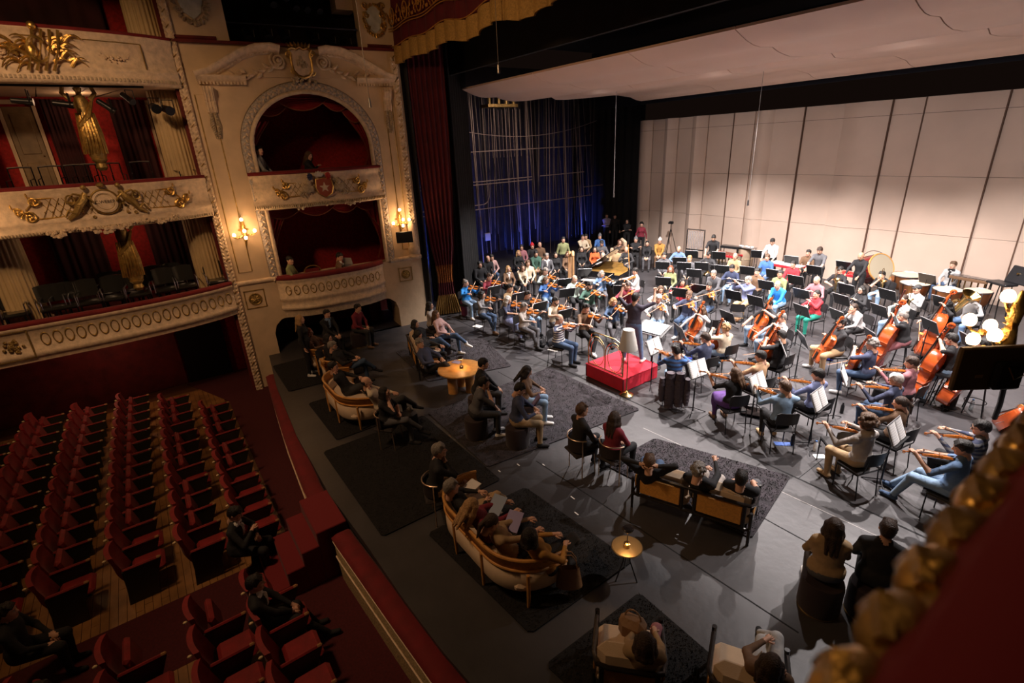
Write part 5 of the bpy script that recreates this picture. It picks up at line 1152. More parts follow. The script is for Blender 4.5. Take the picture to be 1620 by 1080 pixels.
    # fingers: tapered bent tubes rooted in the palm, thumb from the side of the palm
    curl = o.get('curl', 1.0)
    for W_, dr, sg in hands:
        dn = vec(0, .25, -1) if abs(dr[2]) < .8 else vec(0, 1, 0); dn = dn - dr * (dn @ dr); dn /= np.linalg.norm(dn); sd = np.cross(dr, dn)
        for i, l in enumerate((.068, .078, .072, .056)):
            b0 = W_ + dr * .085 * k + sd * (-.027 + .018 * i); p1 = b0 + dr * l * .5 + dn * l * .18 * curl; p2 = p1 + dr * l * .25 * (1.4 - curl * .6) + dn * l * .42 * curl
            g.tube([b0 - dr * .02, p1, p2], [.0095, .0085, .0065], 5, 0)
        th = W_ + dr * .035 + sd * .026 * (-1) * 1.0; g.tube([th, th - sd * .026 + dr * .03 + dn * .012, th - sd * .024 + dr * .062 + dn * .03], [.012, .0105, .008], 5, 0)
    hv, hf, hm = HEAD[det]; g.add((hv * k * np.array([.97 if f else 1.0, 1, 1])) @ RH_.T + hc, hf, 0); g.m[-len(hf):] = hm
    me = g.mesh('body', [None] * 9, smooth='s'); return me, hc, RH_, k
BODY = {}
SKIN = {'a': (.62, .36, .25), 'b': (.50, .27, .17), 'c': (.70, .44, .33), 'd': (.36, .18, .10)}
COLS = dict(k=(.012, .012, .014), K=(.03, .03, .033), g=(.10, .10, .11), G=(.22, .22, .23), l=(.42, .42, .42), w=(.72, .71, .69), n=(.025, .035, .08), b=(.05, .14, .38), B=(.02, .22, .62), d=(.13, .22, .38), D=(.05, .09, .17), j=(.22, .33, .47),
            r=(.42, .02, .03), m=(.20, .018, .035), o=(.62, .12, .03), y=(.42, .21, .045), O=(.52, .32, .18), t=(.52, .36, .20), T=(.38, .26, .14), c=(.62, .52, .38), e=(.05, .12, .09), E=(.22, .24, .11), u=(.16, .09, .05), v=(.10, .04, .20), p=(.34, .14, .16), P=(.55, .35, .33), s=(.32, .38, .36), J=(.05, .042, .065), U=(.10, .16, .28), h=(.46, .58, .52), q=(.01, .22, .16), L=(.34, .32, .45), x=(.17, .2, .36), i=(.045, .055, .105), z=(.40, .36, .33))
HCOL = dict(K=(.03,.03,.032), k=(.008, .006, .005), b=(.035, .018, .010), r=(.16, .045, .015), y=(.38, .22, .09), g=(.22, .20, .18), w=(.55, .52, .48), a=(.09, .045, .02), R=(.5, .01, .02), G=(.12, .12, .13), W=(.6, .58, .55))
def cloth(c):
    if isinstance(c, tuple): return mat('cloth_stripe_%s%s%d' % c[:3], COLS[c[0]], .85, stripes=(COLS[c[1]], c[2], 2, .5), bump=.5, bscale=9)
    return mat('cloth_' + c, COLS[c], .85, bump=.55, bscale=9, var=.12, vscale=12)
NP = [0]
def person(px, pose, face, desc, hair='short', hc_='k', top='k', bot='k', shoe='k', sl=1, sk='a', z0=0.0, world=None, group=None, full=None, **o):
    """px = head pixel; the person is set so that the head centre lands there at its real height"""
    o['sleeve'] = 1; key = (pose, tuple(sorted((a, str(b)) for a, b in o.items())))
    if key not in BODY: BODY[key] = build_body(pose, o)
    me, hc, RH_, k = BODY[key]
    H = at(px[0], px[1], hc[2] + z0) if world is None else None
    if face == 'c': P = H if H is not None else world; face = math.atan2(8.6 - P[1], -7.7 - P[0])
    elif face is None: face = 0
    else: face = math.radians(face)
    rz = face - PI / 2 + o.get('yo', 0)
    c, s_ = math.cos(rz), math.sin(rz)
    if world is None: x, y = H[0] - (c * hc[0] - s_ * hc[1]), H[1] - (s_ * hc[0] + c * hc[1])
    else: x, y = world[0], world[1]
    M = T(x, y, z0, rz); NP[0] += 1
    ob = D.objects.new('person', me); COL.objects.link(ob); ob.matrix_world = M
    tag(ob, full or ('person in ' + desc), 'person', group)
    skin = mat('skin_' + sk, SKIN[sk], .55, bump=.05, bscale=60)
    slots = [skin, cloth(top), cloth(bot), cloth(shoe), cloth(top) if sl else skin, mat('iris_brow', (.012, .008, .006), .4), mat('lips', (.48, .20, .15), .5), cloth(o.get('inner', 'w')), mat('eye_white', (.6, .56, .52), .4)]
    for i, m_ in enumerate(slots): ob.material_slots[i].link = 'OBJECT'; ob.material_slots[i].material = m_
    hm_ = np.eye(4); hm_[:3, :3] = RH_ * k; hm_[:3, 3] = hc; hM = Matrix(hm_.tolist())
    if hair != 'bald':
        ha = D.objects.new('hair' if hair not in ('cap', 'beanie') else hair, hair_mesh(hair)); COL.objects.link(ha); ha.parent = ob; ha.matrix_local = hM
        ha.material_slots[0].link = 'OBJECT'; ha.material_slots[0].material = mat('hair_' + hc_, HCOL[hc_], .5, bump=.8, bscale=70, var=.3, vscale=40)
        if hair == 'cap' or hair == 'beanie':
            pass
    if o.get('glasses'):
        if 'gl' not in HAIRS:
            g = MB()
            for q in (-1, 1):
                t = np.linspace(0, 6.28, 13)[:-1]; g.tube([(q * .033 + .021 * math.cos(a), .102, .003 + .017 * math.sin(a)) for a in t], .0025, 4, closed=True); g.tube([(q * .054, .100, .008), (q * .078, .0, .008)], .0025, 4)
            g.tube([(-.012, .104, .006), (.012, .104, .006)], .0025, 4); HAIRS['gl'] = g.mesh('glasses', M_blackplastic)
        place('glasses', HAIRS['gl'], ob, hM)
    if o.get('beard'):
        if 'bd' not in HAIRS:
            s = SDF((-.1, -.05, -.16), (.1, .14, .02), .009); s.cap((-.062, .02, -.045), (-.025, .07, -.085), .02, .02, .02); s.cap((.062, .02, -.045), (.025, .07, -.085), .02, .02, .02); s.cap((-.025, .072, -.09), (.025, .072, -.09), .024, .024, .02); s.cap((-.022, .094, -.046), (.022, .094, -.046), .008, .008, .01)
            V, Q, mi = s.mesh(); m2 = D.meshes.new('beard'); m2.from_pydata(V.tolist(), [], Q.tolist()); m2.polygons.foreach_set('use_smooth', [True] * len(Q)); m2.materials.append(None); HAIRS['bd'] = m2
        b2 = place('beard', HAIRS['bd'], ob, hM); b2.material_slots[0].link = 'OBJECT'; b2.material_slots[0].material = mat('hair_' + hc_, HCOL[hc_], .5, bump=.8, bscale=70, var=.3, vscale=40) if hc_ in HCOL else None
    return ob, M
# ================================================================ instruments, chairs, stands
HALF = [(0, 0), (.012, .045), (.04, .078), (.10, .100), (.18, .105), (.27, .096), (.345, .083), (.375, .088), (.40, .072), (.46, .060), (.53, .056), (.60, .062), (.65, .080), (.675, .076), (.73, .082), (.81, .083), (.90, .072), (.965, .045), (.99, .02), (1, 0)]
def fiddle(kind):
    L_ = {'violin': .356, 'cello': .755, 'bass': 1.12}[kind]; k = L_ / .356; rib = {'violin': .032, 'cello': .115, 'bass': .20}[kind]; c = {'violin': (.44, .13, .022), 'cello': (.50, .095, .018), 'bass': (.46, .075, .015)}[kind]
    m = mat(kind + '_varnish', c, .22, coat=.6, var=.22, vscale=7); H_ = [(a * L_, b * k) for a, b in HALF]
    if kind == 'bass': H_ = [(a, b * (1 if a < .62 * L_ else 1 - .35 * ((a / L_ - .62) / .38) ** 1.5)) for a, b in H_]
    O = [(b, a) for a, b in H_] + [(-b, a) for a, b in H_[-2:0:-1]]; n = len(O)
    g = MB(); ctr = (0, L_ * .5); rings = []
    for s_, z in ((1, -rib), (1.0, -.002), (.985, .002 * k), (.8, .008 * k), (.45, .014 * k), (.0, .016 * k)): rings.append([(ctr[0] + (x - ctr[0]) * s_, ctr[1] + (y - ctr[1]) * s_, z) for x, y in O])
    g.grid(rings, closed=True); g.grid([[(x * s_, ctr[1] + (y - ctr[1]) * s_, z) for x, y in O] for s_, z in ((0, -rib - .010 * k), (.6, -rib - .009 * k), (1, -rib))], closed=True)
    parts_ = [('body', g.mesh('body', m), [])]
    eb = M_ebony
    fh = MB()
    for q in (-1, 1): fh.tube([(q * .040 * k + q * .012 * k * math.sin(a * 1.6), L_ * .40 + .035 * k * a, .0135 * k) for a in np.linspace(-1, 1, 7)], .0022 * k, 4)
    parts_[0][2].append(('sound_holes', fh.mesh('sound_holes', eb)))
    if kind != 'violin':
        e_ = MB().tube([(x * .97, ctr[1] + (y - ctr[1]) * .98, .004 * k) for x, y in O], .0022 * k, 4, closed=True); parts_[0][2].append(('purfling', e_.mesh('purfling', mat('purfling', (.16, .04, .01), .4))))
    fb = MB(); nl = .235 * k if kind != 'bass' else .62
    fb.add([(-.012 * k, L_ + nl * .55, .014 * k), (.012 * k, L_ + nl * .55, .014 * k), (.021 * k, L_ * .62, .030 * k), (-.021 * k, L_ * .62, .030 * k), (-.012 * k, L_ + nl * .55, .007 * k), (.012 * k, L_ + nl * .55, .007 * k), (.021 * k, L_ * .62, .023 * k), (-.021 * k, L_ * .62, .023 * k)], [(0, 1, 2, 3), (7, 6, 5, 4), (0, 4, 5, 1), (1, 5, 6, 2), (2, 6, 7, 3), (3, 7, 4, 0)])
    parts_.append(('fingerboard', fb.mesh('fingerboard', eb, False)))
    nk = MB().tube([(0, L_ - .01 * k, -.004 * k), (0, L_ + nl * .3, .0), (0, L_ + nl * .6, .002 * k), (0, L_ + nl * .82, -.008 * k)], [.014 * k, .012 * k, .011 * k, .010 * k], 7)
    t = np.linspace(0, 1, 14); nk.tube([(0, L_ + nl * .86 + .018 * k * math.cos(2.2 - a * 8) * (1 - a * .7), -.014 * k + .018 * k * math.sin(2.2 - a * 8) * (1 - a * .7)) for a in t], [.010 * k * (1 - .5 * a) for a in t], 6)
    parts_.append(('neck_and_scroll', nk.mesh('neck_and_scroll', m)))
    for q, y in ((-1, .66), (1, .70), (-1, .76), (1, .80)): pass
    pg = MB()
    for q, y in ((-1, .64), (1, .68), (-1, .73), (1, .77)): pg.cyl((0, L_ + nl * y, -.004 * k), (q * .034 * k, L_ + nl * y, -.004 * k), .0035 * k, .006 * k, 6)
    parts_.append(('pegs', pg.mesh('pegs', eb)))
    br = MB().prism([(-.021 * k, 0), (.021 * k, 0), (.016 * k, .026 * k), (0, .031 * k), (-.016 * k, .026 * k)], -.002 * k, .002 * k, 0, (vec(1, 0, 0), vec(0, 0, 1), vec(0, 1, 0)), (0, L_ * .44, .012 * k)); parts_.append(('bridge', br.mesh('bridge', M_wood, False)))
    tp = MB().prism([(-.010 * k, .01 * k), (.010 * k, .01 * k), (.021 * k, L_ * .33), (-.021 * k, L_ * .33)], .018 * k, .024 * k); parts_.append(('tailpiece', tp.mesh('tailpiece', eb, False)))
    st = MB()
    for i in range(4): x = (i - 1.5) * .008 * k; st.tube([(x, L_ * .33, .024 * k), (x, L_ * .44, .043 * k), (x * .6, L_ + nl * .58, .012 * k)], .0009 * k, 3)
    parts_.append(('strings', st.mesh('strings', M_steel)))
    if kind == 'violin': parts_.append(('chin_rest', MB().ell((-.045, .03, .022), (.036, .026, .008), 10, 5).mesh('chin_rest', eb)))
    else: parts_.append(('endpin', MB().cyl((0, 0, -rib / 2), (0, -.28 if kind == 'cello' else -.16, -rib / 2), .006, n=6).mesh('endpin', M_steel)))
    return [(p[0], p[1], p[2] if len(p) > 2 else None) for p in parts_]
FID = {k_: fiddle(k_) for k_ in ('violin', 'cello', 'bass')}
def bow_t(k=1.0):
    return [('stick', MB().tube([(0, 0, .012), (0, .25 * k, .004), (0, .5 * k, .006), (0, .74 * k, .016)], [.0048, .0045, .004, .0035], 5).mesh('stick', mat('bow_stick', (.42, .2, .09), .35))),
            ('bow_hair', MB().box((0, .38 * k, -.004), (.008, .68 * k, .0025)).mesh('bow_hair', mat('horse_hair', (.75, .70, .6), .5), False)), ('frog', MB().box((0, .035, .0), (.012, .04, .02)).mesh('frog', M_ebony, False))]
BOW = bow_t()
def basis(o, y, n, s=1):
    y = np.array(y, float); y /= np.linalg.norm(y); n = np.array(n, float); n -= y * (n @ y); n /= np.linalg.norm(n); x = np.cross(y, n)
    return Matrix(((x[0] * s, y[0] * s, n[0] * s, o[0]), (x[1] * s, y[1] * s, n[1] * s, o[1]), (x[2] * s, y[2] * s, n[2] * s, o[2]), (0, 0, 0, 1)))
def wind(kind):
    sil, bl_, br_ = M_steel, M_blackplastic, mat('lacquered_brass', (.62, .42, .16), .2, 1.0)
    if kind == 'flute':
        g = MB().cyl((0, -.05, 0), (0, .62, 0), .0095, n=8); g.ell((0, 0, .009), (.012, .014, .005), 8, 4); key = MB()
        for i in range(9): key.cyl((0, .2 + i * .045, .008), (0, .2 + i * .045, .014), .009, n=7)
        return [('tube', g.mesh('tube', sil)), ('keys', key.mesh('keys', sil))]
    if kind == 'oboe':
        g = MB().lathe([(.003, 0), (.004, .05), (.010, .06), (.011, .25), (.013, .52), (.016, .56), (.028, .64)], ax=(0, 1, 0), n=10); key = MB()
        for i in range(10): key.cyl((.0, .12 + i * .04, .010), (.0, .12 + i * .04, .018), .007, n=6)
        return [('body', g.mesh('body', bl_)), ('keys', key.mesh('keys', sil))]
    if kind == 'bassoon':
        w_ = mat('maple_bassoon', (.09, .02, .012), .3); g = MB().lathe([(.03, 0), (.034, .05), (.03, .6), (.022, .65), (.018, 1.15), (.022, 1.25), (.024, 1.28)], ax=(0, 1, 0), n=10); b = MB().tube([(.02, .75, .0), (.03, .82, .05), (.04, .80, .14), (.03, .76, .22)], .005, 5); key = MB()
        for i in range(10): key.cyl((.0, .15 + i * .09, .030), (.0, .15 + i * .09, .04), .012, n=6)
        return [('body', g.mesh('body', w_)), ('crook', b.mesh('crook', sil)), ('keys', key.mesh('keys', sil))]
    if kind == 'trombone':
        g = MB().tube([(.04, 0, 0), (.04, .72, 0), (.02, .76, 0), (-.02, .76, 0), (-.04, .72, 0), (-.04, 0, 0)], .008, 6); b = MB().tube([(-.04, .02, .0), (-.04, -.25, .02), (-.06, -.33, .05), (-.10, -.33, .08), (-.12, -.25, .1), (-.12, .05, .1)], .009, 7)
        b.lathe([(.009, 0), (.014, .12), (.03, .24), (.06, .32), (.105, .36), (.10, .362), (.05, .32)], c=(-.12, .05, .1), ax=(0, 1, 0), n=18, caps=False)
        return [('slide', g.mesh('slide', br_)), ('bell_section', b.mesh('bell_section', br_))]
    if kind == 'horn':
        t = np.linspace(0, 2 * PI, 22)[:-1]; g = MB().tube([(.13 * math.cos(a), .13 * math.sin(a), 0) for a in t], .012, 6, closed=True); g.tube([(.10 * math.cos(a), .10 * math.sin(a), .02) for a in t], .009, 6, closed=True); g.tube([(-.11, .07, 0), (-.14, .2, .02), (-.10, .3, .03)], .005, 5)
        b = MB().lathe([(.012, 0), (.025, .12), (.06, .2), (.15, .27), (.145, .275), (.055, .2)], c=(.12, .0, .0), ax=(.3, -.9, -.1), n=20, caps=False); v = MB()
        for i in range(3): v.cyl((-.04 + i * .04, 0, -.03), (-.04 + i * .04, 0, .05), .016, n=8)
        return [('coils', g.mesh('coils', br_)), ('bell', b.mesh('bell', br_)), ('valves', v.mesh('valves', sil))]
    if kind == 'tuba':
        b = MB().lathe([(.05, -.35), (.065, 0), (.085, .25), (.12, .40), (.19, .50), (.215, .53), (.21, .532), (.11, .40)], ax=(0, 1, 0), n=22, caps=False); g = MB().tube([(0, -.3, 0), (-.03, -.42, 0), (-.12, -.45, 0), (-.2, -.36, 0), (-.2, .1, 0), (-.15, .2, 0), (-.08, .2, .03)], [.055, .052, .048, .044, .036, .03, .026], 9); v = MB()
        for i in range(4): v.cyl((-.16 + i * .035, -.12, .08), (-.16 + i * .035, .10, .08), .018, n=8)
        for i in range(3): g.tube([(-.08, -.3 + i * .1, .05), (-.16, -.3 + i * .1, .09), (-.22, -.28 + i * .1, .05)], .014, 6)
        g.tube([(-.05, .15, .06), (-.02, .2, .15), (0, .18, .22)], .008, 5)
        return [('bell', b.mesh('bell', br_)), ('tubing', g.mesh('tubing', br_)), ('valves', v.mesh('valves', sil))]
WND = {k_: wind(k_) for k_ in ('flute', 'oboe', 'bassoon', 'trombone', 'horn', 'tuba')}
# orchestra chair
def orch_chair():
    G = []
    seat_ = MB().rbox((0, .02, .445), (.42, .42, .035), .017).mesh('seat', mat('chair_black', (.016, .015, .016), .45))
    Gb = [[(x, -.21 - .05 * (1 - (x / .19) ** 2) - .03 * t, .62 + .24 * t * (1 if abs(x) < .15 else .85) - .015 * abs(x)) for x in np.linspace(-.19, .19, 9)] for t in np.linspace(0, 1, 4)]
    Bb = [[(p[0], p[1] - .014, p[2]) for p in r_] for r_ in Gb]; b = MB().grid([a + c[::-1] for a, c in zip(Gb, Bb)], closed=True); b.grid([Gb[-1], Bb[-1]]); b.grid([Bb[0], Gb[0]]); back = b.mesh('backrest', MATS['chair_black'])
    fr = MB().tube([(-.2, .2, .42), (-.2, -.16, .42), (-.17, -.22, .5), (-.15, -.25, .76)], .010, 6); fr.tube([(.2, .2, .42), (.2, -.16, .42), (.17, -.22, .5), (.15, -.25, .76)], .010, 6); frame_ = fr.mesh('frame', M_blackmetal)
    lf = MB().cyl((0, 0, 0), (0, 0, .43), .0095, n=6).mesh('leg', M_blackmetal); lb = MB().tube([(0, -.05, 0), (0, 0, .43)], .0095, 6).mesh('leg', M_blackmetal)
    return [('seat', seat_), ('backrest', back), ('frame', frame_), ('leg', lf, None, T(-.2, .2, 0)), ('leg', lf, None, T(.2, .2, 0)), ('leg', lb, None, T(-.2, -.17, 0)), ('leg', lb, None, T(.2, -.17, 0))]
OCH = orch_chair()
def stool_t():
    return [('seat', MB().lathe([(.02, .70), (.16, .70), (.175, .72), (.17, .75), (.02, .76)], n=20).mesh('seat', MATS['chair_black']))] + [('leg', MB().tube([(.10 * math.cos(a), .10 * math.sin(a), .70), (.22 * math.cos(a), .22 * math.sin(a), 0)], .012, 6).mesh('leg', M_blackmetal)) for a in (.8, 2.4, 3.9, 5.5)] + [('foot_ring', MB().tube([(.17 * math.cos(a), .17 * math.sin(a), .25) for a in np.linspace(0, 6.28, 17)[:-1]], .009, 5, closed=True).mesh('foot_ring', M_blackmetal))]
STL = stool_t()
# music stand; player on the -y side, desk tilted back
def stand_t():
    c, s_ = math.cos(.42), math.sin(.42); R_ = [[1, 0, 0], [0, c, s_], [0, -s_, c]]; R_ = np.array([[1, 0, 0], [0, c, s_], [0, -s_, c]])
    dk = MB().box((0, 0, 1.02), (.50, .005, .34), 0, R_); desk = dk.mesh('desk', mat('desk_black', (.008, .008, .009), .45), False)
    rim = MB()
    for a, b in (((-.25, .17), (.25, .17)), ((-.25, -.17), (-.25, .17)), ((.25, -.17), (.25, .17))):
        p0 = vec(0, 0, 1.02) + R_ @ vec(a[0], 0, a[1]); p1 = vec(0, 0, 1.02) + R_ @ vec(b[0], 0, b[1]); rim.cyl(p0, p1, .006, n=5)
    rim_ = rim.mesh('rim', mat('pale_rim', (.32, .32, .33), .4, .5))
    p0 = vec(0, 0, 1.02) + R_ @ vec(0, -.03, -.17); lip = MB().box(p0, (.50, .06, .006), 0, R_).mesh('ledge', MATS['desk_black'], False)
    col_ = MB().cyl((0, .03, .04), (0, .03, .62), .014, n=8).cyl((0, .03, .6), (0, .02, 1.0), .009, n=8); cm = col_.mesh('column', M_blackmetal)
    legs = [('leg', MB().tube([(0, .03, .12), (.12 * math.cos(a), .03 + .12 * math.sin(a), .07), (.27 * math.cos(a), .03 + .27 * math.sin(a), .008)], .009, 5).mesh('leg', M_blackmetal)) for a in (PI / 2, PI / 2 + 2.09, PI / 2 + 4.19)]
    kn = MB().cyl((0, .03, .60), (.05, .03, .60), .012, n=7).mesh('knob', M_blackmetal)
    return [('desk', desk, [('rim', rim_), ('ledge', lip)]), ('column', cm, [('knob', kn)])] + legs, R_
STD, SR_ = stand_t()
def staff_mat():
    m = mat('music_page', (.74, .735, .72), .8); N = m.node_tree.nodes; L = m.node_tree.links
    tc = N.new('ShaderNodeTexCoord'); sx = N.new('ShaderNodeSeparateXYZ'); L.new(tc.outputs['Object'], sx.inputs[0])
    def mth(op, a, b=None, v=None):
        n = N.new('ShaderNodeMath'); n.operation = op; L.new(a, n.inputs[0])
        if b is not None: L.new(b, n.inputs[1])
        if v is not None: n.inputs[1].default_value = v
        return n.outputs[0]
    f = mth('FRACT', mth('MULTIPLY', sx.outputs[2], v=30.)); band = mth('LESS_THAN', f, v=.55); ln = mth('LESS_THAN', mth('FRACT', mth('MULTIPLY', f, v=9.)), v=.35); k = mth('MULTIPLY', band, ln)
    mx = N.new('ShaderNodeMix'); mx.data_type = 'RGBA'; mx.inputs[6].default_value = (.74, .735, .72, 1); mx.inputs[7].default_value = (.35, .35, .36, 1); L.new(k, mx.inputs[0]); L.new(mx.outputs[2], N['Principled BSDF'].inputs['Base Color']); return m
M_PAGE = staff_mat()
def sheet_t():
    out = []
    for q in (-1, 1):
        G = [[vec(0, 0, 1.02) + SR_ @ vec(q * x, -.008 - .012 * math.sin(x / .245 * PI), z) for x in np.linspace(0.002, .238, 6)] for z in (-.155, .165)]
        B = [[p + SR_ @ vec(0, -.003, 0) for p in r_] for r_ in G]; out.append(('page', MB().grid([a + b[::-1] for a, b in zip(G, B)], closed=True).mesh('page', M_PAGE, 's')))
    return out
SHT = sheet_t()
def music_stand(u, v, who, z=1.02, rz=None, sheet=True, wx=None):
    P = at(u, v, z) if wx is None else wx; a = math.atan2(8.6 - P[1], -7.7 - P[0]) - PI / 2 if rz is None else rz
    M = T(P[0], P[1], z - 1.02, a)
    tree('music_stand', M, STD, 'black music stand ' + who, 'music stand', 'orchestra music stands')
    if sheet: tree('sheet_music', M, SHT, 'open sheet music on the stand ' + who, 'sheet music', 'sheet music')
INAME = {'violin': ('violin', 'violin'), 'cello': ('cello', 'cello'), 'bass': ('double_bass', 'double bass')}
def player(u, v, pose, desc, hair='short', hc='k', top='k', bot='k', shoe='k', sl=1, sk='a', face='c', inst=None, chair=True, z0=0, dz=0, world=None, **o):
    ob, M = person((u, v), pose, face, desc, hair, hc, top, bot, shoe, sl, sk, z0, world=world, **o)
    short = desc.split(' playing')[0].split(' holding')[0]
    base = pose.replace('violinr', 'violin').replace('violinh', 'violin').replace('standviolin', 'violin')
    up = .38 if pose == 'standviolin' else 0
    inst = inst or {'violin': 'violin', 'cello': 'cello', 'celloarms': 'cello', 'bass': 'bass', 'flute': 'flute', 'oboe': 'oboe', 'bassoon': 'bassoon', 'trombone': 'trombone', 'horn': 'horn', 'tuba': 'tuba'}.get(base)
    hr = np.array(POSES[pose][3]) + 0
    if inst in ('violin', 'viola'):
        y = vec(-.56, .82, -.06); n = vec(.38, .28, .88); o_ = vec(-.055, .075, 1.045 + up); k = 1.0 if inst == 'violin' else 1.13
        tree(inst, M @ basis(o_, y, n, k), FID['violin'], '%s played by the person in %s' % (inst, short), inst, 'violins and violas')
        yn = y / np.linalg.norm(y); nn = n - yn * (n @ yn); nn /= np.linalg.norm(nn); bp = o_ + yn * .18 * k + nn * .045
        h = hr + vec(-.02, .06, .02); tree('bow', M @ basis(h, bp - h, nn), BOW, 'bow held by the person in %s' % short, 'bow', 'string bows')
    elif inst == 'cello':
        y = vec(-.10, -.30, .95); n = vec(.08, .95, .3); o_ = vec(.03, .44, .27)
        tree('cello', M @ basis(o_, y, n), FID['cello'], 'cello held by the person in %s' % short, 'cello', 'cellos')
        if pose == 'cello':
            h = hr + vec(-.03, .05, 0); bp = o_ + vec(-.03, -.0, .33) + vec(0, .09, .03); tree('bow', M @ basis(h, bp - h, vec(0, .6, .8)), BOW, 'bow held by the person in %s' % short, 'bow', 'string bows')
    elif inst == 'bass':
        y = vec(-.13, -.20, .97); n = vec(.22, .93, .2); o_ = vec(-.03, .52, .16)
        tree('double_bass', M @ basis(o_, y, n), FID['bass'], 'double bass held by the person in %s' % short, 'double bass', 'double basses')
        h = hr + vec(-.03, .05, 0); bp = o_ + y * .5 + vec(0, .12, 0); tree('bow', M @ basis(h, bp - h, vec(0, .6, .8)), BOW, 'bow held by the person in %s' % short, 'bow', 'string bows')
    elif inst == 'flute': tree('flute', M @ basis((-.02, .135, 1.145), (.97, .12, -.12), (0, .3, 1)), WND['flute'], 'silver flute played by the person in %s' % short, 'flute')
    elif inst == 'oboe': tree('oboe', M @ basis((0, .135, 1.13), (0, .60, -.80), (0, .8, .6)), WND['oboe'], 'black woodwind played by the person in %s' % short, 'oboe')
    elif inst == 'bassoon': tree('bassoon', M @ basis((.26, .10, .32), (-.36, .14, .95), (0, 1, 0)), WND['bassoon'], 'bassoon played by the person in %s' % short, 'bassoon')
    elif inst == 'trombone': tree('trombone', M @ basis((-.05, .13, 1.13) if pose == 'trombone' else (-.06, .26, .62), (.05, .95, .1) if pose == 'trombone' else (.02, .10, .98), (-.9, 0, .3)), WND['trombone'], 'trombone held by the person in %s' % short, 'trombone')
    elif inst == 'horn': tree('horn', M @ basis((.02, .30, .86), (-.35, .25, .9), (.4, .9, 0)), WND['horn'], 'brass horn held by the person in %s' % short, 'horn')
    elif inst == 'tuba': tree('tuba', M @ basis((.08, .34, .88), (-.50, -.05, .86), (0, .9, .2)), WND['tuba'], 'tuba held by the person in %s' % short, 'tuba')
    if chair and pose not in ('stand', 'standx', 'perc', 'conduct', 'standviolin'):
        if pose == 'bass': tree('tall_stool', M, STL, 'tall black stool under the person in %s' % short, 'stool', 'bass stools')
        else: tree('orchestra_chair', M, OCH, 'black orchestra chair under the person in %s' % short, 'chair', 'orchestra chairs')
    return ob, M
# ---- podium group
pd = empty('podium', T(-7.6, 8.53, 0), 'low square podium covered in bright red carpet under the conductor', 'podium')
M_pod = mat('podium_carpet', (.50, .010, .030), .85, bump=.3, bscale=60, var=.12, vscale=5)
MB().rbox((0, 0, .175), (1.20, 1.20, .33), .012).obj('block', M_pod, pd); MB().rbox((0, 0, .345), (1.24, 1.24, .025), .01).obj('top_edge', M_pod, pd)
for a in (-.62, .62): MB().box((a * 0 + (-.6 if a < 0 else .6) * 1.0, -.6, .17), (.02, .02, .32)).obj('corner_seam', mat('dark_seam', (.06, .004, .01), .8), pd)
e = empty('podium_rail', T(-7.6, 7.96, .36), 'curved brass guard rail at the back edge of the red podium', 'railing')
for c in (-.28, .27):
    t = np.linspace(-.35, PI + .35, 18); MB().tube([(c - .27, 0, 0)] + [(c + .27 * math.cos(a), 0, .42 + .34 * math.sin(a)) for a in t[::-1] if math.sin(a) > -.0] + [(c + .27, 0, 0)], .012, 7).obj('hoop', M_brass, e)
    MB().tube([(c + .22 * math.cos(a), .02, .36 + .32 * math.sin(a)) for a in np.linspace(0, 6.28, 20)[:-1]], .009, 6, closed=True).obj('oval', M_brass, e)
MB().tube([(-.56, 0, 0), (-.56, 0, .5), (-.45, 0, .80), (-.3, 0, .86), (.3, 0, .86), (.45, 0, .80), (.55, 0, .5), (.55, 0, 0)], .014, 7).obj('top_bar', M_brass, e); MB().tube([(-.56, 0, .02), (.55, 0, .02)], .014, 7).obj('foot_bar', M_brass, e)
e = empty('floor_lamp', T(-6.89, 7.92, 0), 'brass floor lamp with white conical shade standing in front of the red podium', 'lamp')
MB().lathe([(.15, 0), (.155, .02), (.12, .04), (.06, .07), (.05, .09), (.02, .12)], n=24).obj('base', M_brass, e); MB().cyl((0, 0, .1), (0, 0, 1.22), .012, n=8).obj('pole', M_brass, e)
MB().lathe([(.205, 1.12), (.21, 1.13), (.12, 1.58), (.115, 1.58), (.2, 1.13)], n=28, caps=False).obj('lamp_shade', M_shade, e)
MB().lathe([(.002, 1.57), (.118, 1.575)], n=28, caps=False).obj('shade_top', M_shade, e)
# conductor's desk with score, tall desk
P = at(1033, 515, 1.12); M = T(P[0], P[1], 0, .25 + PI)
e = empty('conductor_desk', T(P[0], P[1], 0, .1), 'wide black conductor desk with an open white score beside the podium', 'music stand')
MB().box((0, 0, 1.05), (.80, .50, .02), 0, rotm(0, -.35)).obj('desk', MATS['desk_black'], e, False); MB().cyl((0, .02, .05), (0, .02, 1.04), .022, n=8).obj('column', M_blackmetal, e); MB().lathe([(.24, 0), (.24, .02), (.05, .05)], c=(0, .02, 0), n=20).obj('base', M_blackmetal, e)
e2 = empty('score', T(P[0], P[1], 0, .1), 'large open white orchestral score on the conductor desk', 'sheet music')
for q in (-1, 1): MB().box((q * .17, 0, 1.075), (.33, .42, .015), 0, rotm(0, -.35)).obj('page', M_PAGE, e2, False)
p = at(1020, 495, 1.0)
# ---- stage right front desk seat of the conductor
# ================================================================ the orchestra (head pixel -> placed at real head height)
PL = player
PL(1005, 471, 'conduct', 'charcoal tee conducting with raised arms on the red podium', 'short', 'k', 'J', 'U', 'w', sl=0, face=118, z0=.36, sk='a', chair=False, world=None, det=0)
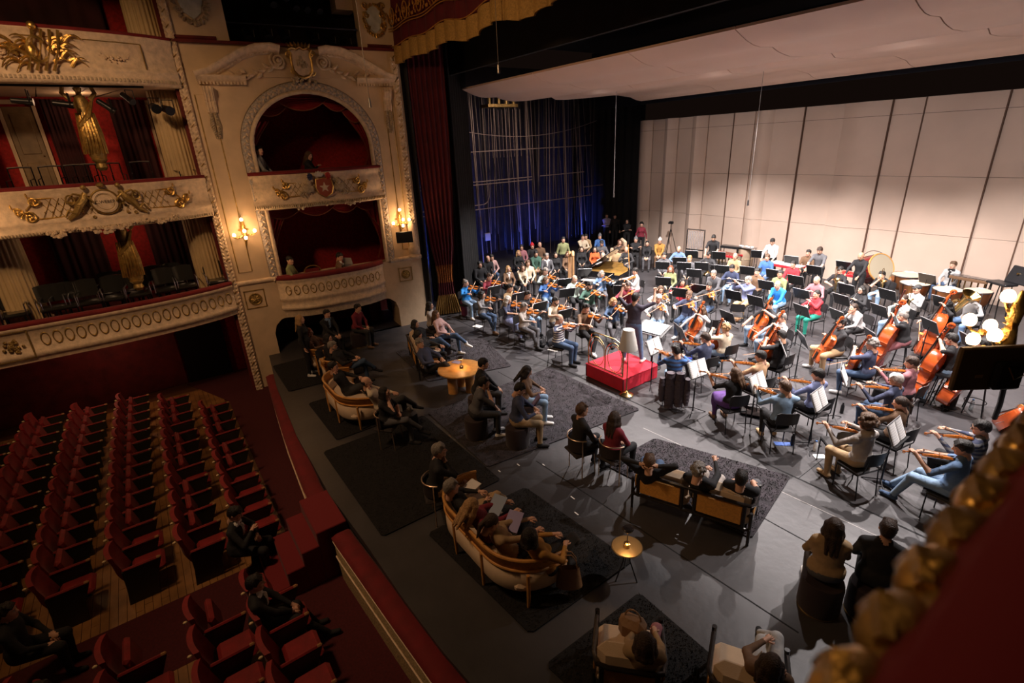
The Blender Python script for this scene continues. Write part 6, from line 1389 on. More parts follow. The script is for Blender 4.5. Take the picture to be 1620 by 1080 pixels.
# first violins, left
PL(737, 448, 'violin', 'bright blue sweater and hair bun playing violin at the far left', 'bun', 'g', 'B', 'j', 'w', f=1, det=0)
PL(774, 438, 'violin', 'maroon shirt playing violin behind the blue sweater', 'short', 'b', 'm', 'k', det=0)
PL(763, 466, 'violinr', 'grey cardigan and navy jeans playing violin beside the fallen paper', 'bob', 'k', 'G', 'D', 'u', f=1, det=0)
PL(807, 455, 'violin', 'beige shirt playing violin behind the white-haired player', 'short', 'k', 'T', 'k', sl=0)
PL(804, 474, 'violinr', 'slate dress and long white hair playing violin', 'long', 'w', 'i', 'x', 'k', sl=0, f=1, skirt=1, det=0)
PL(835, 466, 'violin', 'dark grey sweater playing violin behind the cream jacket', 'short', 'k', 'K', 'j')
PL(829, 485, 'violinr', 'cream jacket and grey trousers playing violin in the front row', 'short', 'g', 'z', 'g', 'k', f=1, det=0, inner='k')
PL(864, 443, 'violin', 'royal blue sweater playing violin near the harp', 'bob', 'a', 'b', 'j', f=1)
PL(863, 429, 'violin', 'grey green jacket playing violin behind the royal blue sweater', 'wavy', 'g', 's', 'k')
PL(879, 476, 'violin', 'ivory tee and beard playing violin', 'short', 'k', 'c', 'g', sl=0, beard=1)
PL(885, 504, 'violinh', 'black and white striped sweater and jeans playing violin front left of the podium', 'balding', 'g', ('w', 'i', 16), 'D', 'k', det=0, glasses=1, bulk=1.1)
PL(927, 487, 'violinr', 'dark brown shirt playing violin with white sneakers', 'short', 'k', 'u', 'k', 'w', det=0)
PL(933, 452, 'violin', 'dark green shirt playing violin with beard', 'wavy', 'k', 'e', 'g', beard=1)
PL(909, 441, 'violin', 'mint shirt playing violin beside the harp', 'balding', 'k', 'h', 'k')
PL(952, 433, 'violin', 'steel blue jacket playing violin before the piano', 'bob', 'g', 'd', 'g', f=1)
PL(971, 477, 'violinr', 'denim jacket and blond bob playing violin beside the conductor', 'bob', 'y', 'D', 'g', f=1, inner='o')
PL(993, 452, 'violin', 'maroon sweater playing violin behind the conductor', 'short', 'b', 'm', 'k')
PL(1005, 429, 'violin', 'white shirt playing violin in front of the piano lid', 'short', 'k', 'w', 'p', face=240)
# second violins and violas, centre
PL(1042, 472, 'violinr', 'patterned grey top and white hair playing violin right of the conductor', 'short', 'w', 'l', 'j', 'w')
PL(1045, 458, 'violin', 'white blouse playing violin with shoulder-length brown hair', 'bob', 'a', 'w', 'k', f=1)
PL(1080, 446, 'violin', 'red top and dark cardigan playing viola', 'long', 'k', 'r', 'k', f=1, inst='viola')
PL(1090, 467, 'violin', 'slate blue tee and jeans playing viola with glasses', 'wavy', 'a', 'i', 'D', 'w', sl=0, inst='viola', glasses=1, det=0, bulk=1.15)
PL(1122, 452, 'violin', 'charcoal jacket over red tee playing viola', 'short', 'k', 'K', 'D', inst='viola')
PL(1061, 425, 'lap', 'olive cardigan and long auburn hair behind a tilted music stand', 'long', 'r', 'E', 'k', f=1)
# cellos
PL(1109, 489, 'cello', 'pale knit top and long auburn hair playing cello', 'long', 'a', 'l', 'g', f=1, det=0)
PL(1148, 519, 'cello', 'cream blouse and curly ginger hair playing cello', 'curly', 'y', 'c', 'j', f=1, det=0, face=165)
PL(1216, 481, 'cello', 'black tee playing cello behind the blue-flagged stand', 'short', 'k', 'k', 'j', sl=0, det=0)
PL(1236, 502, 'cello', 'pale grey shirt and grey hair playing cello', 'short', 'g', 'l', 'j', det=0)
PL(1236, 530, 'cello', 'black sleeveless top playing cello with short dark hair', 'short', 'k', 'k', 'K', sl=0, det=0, face=178, sk='b')
PL(1330, 512, 'celloarms', 'dark tee and beige shorts sitting with crossed arms behind a cello', 'short', 'k', 'K', 'T', 'w', sl=0, det=0, beard=1, bulk=1.1)
PL(1379, 544, 'cello', 'navy tee and curly grey hair playing cello', 'curly', 'g', 'i', 'D', 'w', sl=0, det=0, face=178)
# violins and violas on the near right, seen from behind
PL(1069, 554, 'violin', 'blue and black striped sweater playing viola next to the podium', 'wavy', 'k', ('b', 'i', 11), 'j', 'w', det=0, inst='viola', face=128)
PL(1116, 534, 'violinr', 'navy sweater and glasses playing viola behind the striped sweater', 'short', 'b', 'i', 'k', det=0, glasses=1, inst='viola', face=165)
PL(1163, 590, 'violin', 'black fur vest, purple skirt and brown boots playing viola', 'long', 'a', 'k', 'v', 'u', sl=0, f=1, det=0, skirt=1, inst='viola', face=150)
PL(1203, 563, 'violinr', 'tan sweater playing viola behind two white scores', 'short', 'k', 'O', 'K', det=0, inst='viola', face=170)
PL(1242, 612, 'violin', 'denim shirt and black trousers playing violin from behind', 'short', 'a', 'j', 'k', 'T', det=0, inst='viola', face=140)
PL(1294, 592, 'violinr', 'blue grey sweater playing violin beside the seated cellist', 'short', 'k', 'x', 'k', 'k', det=0, face=165)
PL(1371, 668, 'violin', 'grey hoodie and tan trousers with big curly brown hair playing violin', 'afro', 'a', 'z', 'T', 'T', det=0, hood=1, face=160)
PL(1424, 637, 'violinr', 'dark brown top with long dark hair playing violin', 'pony', 'b', 'u', 'k', 'k', f=1, det=0, face=170)
PL(1417, 600, 'violin', 'slate sweater with white hair and glasses playing violin', 'short', 'w', 'i', 'D', det=0, glasses=1, face=172)
PL(1442, 573, 'violinr', 'mauve shirt playing violin under the double basses', 'short', 'b', 'p', 'k', det=0, face=175)
PL(1552, 676, 'violin', 'grey and black striped sweater playing violin at the right', 'short', 'k', ('G', 'i', 14), 'k', det=0, glasses=1, face=176)
PL(1523, 708, 'violinr', 'slate tee, jeans and navy sneakers playing violin at the near right', 'short', 'k', 'd', 'j', 'D', sl=0, det=0, face=172, legs='ext', bulk=1.1)
# double basses
PL(1428, 500, 'bass', 'black lace top and grey headscarf playing double bass', 'bun', 'g', 'k', 'p', f=1, det=0, face=190)
PL(1497, 482, 'bass', 'black dress and long black hair playing double bass', 'long', 'k', 'k', 'k', f=1, det=0, face=215)
PL(1505, 536, 'bass', 'black tee and jeans playing double bass next to the display', 'short', 'k', 'k', 'j', 'k', sl=0, det=0, face=185)
PL(1556, 545, 'bass', 'black shirt playing double bass behind the wall sconce', 'short', 'k', 'k', 'k', face=190)
# woodwinds
PL(1051, 404, 'lap', 'dark shirt behind the leftmost rear music stand', 'short', 'k', 'g', 'k')
PL(1074, 394, 'typing', 'light blue shirt behind the rear woodwind stands', 'balding', 'a', 'd', 'k')
PL(1091, 409, 'lap', 'grey sweater and beard between two music stands', 'short', 'y', 'g', 'k', beard=1)
PL(1121, 403, 'horn', 'dark grey sweater and black cap holding a horn', 'cap', 'k', 'K', 'k', inst='horn')
PL(1163, 405, 'lap', 'tan shirt with thinning hair in the brass row', 'balding', 'g', 'T', 'k')
PL(1158, 424, 'phone', 'navy sweater and jeans looking down', 'short', 'k', 'n', 'j')
PL(1129, 433, 'fold', 'grey sweater with grey hair beside the dark viola player', 'short', 'g', 'g', 'k')
PL(1184, 443, 'flute', 'indigo sweater and beige trousers playing flute', 'short', 'g', 'x', 'T')
PL(1198, 430, 'lap', 'dark brown shirt behind the flute player', 'wavy', 'k', 'u', 'k')
PL(1214, 407, 'lap', 'blue denim shirt before the percussion', 'short', 'a', 'b', 'D')
PL(1234, 433, 'lap', 'olive grey tee between the stands', 'short', 'k', 'E', 'k', sl=0, sk='b', yaw=.5)
PL(1230, 450, 'fold', 'bright azure sweater sitting with folded hands', 'balding', 'a', 'B', 'j')
PL(1255, 418, 'lap', 'red plaid shirt in front of the red percussion frame', 'short', 'k', 'r', 'k', glasses=1)
PL(1292, 465, 'oboe', 'crimson sweater and green trousers playing oboe', 'pony', 'k', 'r', 'q', 'k', f=1, det=0)
PL(1292, 443, 'phone', 'dark floral shirt looking down at a clarinet', 'balding', 'g', 'p', 'k')
PL(1363, 458, 'bonelap', 'black jacket and glasses with long dark hair', 'long', 'k', 'k', 'k', f=1, glasses=1, inst='oboe')
PL(1350, 487, 'chin', 'white top with a lilac scarf resting chin on hand', 'pony', 'b', 'l', 'k', f=1)
PL(1430, 473, 'bassoon', 'mint and plum top with pink scarf holding a bassoon', 'pony', 'b', 's', 'j', f=1, inner='r')
# brass
PL(1329, 427, 'bonelap', 'black tee and backward cap holding a trombone upright', 'cap', 'k', 'k', 'k', sl=0, inst='trombone')
PL(1395, 435, 'chin', 'black polo and jeans blowing into a mouthpiece beside the bass drum', 'short', 'k', 'k', 'j', sl=0, inst='trombone')
PL(1451, 457, 'bonelap', 'pale shirt and dark cap holding a trombone by the timpani', 'cap', 'K', 'l', 'k', inst='trombone')
PL(1540, 469, 'tuba', 'grey shirt and black cap holding a large tuba', 'cap', 'k', 'l', 'd', det=0, inst='tuba')
# percussion
PL(1129, 376, 'perc', 'black tee with a yellow print standing at the glockenspiel', 'short', 'k', 'k', 'k', sl=0, chair=False)
PL(1222, 382, 'perc', 'white shirt standing at the percussion table', 'short', 'k', 'w', 'k', chair=False)
PL(1279, 400, 'lap', 'brown jacket sitting before the shell wall', 'short', 'k', 'u', 'k')
PL(1297, 396, 'perc', 'slate tee standing beside the brown jacket', 'short', 'b', 'g', 'k', sl=0, chair=False)
PL(1362, 405, 'perc', 'black vest over white shirt with bald head at the bass drum', 'bald', 'k', 'k', 'k', chair=False, sk='b')
PL(1508, 419, 'lap', 'pale grey jacket over black tee sitting behind the timpani', 'short', 'a', 'l', 'D', inner='k', collar=1, legs='apart')
# ---- music stands
who = {}
ST_ = [(781, 459, 'between the maroon shirt and the beige shirt violinists'), (820, 470, 'beside the white-haired violinist'), (854, 485, 'beside the cream jacket violinist'), (894, 447, 'before the royal blue sweater violinist'), (897, 463, 'with its back to the ivory tee violinist'), (893, 497, 'behind the striped sweater violinist'), (925, 431, 'left of the piano'), (983, 458, 'before the green shirt violinist'),
 (1048, 420, 'leftmost in the rear woodwind row'), (1075, 413, 'second in the rear woodwind row'), (1082, 421, 'in front of the grey bearded player'), (1049, 445, 'tilted before the olive cardigan'), (1098, 432, 'low and tilted behind the violas'), (1076, 463, 'in front of the red top viola player'), (1094, 402, 'far left against the shell wall'), (1137, 404, 'under the standing black tee percussionist'), (1110, 421, 'before the black cap horn player'), (1142, 426, 'before the tan shirt brass player'),
 (1182, 428, 'before the dark brown shirt player'), (1106, 457, 'behind the slate blue tee viola player'), (1171, 450, 'before the navy sweater player'), (1199, 402, 'large one before the white shirt percussionist'), (1224, 433, 'before the olive grey tee player'), (1160, 467, 'before the flute player'), (1212, 451, 'left of the azure sweater'), (1195, 476, 'before the azure sweater'), (1259, 443, 'before the red plaid shirt'), (1252, 411, 'below the percussion frame'),
 (1268, 465, 'left behind the crimson sweater'), (1268, 491, 'before the crimson sweater oboe player'), (1288, 427, 'below the slate tee percussionist'), (1335, 420, 'left of the bald percussionist'), (1339, 457, 'before the black tee trombonist'), (1331, 474, 'before the black jacket player'), (1325, 499, 'before the chin-resting player'), (1404, 466, 'beside the black polo trombonist'), (1391, 491, 'in front of the bassoon player'), (1467, 441, 'standing among the timpani'),
 (1471, 515, 'between the front double basses'), (1490, 478, 'behind the long-haired bassist'), (1378, 532, 'edge-on right of the crossed-arms cellist'), (1532, 540, 'above the black display'), (1076, 524, 'edge-on in front of the auburn-haired cellist'), (1151, 501, 'edge-on behind the ginger-haired cellist'), (1270, 537, 'edge-on before the crossed-arms cellist'),
 (1035, 547, 'with white pages right of the podium'), (1104, 583, 'with white pages behind the dark padded coat'), (1199, 605, 'with white pages beside the tan sweater'), (1296, 631, 'with white pages left of the curly-haired violinist'), (1335, 592, 'with white pages beside the curly grey cellist'), (1418, 682, 'with ruled pages right of the curly-haired violinist'), (1237, 548, 'hidden between two cellists')]
for u, v, t in ST_: music_stand(u, v, t)
# ---- percussion and large instruments
M_skin = mat('drum_head', (.62, .46, .32), .5); M_copper = mat('copper_bowl', (.50, .20, .08), .3, .9, bump=.1)
def timp(u, v, r, lab):
    P = at(u, v, .86); e = empty('timpani', T(P[0], P[1], 0), lab, 'drum', 'timpani')
    MB().lathe([(.05, .30), (r * .6, .36), (r * .9, .52), (r * .98, .74), (r, .84)], n=28).obj('bowl', M_copper, e); MB().lathe([(r * 1.03, .83), (r * 1.04, .85), (r * 1.0, .865), (r * .98, .85)], n=28, caps=False).obj('hoop', M_steel, e)
    MB().lathe([(r * .99, .855), (.001, .858)], n=28, caps=False).obj('drum_head', M_skin, e)
    for i in range(6): a = i * PI / 3; MB().cyl((r * 1.05 * math.cos(a), r * 1.05 * math.sin(a), .86), (r * .8 * math.cos(a), r * .8 * math.sin(a), .1), .012, n=5).obj('strut', M_steel if i % 2 else M_blackmetal, e)
    MB().lathe([(r * .85, 0), (r * .85, .04), (r * .5, .12)], n=20).obj('base', M_blackmetal, e)
timp(1436, 434, .42, 'largest timpani drum, at the left rear of the set'); timp(1448, 447, .38, 'timpani drum overlapping the largest one'); timp(1500, 457, .36, 'timpani drum right in front of the pale grey jacket'); timp(1548, 459, .32, 'smallest timpani drum behind the tuba')
P = at(1384, 424, .95); e = empty('bass_drum', T(P[0], P[1], .92, -.45), 'large bass drum with dark red panelled shell tilted on its stand', 'drum')
ax = vec(.86, 0, .34) / np.linalg.norm(vec(.86, 0, .34)); MB().lathe([(.46, -.26), (.47, -.2), (.47, .2), (.46, .26)], ax=ax, n=32, caps=False).obj('shell', mat('maroon_shell', (.16, .012, .010), .3, coat=.4, var=.2), e)
for q in (-.25, .25): MB().lathe([(.485, q - .025), (.495, q), (.485, q + .025), (.455, q + .02), (.455, q - .02)], ax=ax, n=32, caps=False).obj('hoop', M_wood, e)
for q in (-.262, .262): MB().lathe([(.46, q), (.001, q * 1.01)], ax=ax, n=32, caps=False).obj('drum_head', mat('calf_head', (.34, .30, .22), .6), e)
a_, b_, _ = frame(ax)
for i in range(10): t = i * PI / 5; c = (a_ * math.cos(t) + b_ * math.sin(t)) * .485; MB().cyl(c - ax * .25, c + ax * .25, .009, n=5).obj('tension_rod', M_steel, e)
MB().tube([(a_ * math.cos(t) + b_ * math.sin(t)) * .62 for t in np.linspace(.3, 5.98, 26)], .012, 6).obj('ring_frame', M_steel, e)
for sx in (-.3, .3):
    for sy in (-.35, .35): MB().cyl((sx, sy, -.3), (sx * 1.2, sy * 1.1, -.92), .014, n=6).obj('leg', M_blackmetal, e)
MB().box((0, 0, -.5), (.7, .05, .05)).obj('cross_bar', M_blackmetal, e)
def mallet(u, v, w_, d_, rz, col, lab, nb=12, tubes=True, z=.92, bars=None):
    P = at(u, v, z); e = empty('mallet_keyboard', T(P[0], P[1], 0, rz), lab, 'keyboard percussion', 'keyboard percussion'); m = mat('frame_' + col, COLS[col], .4)
    for q in (-1, 1): MB().rbox((0, q * d_ / 2, z - .04), (w_, .04, .09), .01).obj('side_rail', m, e)
    for i in range(nb):
        x = -w_ / 2 + (i + .5) * w_ / nb; MB().box((x, 0, z + .01), (w_ / nb * .8, d_ * (.95 - .3 * i / nb), .018)).obj('bar', bars or mat('rosewood', (.20, .05, .03), .35), e, False)
        if tubes and i % 2 == 0: MB().cyl((x, 0, z - .05), (x, 0, z - .5 + .3 * i / nb), .022, n=8).obj('resonator', M_brass, e)
    for a in (-1, 1):
        for q in (-1, 1): MB().cyl((a * w_ * .47, q * d_ * .42, 0), (a * w_ * .47, q * d_ * .42, z - .05), .018, n=6).obj('leg', M_blackmetal, e)
mallet(1150, 401, 1.1, .5, -.1, 'r', 'red-framed mallet keyboard in front of the standing black tee percussionist', 14, True, .88)
mallet(1245, 418, 1.2, .5, -.1, 'r', 'long red-framed mallet keyboard below the white shirt percussionist', 14, False, .86, M_paper)
mallet(1157, 389, .8, .35, .1, 'k', 'small black glockenspiel right of the black tee percussionist', 16, False, .95, M_steel)
mallet(1537, 439, 1.0, .35, -.2, 'u', 'row of small metal chimes with brass tubes right of the timpanist', 12, True, .95, M_steel)
mallet(1345, 432, .6, .4, 0, 'r', 'short red drum table in front of the bald percussionist', 4, False, .86, mat('red_cloth', (.5, .03, .02), .8))
P = at(1190, 388, .95); P[1] = min(P[1], 20.3); e = empty('percussion_table', T(P[0], P[1], 0, 0), 'small trolley of white percussion gear left of the white shirt percussionist', 'table')
MB().box((0, 0, .92), (.7, .4, .03)).obj('top', M_steel, e, False)
for i in range(5): MB().lathe([(.06, 0), (.07, .02), (.06, .05)], c=(-.28 + i * .13, .03 * (-1) ** i, .94), n=12).obj('instrument', M_white, e)
for a in (-.32, .32):
    for b in (-.17, .17): MB().cyl((a, b, 0), (a, b, .92), .014, n=6).obj('leg', M_blackmetal, e)
P = at(1178, 402, .6); e = empty('wooden_case', T(P[0], P[1], 0, .2), 'beige rounded instrument case among the percussion', 'case'); MB().lathe([(.3, 0), (.34, .1), (.33, .8), (.2, .95), (.02, .98)], n=20).obj('shell', mat('beige_case', (.30, .22, .15), .6, var=.1), e)
MB().lathe([(.345, .42), (.35, .45), (.345, .48)], n=20, caps=False).obj('band', M_dirty, e)
P = at(1212, 396, .7); e = empty('black_case', T(P[0], P[1], 0, .1), 'black upright instrument case leaning beside the beige case', 'case'); MB().rbox((0, 0, .45), (.4, .25, .9), .08).obj('shell', M_blackplastic, e); MB().tube([(-.06, -.13, .6), (-.06, -.17, .62), (.06, -.17, .62), (.06, -.13, .6)], .01, 5).obj('handle', M_blackmetal, e)
# tubular bells
P = at(1099, 393, 1.0); e = empty('tubular_bells', T(P[0], P[1], 0, .15), 'frame of silver tubular bells against the shell wall', 'bells')
for i in range(9): MB().cyl((-.30 + i * .075, 0, 1.72), (-.30 + i * .075, 0, .75 + .04 * i), .019, n=8).obj('bell_tube', mat('bright_tube', (.75, .75, .78), .2, .8), e)
for q in (-.38, .38): MB().cyl((q, 0, 0), (q, 0, 1.78), .02, n=6).obj('post', M_blackmetal, e); MB().box((q, 0, .03), (.06, .5, .05)).obj('foot', M_blackmetal, e, False)
for z_ in (1.78, .95, .62): MB().box((0, 0, z_), (.78, .06, .04)).obj('cross_bar', M_steel if z_ > 1 else M_blackmetal, e, False)
# open laptop like case at the right of the timpani
P = at(1585, 448, 1.0); e = empty('open_case', T(P[0], P[1], 1.0, -.6), 'open black case with a small badge at the far right by the shell wall', 'case')
MB().rbox((0, 0, 0), (.62, .4, .07), .02).obj('tray', M_blackplastic, e); MB().rbox((.18, .26, .26), (.62, .05, .5), .02, 0, rotm(0, .35)).obj('lid', M_blackplastic, e); MB().cyl((.16, .25, .30), (.16, .20, .31), .03, n=12).obj('badge', M_brass, e)
for a in (-.25, .25):
    for b in (-.15, .15): MB().cyl((a, b, -1.0), (a * .7, b, -.03), .014, n=6).obj('leg', M_blackmetal, e)
# grand piano, lid open
P = at(962, 428, .95); e = empty('grand_piano', T(P[0], P[1], 0, .35), 'black grand piano with raised lid and golden soundboard behind the violins', 'piano')
O = [(-.75, -.72), (.75, -.72), (.76, .1), (.62, .5), (.32, .78), (.12, 1.2), (-.25, 1.42), (-.6, 1.38), (-.75, 1.15)]; gl = mat('piano_lacquer', (.008, .008, .009), .12, coat=.5)
MB().prism(O, .62, .98).obj('case', gl, e, False); MB().prism([(a * .93, b * .93 + .02) for a, b in O], .981, .987).obj('soundboard', mat('gold_frame', (.50, .28, .07), .3, .6, var=.3), e, False)
lidm = rotm(0, 0, 0); LO = [(0, -.3), (0, 1.15), (.15, 1.40), (.5, 1.45), (.86, 1.2), (1.06, .78), (1.36, .5), (1.5, .1), (1.5, -.3)]
an = .62; MB().prism(LO, 0, .025, 0, (vec(math.cos(an), 0, math.sin(an)), vec(0, 1, 0), vec(-math.sin(an), 0, math.cos(an))), (-.75, 0, 1.0)).obj('lid', gl, e, False)
MB().cyl((.7, .3, .98), (.62, .3, 1.88), .012, n=6).obj('lid_prop', M_wood, e); MB().box((0, -.86, .74), (1.3, .28, .03)).obj('key_bed', gl, e, False)
for i in range(26): MB().box((-.6 + i * .048, -.86, .765), (.044, .24, .02)).obj('white_key', M_white, e, False)
MB().box((0, -.72, .98), (1.1, .03, .18)).obj('music_desk', gl, e, False)
for a, b in ((-.62, -.5), (.62, -.5), (-.3, 1.1)): MB().lathe([(.035, 0), (.04, .1), (.05, .3), (.07, .62)], c=(a, b, 0), n=10).obj('leg', gl, e)
# harp
P = at(904, 432, .9); e = empty('concert_harp', T(P[0], P[1], 0, 2.6), 'pale wooden concert harp left of the piano', 'harp'); hw = mat('harp_maple', (.50, .27, .12), .4, var=.15, vscale=5)
MB().tube([(-.32, 0, .12), (-.32, 0, 1.6)], [.05, .04], 10).obj('column', hw, e); MB().tube([(-.32, 0, 1.6), (-.25, 0, 1.72), (-.05, 0, 1.62), (.15, 0, 1.52), (.34, 0, 1.62)], [.05, .06, .05, .05, .045], 10).obj('neck', hw, e)
MB().add([(-.2, -.16, .14), (-.2, .16, .14), (-.05, .17, .10), (-.05, -.17, .10), (.30, -.05, 1.6), (.30, .05, 1.6), (.37, .05, 1.6), (.37, -.05, 1.6)], [(0, 1, 2, 3), (7, 6, 5, 4), (0, 4, 5, 1), (1, 5, 6, 2), (2, 6, 7, 3), (3, 7, 4, 0)]).obj('soundbox', hw, e, False); MB().rbox((-.16, 0, .07), (.5, .4, .13), .03).obj('base', hw, e)
g = MB()
for i in range(22): t = i / 21; g.cyl((-.15 + .43 * t, 0, .2 + 1.38 * t), (-.24 + .53 * t, 0, 1.62 - .1 * math.sin(PI * t)), .002, n=3)
g.obj('strings', M_steel, e)
# camera tripod at the wall
P = at(1062, 352, 1.62); P = CAM + (P - CAM) * min(1, 20.3 / P[1]); e = empty('camera_tripod', T(P[0], P[1], 0), 'black tripod with a small camera in front of the shell wall', 'tripod')
for a in (.5, 2.6, 4.7): MB().cyl((0, 0, 1.35), (.4 * math.cos(a), .4 * math.sin(a), 0), .016, n=6).obj('leg', M_blackmetal, e)
MB().cyl((0, 0, 1.2), (0, 0, 1.55), .02, n=6).obj('centre_column', M_blackmetal, e); MB().rbox((0, 0, 1.62), (.2, .12, .13), .02).obj('camera_body', M_blackplastic, e); MB().cyl((.0, -.05, 1.62), (.0, -.18, 1.62), .045, n=12).obj('lens', M_blackplastic, e)
# coat over a chair back, bag, bottles, paper on the floor
P = at(1070, 618, .42); e = empty('padded_coat', T(P[0] - .02, P[1] - .05, 0, 2.25 - PI / 2), 'long dark padded coat hanging over the chair of the striped viola player', 'coat'); cm = mat('padded_plum', (.060, .045, .055), .6, bump=.9, bscale=22)
for (x, z0, z1, w_) in ((-.25, .20, .74, .075), (.25, .14, .74, .075), (-.09, .05, .86, .13), (.10, .10, .86, .13)):
    G = []
    for q in np.linspace(0, 1, 26): rr = w_ * (1 + .05 * math.cos(q * 44)) * (1 - .35 * q ** 3 - .35 * (1 - q) ** 4); G.append([(x + rr * math.cos(t) * (1.0), -.03 + .075 * math.sin(t) * (1 + .08 * math.cos(q * 44)), z0 + (z1 - z0) * q) for t in np.linspace(0, 2 * PI, 13)[:-1]])
    g = MB().grid(G, closed=True); g.add(G[-1], [tuple(range(12))]); g.add(G[0], [tuple(range(12))[::-1]]); g.obj('sleeve' if abs(x) > .2 else 'quilted_panel', cm, e)
def bottle(u, v, lab, col, r=.035, h=.24, z0=0.0):
    P = at(u, v, z0); e = empty('bottle', T(P[0], P[1], z0), lab, 'bottle'); MB().lathe([(r * .95, 0), (r, .02), (r, h * .68), (r * .45, h * .86), (r * .4, h * .93)], n=14).obj('flask', col, e); MB().cyl((0, 0, h * .92), (0, 0, h), r * .48, n=10).obj('cap', M_blackplastic if col is M_blackplastic else mat('blue_cap', (.05, .15, .4), .4), e)
clear = mat('clear_plastic', (.55, .62, .64), .1, trans=.7)
bottle(1253, 703, 'black flask standing behind the denim shirt player', M_blackplastic); bottle(1331, 653, 'black flask standing behind the white-paged stand', M_blackplastic); bottle(1535, 648, 'clear water bottle standing below the black display', clear); bottle(984, 590, 'clear plastic bottle on the red podium by its brass rail', clear, z0=.36); bottle(1289, 712, 'white bottle at the foot of a music stand by the hooded player', M_white, h=.2)
def bag(u, v, lab, m, s_=(.34, .2, .26), z0=0, rz=.4):
    P = at(u, v, z0); e = empty('bag', T(P[0], P[1], z0, rz), lab, 'bag'); MB().rbox((0, 0, s_[2] / 2), s_, .06).obj('pouch', m, e); t = np.linspace(0, PI, 9); MB().tube([(s_[0] * .3 * math.cos(a), 0, s_[2] * .95 + .12 * math.sin(a)) for a in t], .009, 5).obj('strap', m, e)
bag(1160, 508, 'brown patterned bag lying behind the ginger-haired cellist', mat('bag_brown', (.18, .09, .04), .8, var=.5, vscale=14), (.4, .2, .18)); bag(1310, 570, 'royal blue bag under the crossed-arms cellist', mat('bag_blue', (.01, .03, .3), .8), (.25, .1, .2)); bag(857, 548, 'small black bag on the floor behind the striped sweater violinist', M_blackplastic, (.25, .2, .15))
bag(1088, 578, 'blue bag behind the striped sweater player by the podium', mat('bag_blue', (.01, .03, .3), .8), (.3, .15, .22)); bag(1190, 655, 'dark round bag on the floor beside the purple skirt player', mat('bag_dark', (.03, .018, .015), .8), (.5, .3, .12)); bag(735, 500, 'maroon jacket bundle behind the bright blue sweater violinist', mat('bag_maroon', (.16, .02, .06), .8), (.2, .2, .6))
def paper(u, v, lab, z0=.002, rz=.3, s_=(.30, .21), m=None): 
    P = at(u, v, z0); MB().box((0, 0, .003), (s_[0], s_[1], .006)).obj('paper_sheet', m or M_paper, None, False, M=T(P[0], P[1], z0, rz), label=lab, cat='paper')
paper(756, 516, 'white sheet of paper lying on the floor under the grey cardigan player'); paper(1150, 508, 'white sheet on the floor behind the ginger-haired cellist', .004); paper(1239, 702, 'blue folder on the floor behind the denim shirt player', .002, .8, (.3, .12), mat('blue_folder', (.05, .12, .4), .5)); paper(1297, 722, 'white card on the floor by the hooded player', .002, .9, (.2, .12)); paper(876, 553, 'white sheets on the floor behind the striped sweater', .002)
# cello lying on its side at the right edge
P = at(1592, 655, .25); tree('double_bass', basis((P[0] - .02, P[1] - .45, .36), (.45, .85, .1), (-.75, .3, .6)), FID['bass'], 'double bass resting on its side on the floor below the black display', 'double bass', 'double basses')
# empty chairs
for u, v, rz, lab in [(1165, 490, 2.2, 'empty black orchestra chair behind the ginger-haired cellist'), (1130, 515, 2.4, 'empty black orchestra chair beside the pale knit cellist'), (1395, 640, 2.9, 'empty black orchestra chair behind the mauve shirt violinist'), (1330, 690, 2.4, 'empty black orchestra chair left of the hooded player')]:
    P = at(u, v, .6); tree('orchestra_chair', T(P[0], P[1], 0, rz - PI / 2), OCH, lab, 'chair', 'orchestra chairs')
P = at(1495, 590, .75); tree('tall_stool', T(P[0], P[1], 0), STL, 'empty tall black stool left of the black display', 'stool', 'bass stools')
# ================================================================ audience furniture on the stage
M_rug = mat('black_shag', (.006, .0055, .006), .95, bump=1.0, bscale=70, var=.6, vscale=18)
M_rug2 = mat('plum_shag', (.024, .019, .024), .95, bump=1.0, bscale=60, var=.7, vscale=9, sheen=.05)
def rug(P, lab, m=M_rug):
    P = [tuple(p) for p in P]; e = MB(); c = np.mean(P, 0); Q = []
    for i, p in enumerate(P):
        a = np.array(P[i - 1]); b = np.array(P[(i + 1) % 4]); p = np.array(p)
        for q in (.16, .05): Q.append(p + (a - p) / np.linalg.norm(a - p) * q)
        for q in (.05, .16): Q.append(p + (b - p) / np.linalg.norm(b - p) * q)
    g = MB().prism([(q[0] - c[0], q[1] - c[1]) for q in Q], 0.003, .022); o = g.obj('shag_rug', m, None, False, M=T(c[0], c[1], 0), label=lab, cat='rug')
    # pile: short tufts
    g = MB(); rs = np.random.RandomState(int(abs(c[0]) * 100)); A_, B_, C_, D_ = [np.array(P[i]) for i in (0, 1, 2, 3)]
    for i in range(2600):
        a, b = rs.uniform(.01, .99, 2); p = A_ * (1 - a) * (1 - b) + B_ * a * (1 - b) + C_ * a * b + D_ * (1 - a) * b - c; t = rs.uniform(-.03, .03, 2); g.add([(p[0] - .007, p[1], .02), (p[0] + .007, p[1] + .004, .02), (p[0] + t[0], p[1] + t[1], .045)], [(0, 1, 2)])
    g.obj('pile', m, o, False, kind='stuff')
rug([(-9.09, 1.75), (-6.15, 1.75), (-6.15, 3.92), (-9.09, 3.92)], 'black shag rug in front of the steps, left of the large cane sofa')
rug([(-5.78, 2.32), (-3.50, 2.5), (-3.50, 4.28), (-5.71, 4.12)], 'black shag rug under the large curved cane sofa')
rug([(-9.15, 4.05), (-6.6, 3.95), (-6.23, 7.62), (-9.17, 7.55)], 'large mottled plum-grey shag rug before the red podium', M_rug2)
rug([(-5.3, 5.6), (-2.73, 5.9), (-3.1, 7.72), (-5.3, 6.95)], 'plum-grey shag rug in front of the dark cane-panel sofa', M_rug2)
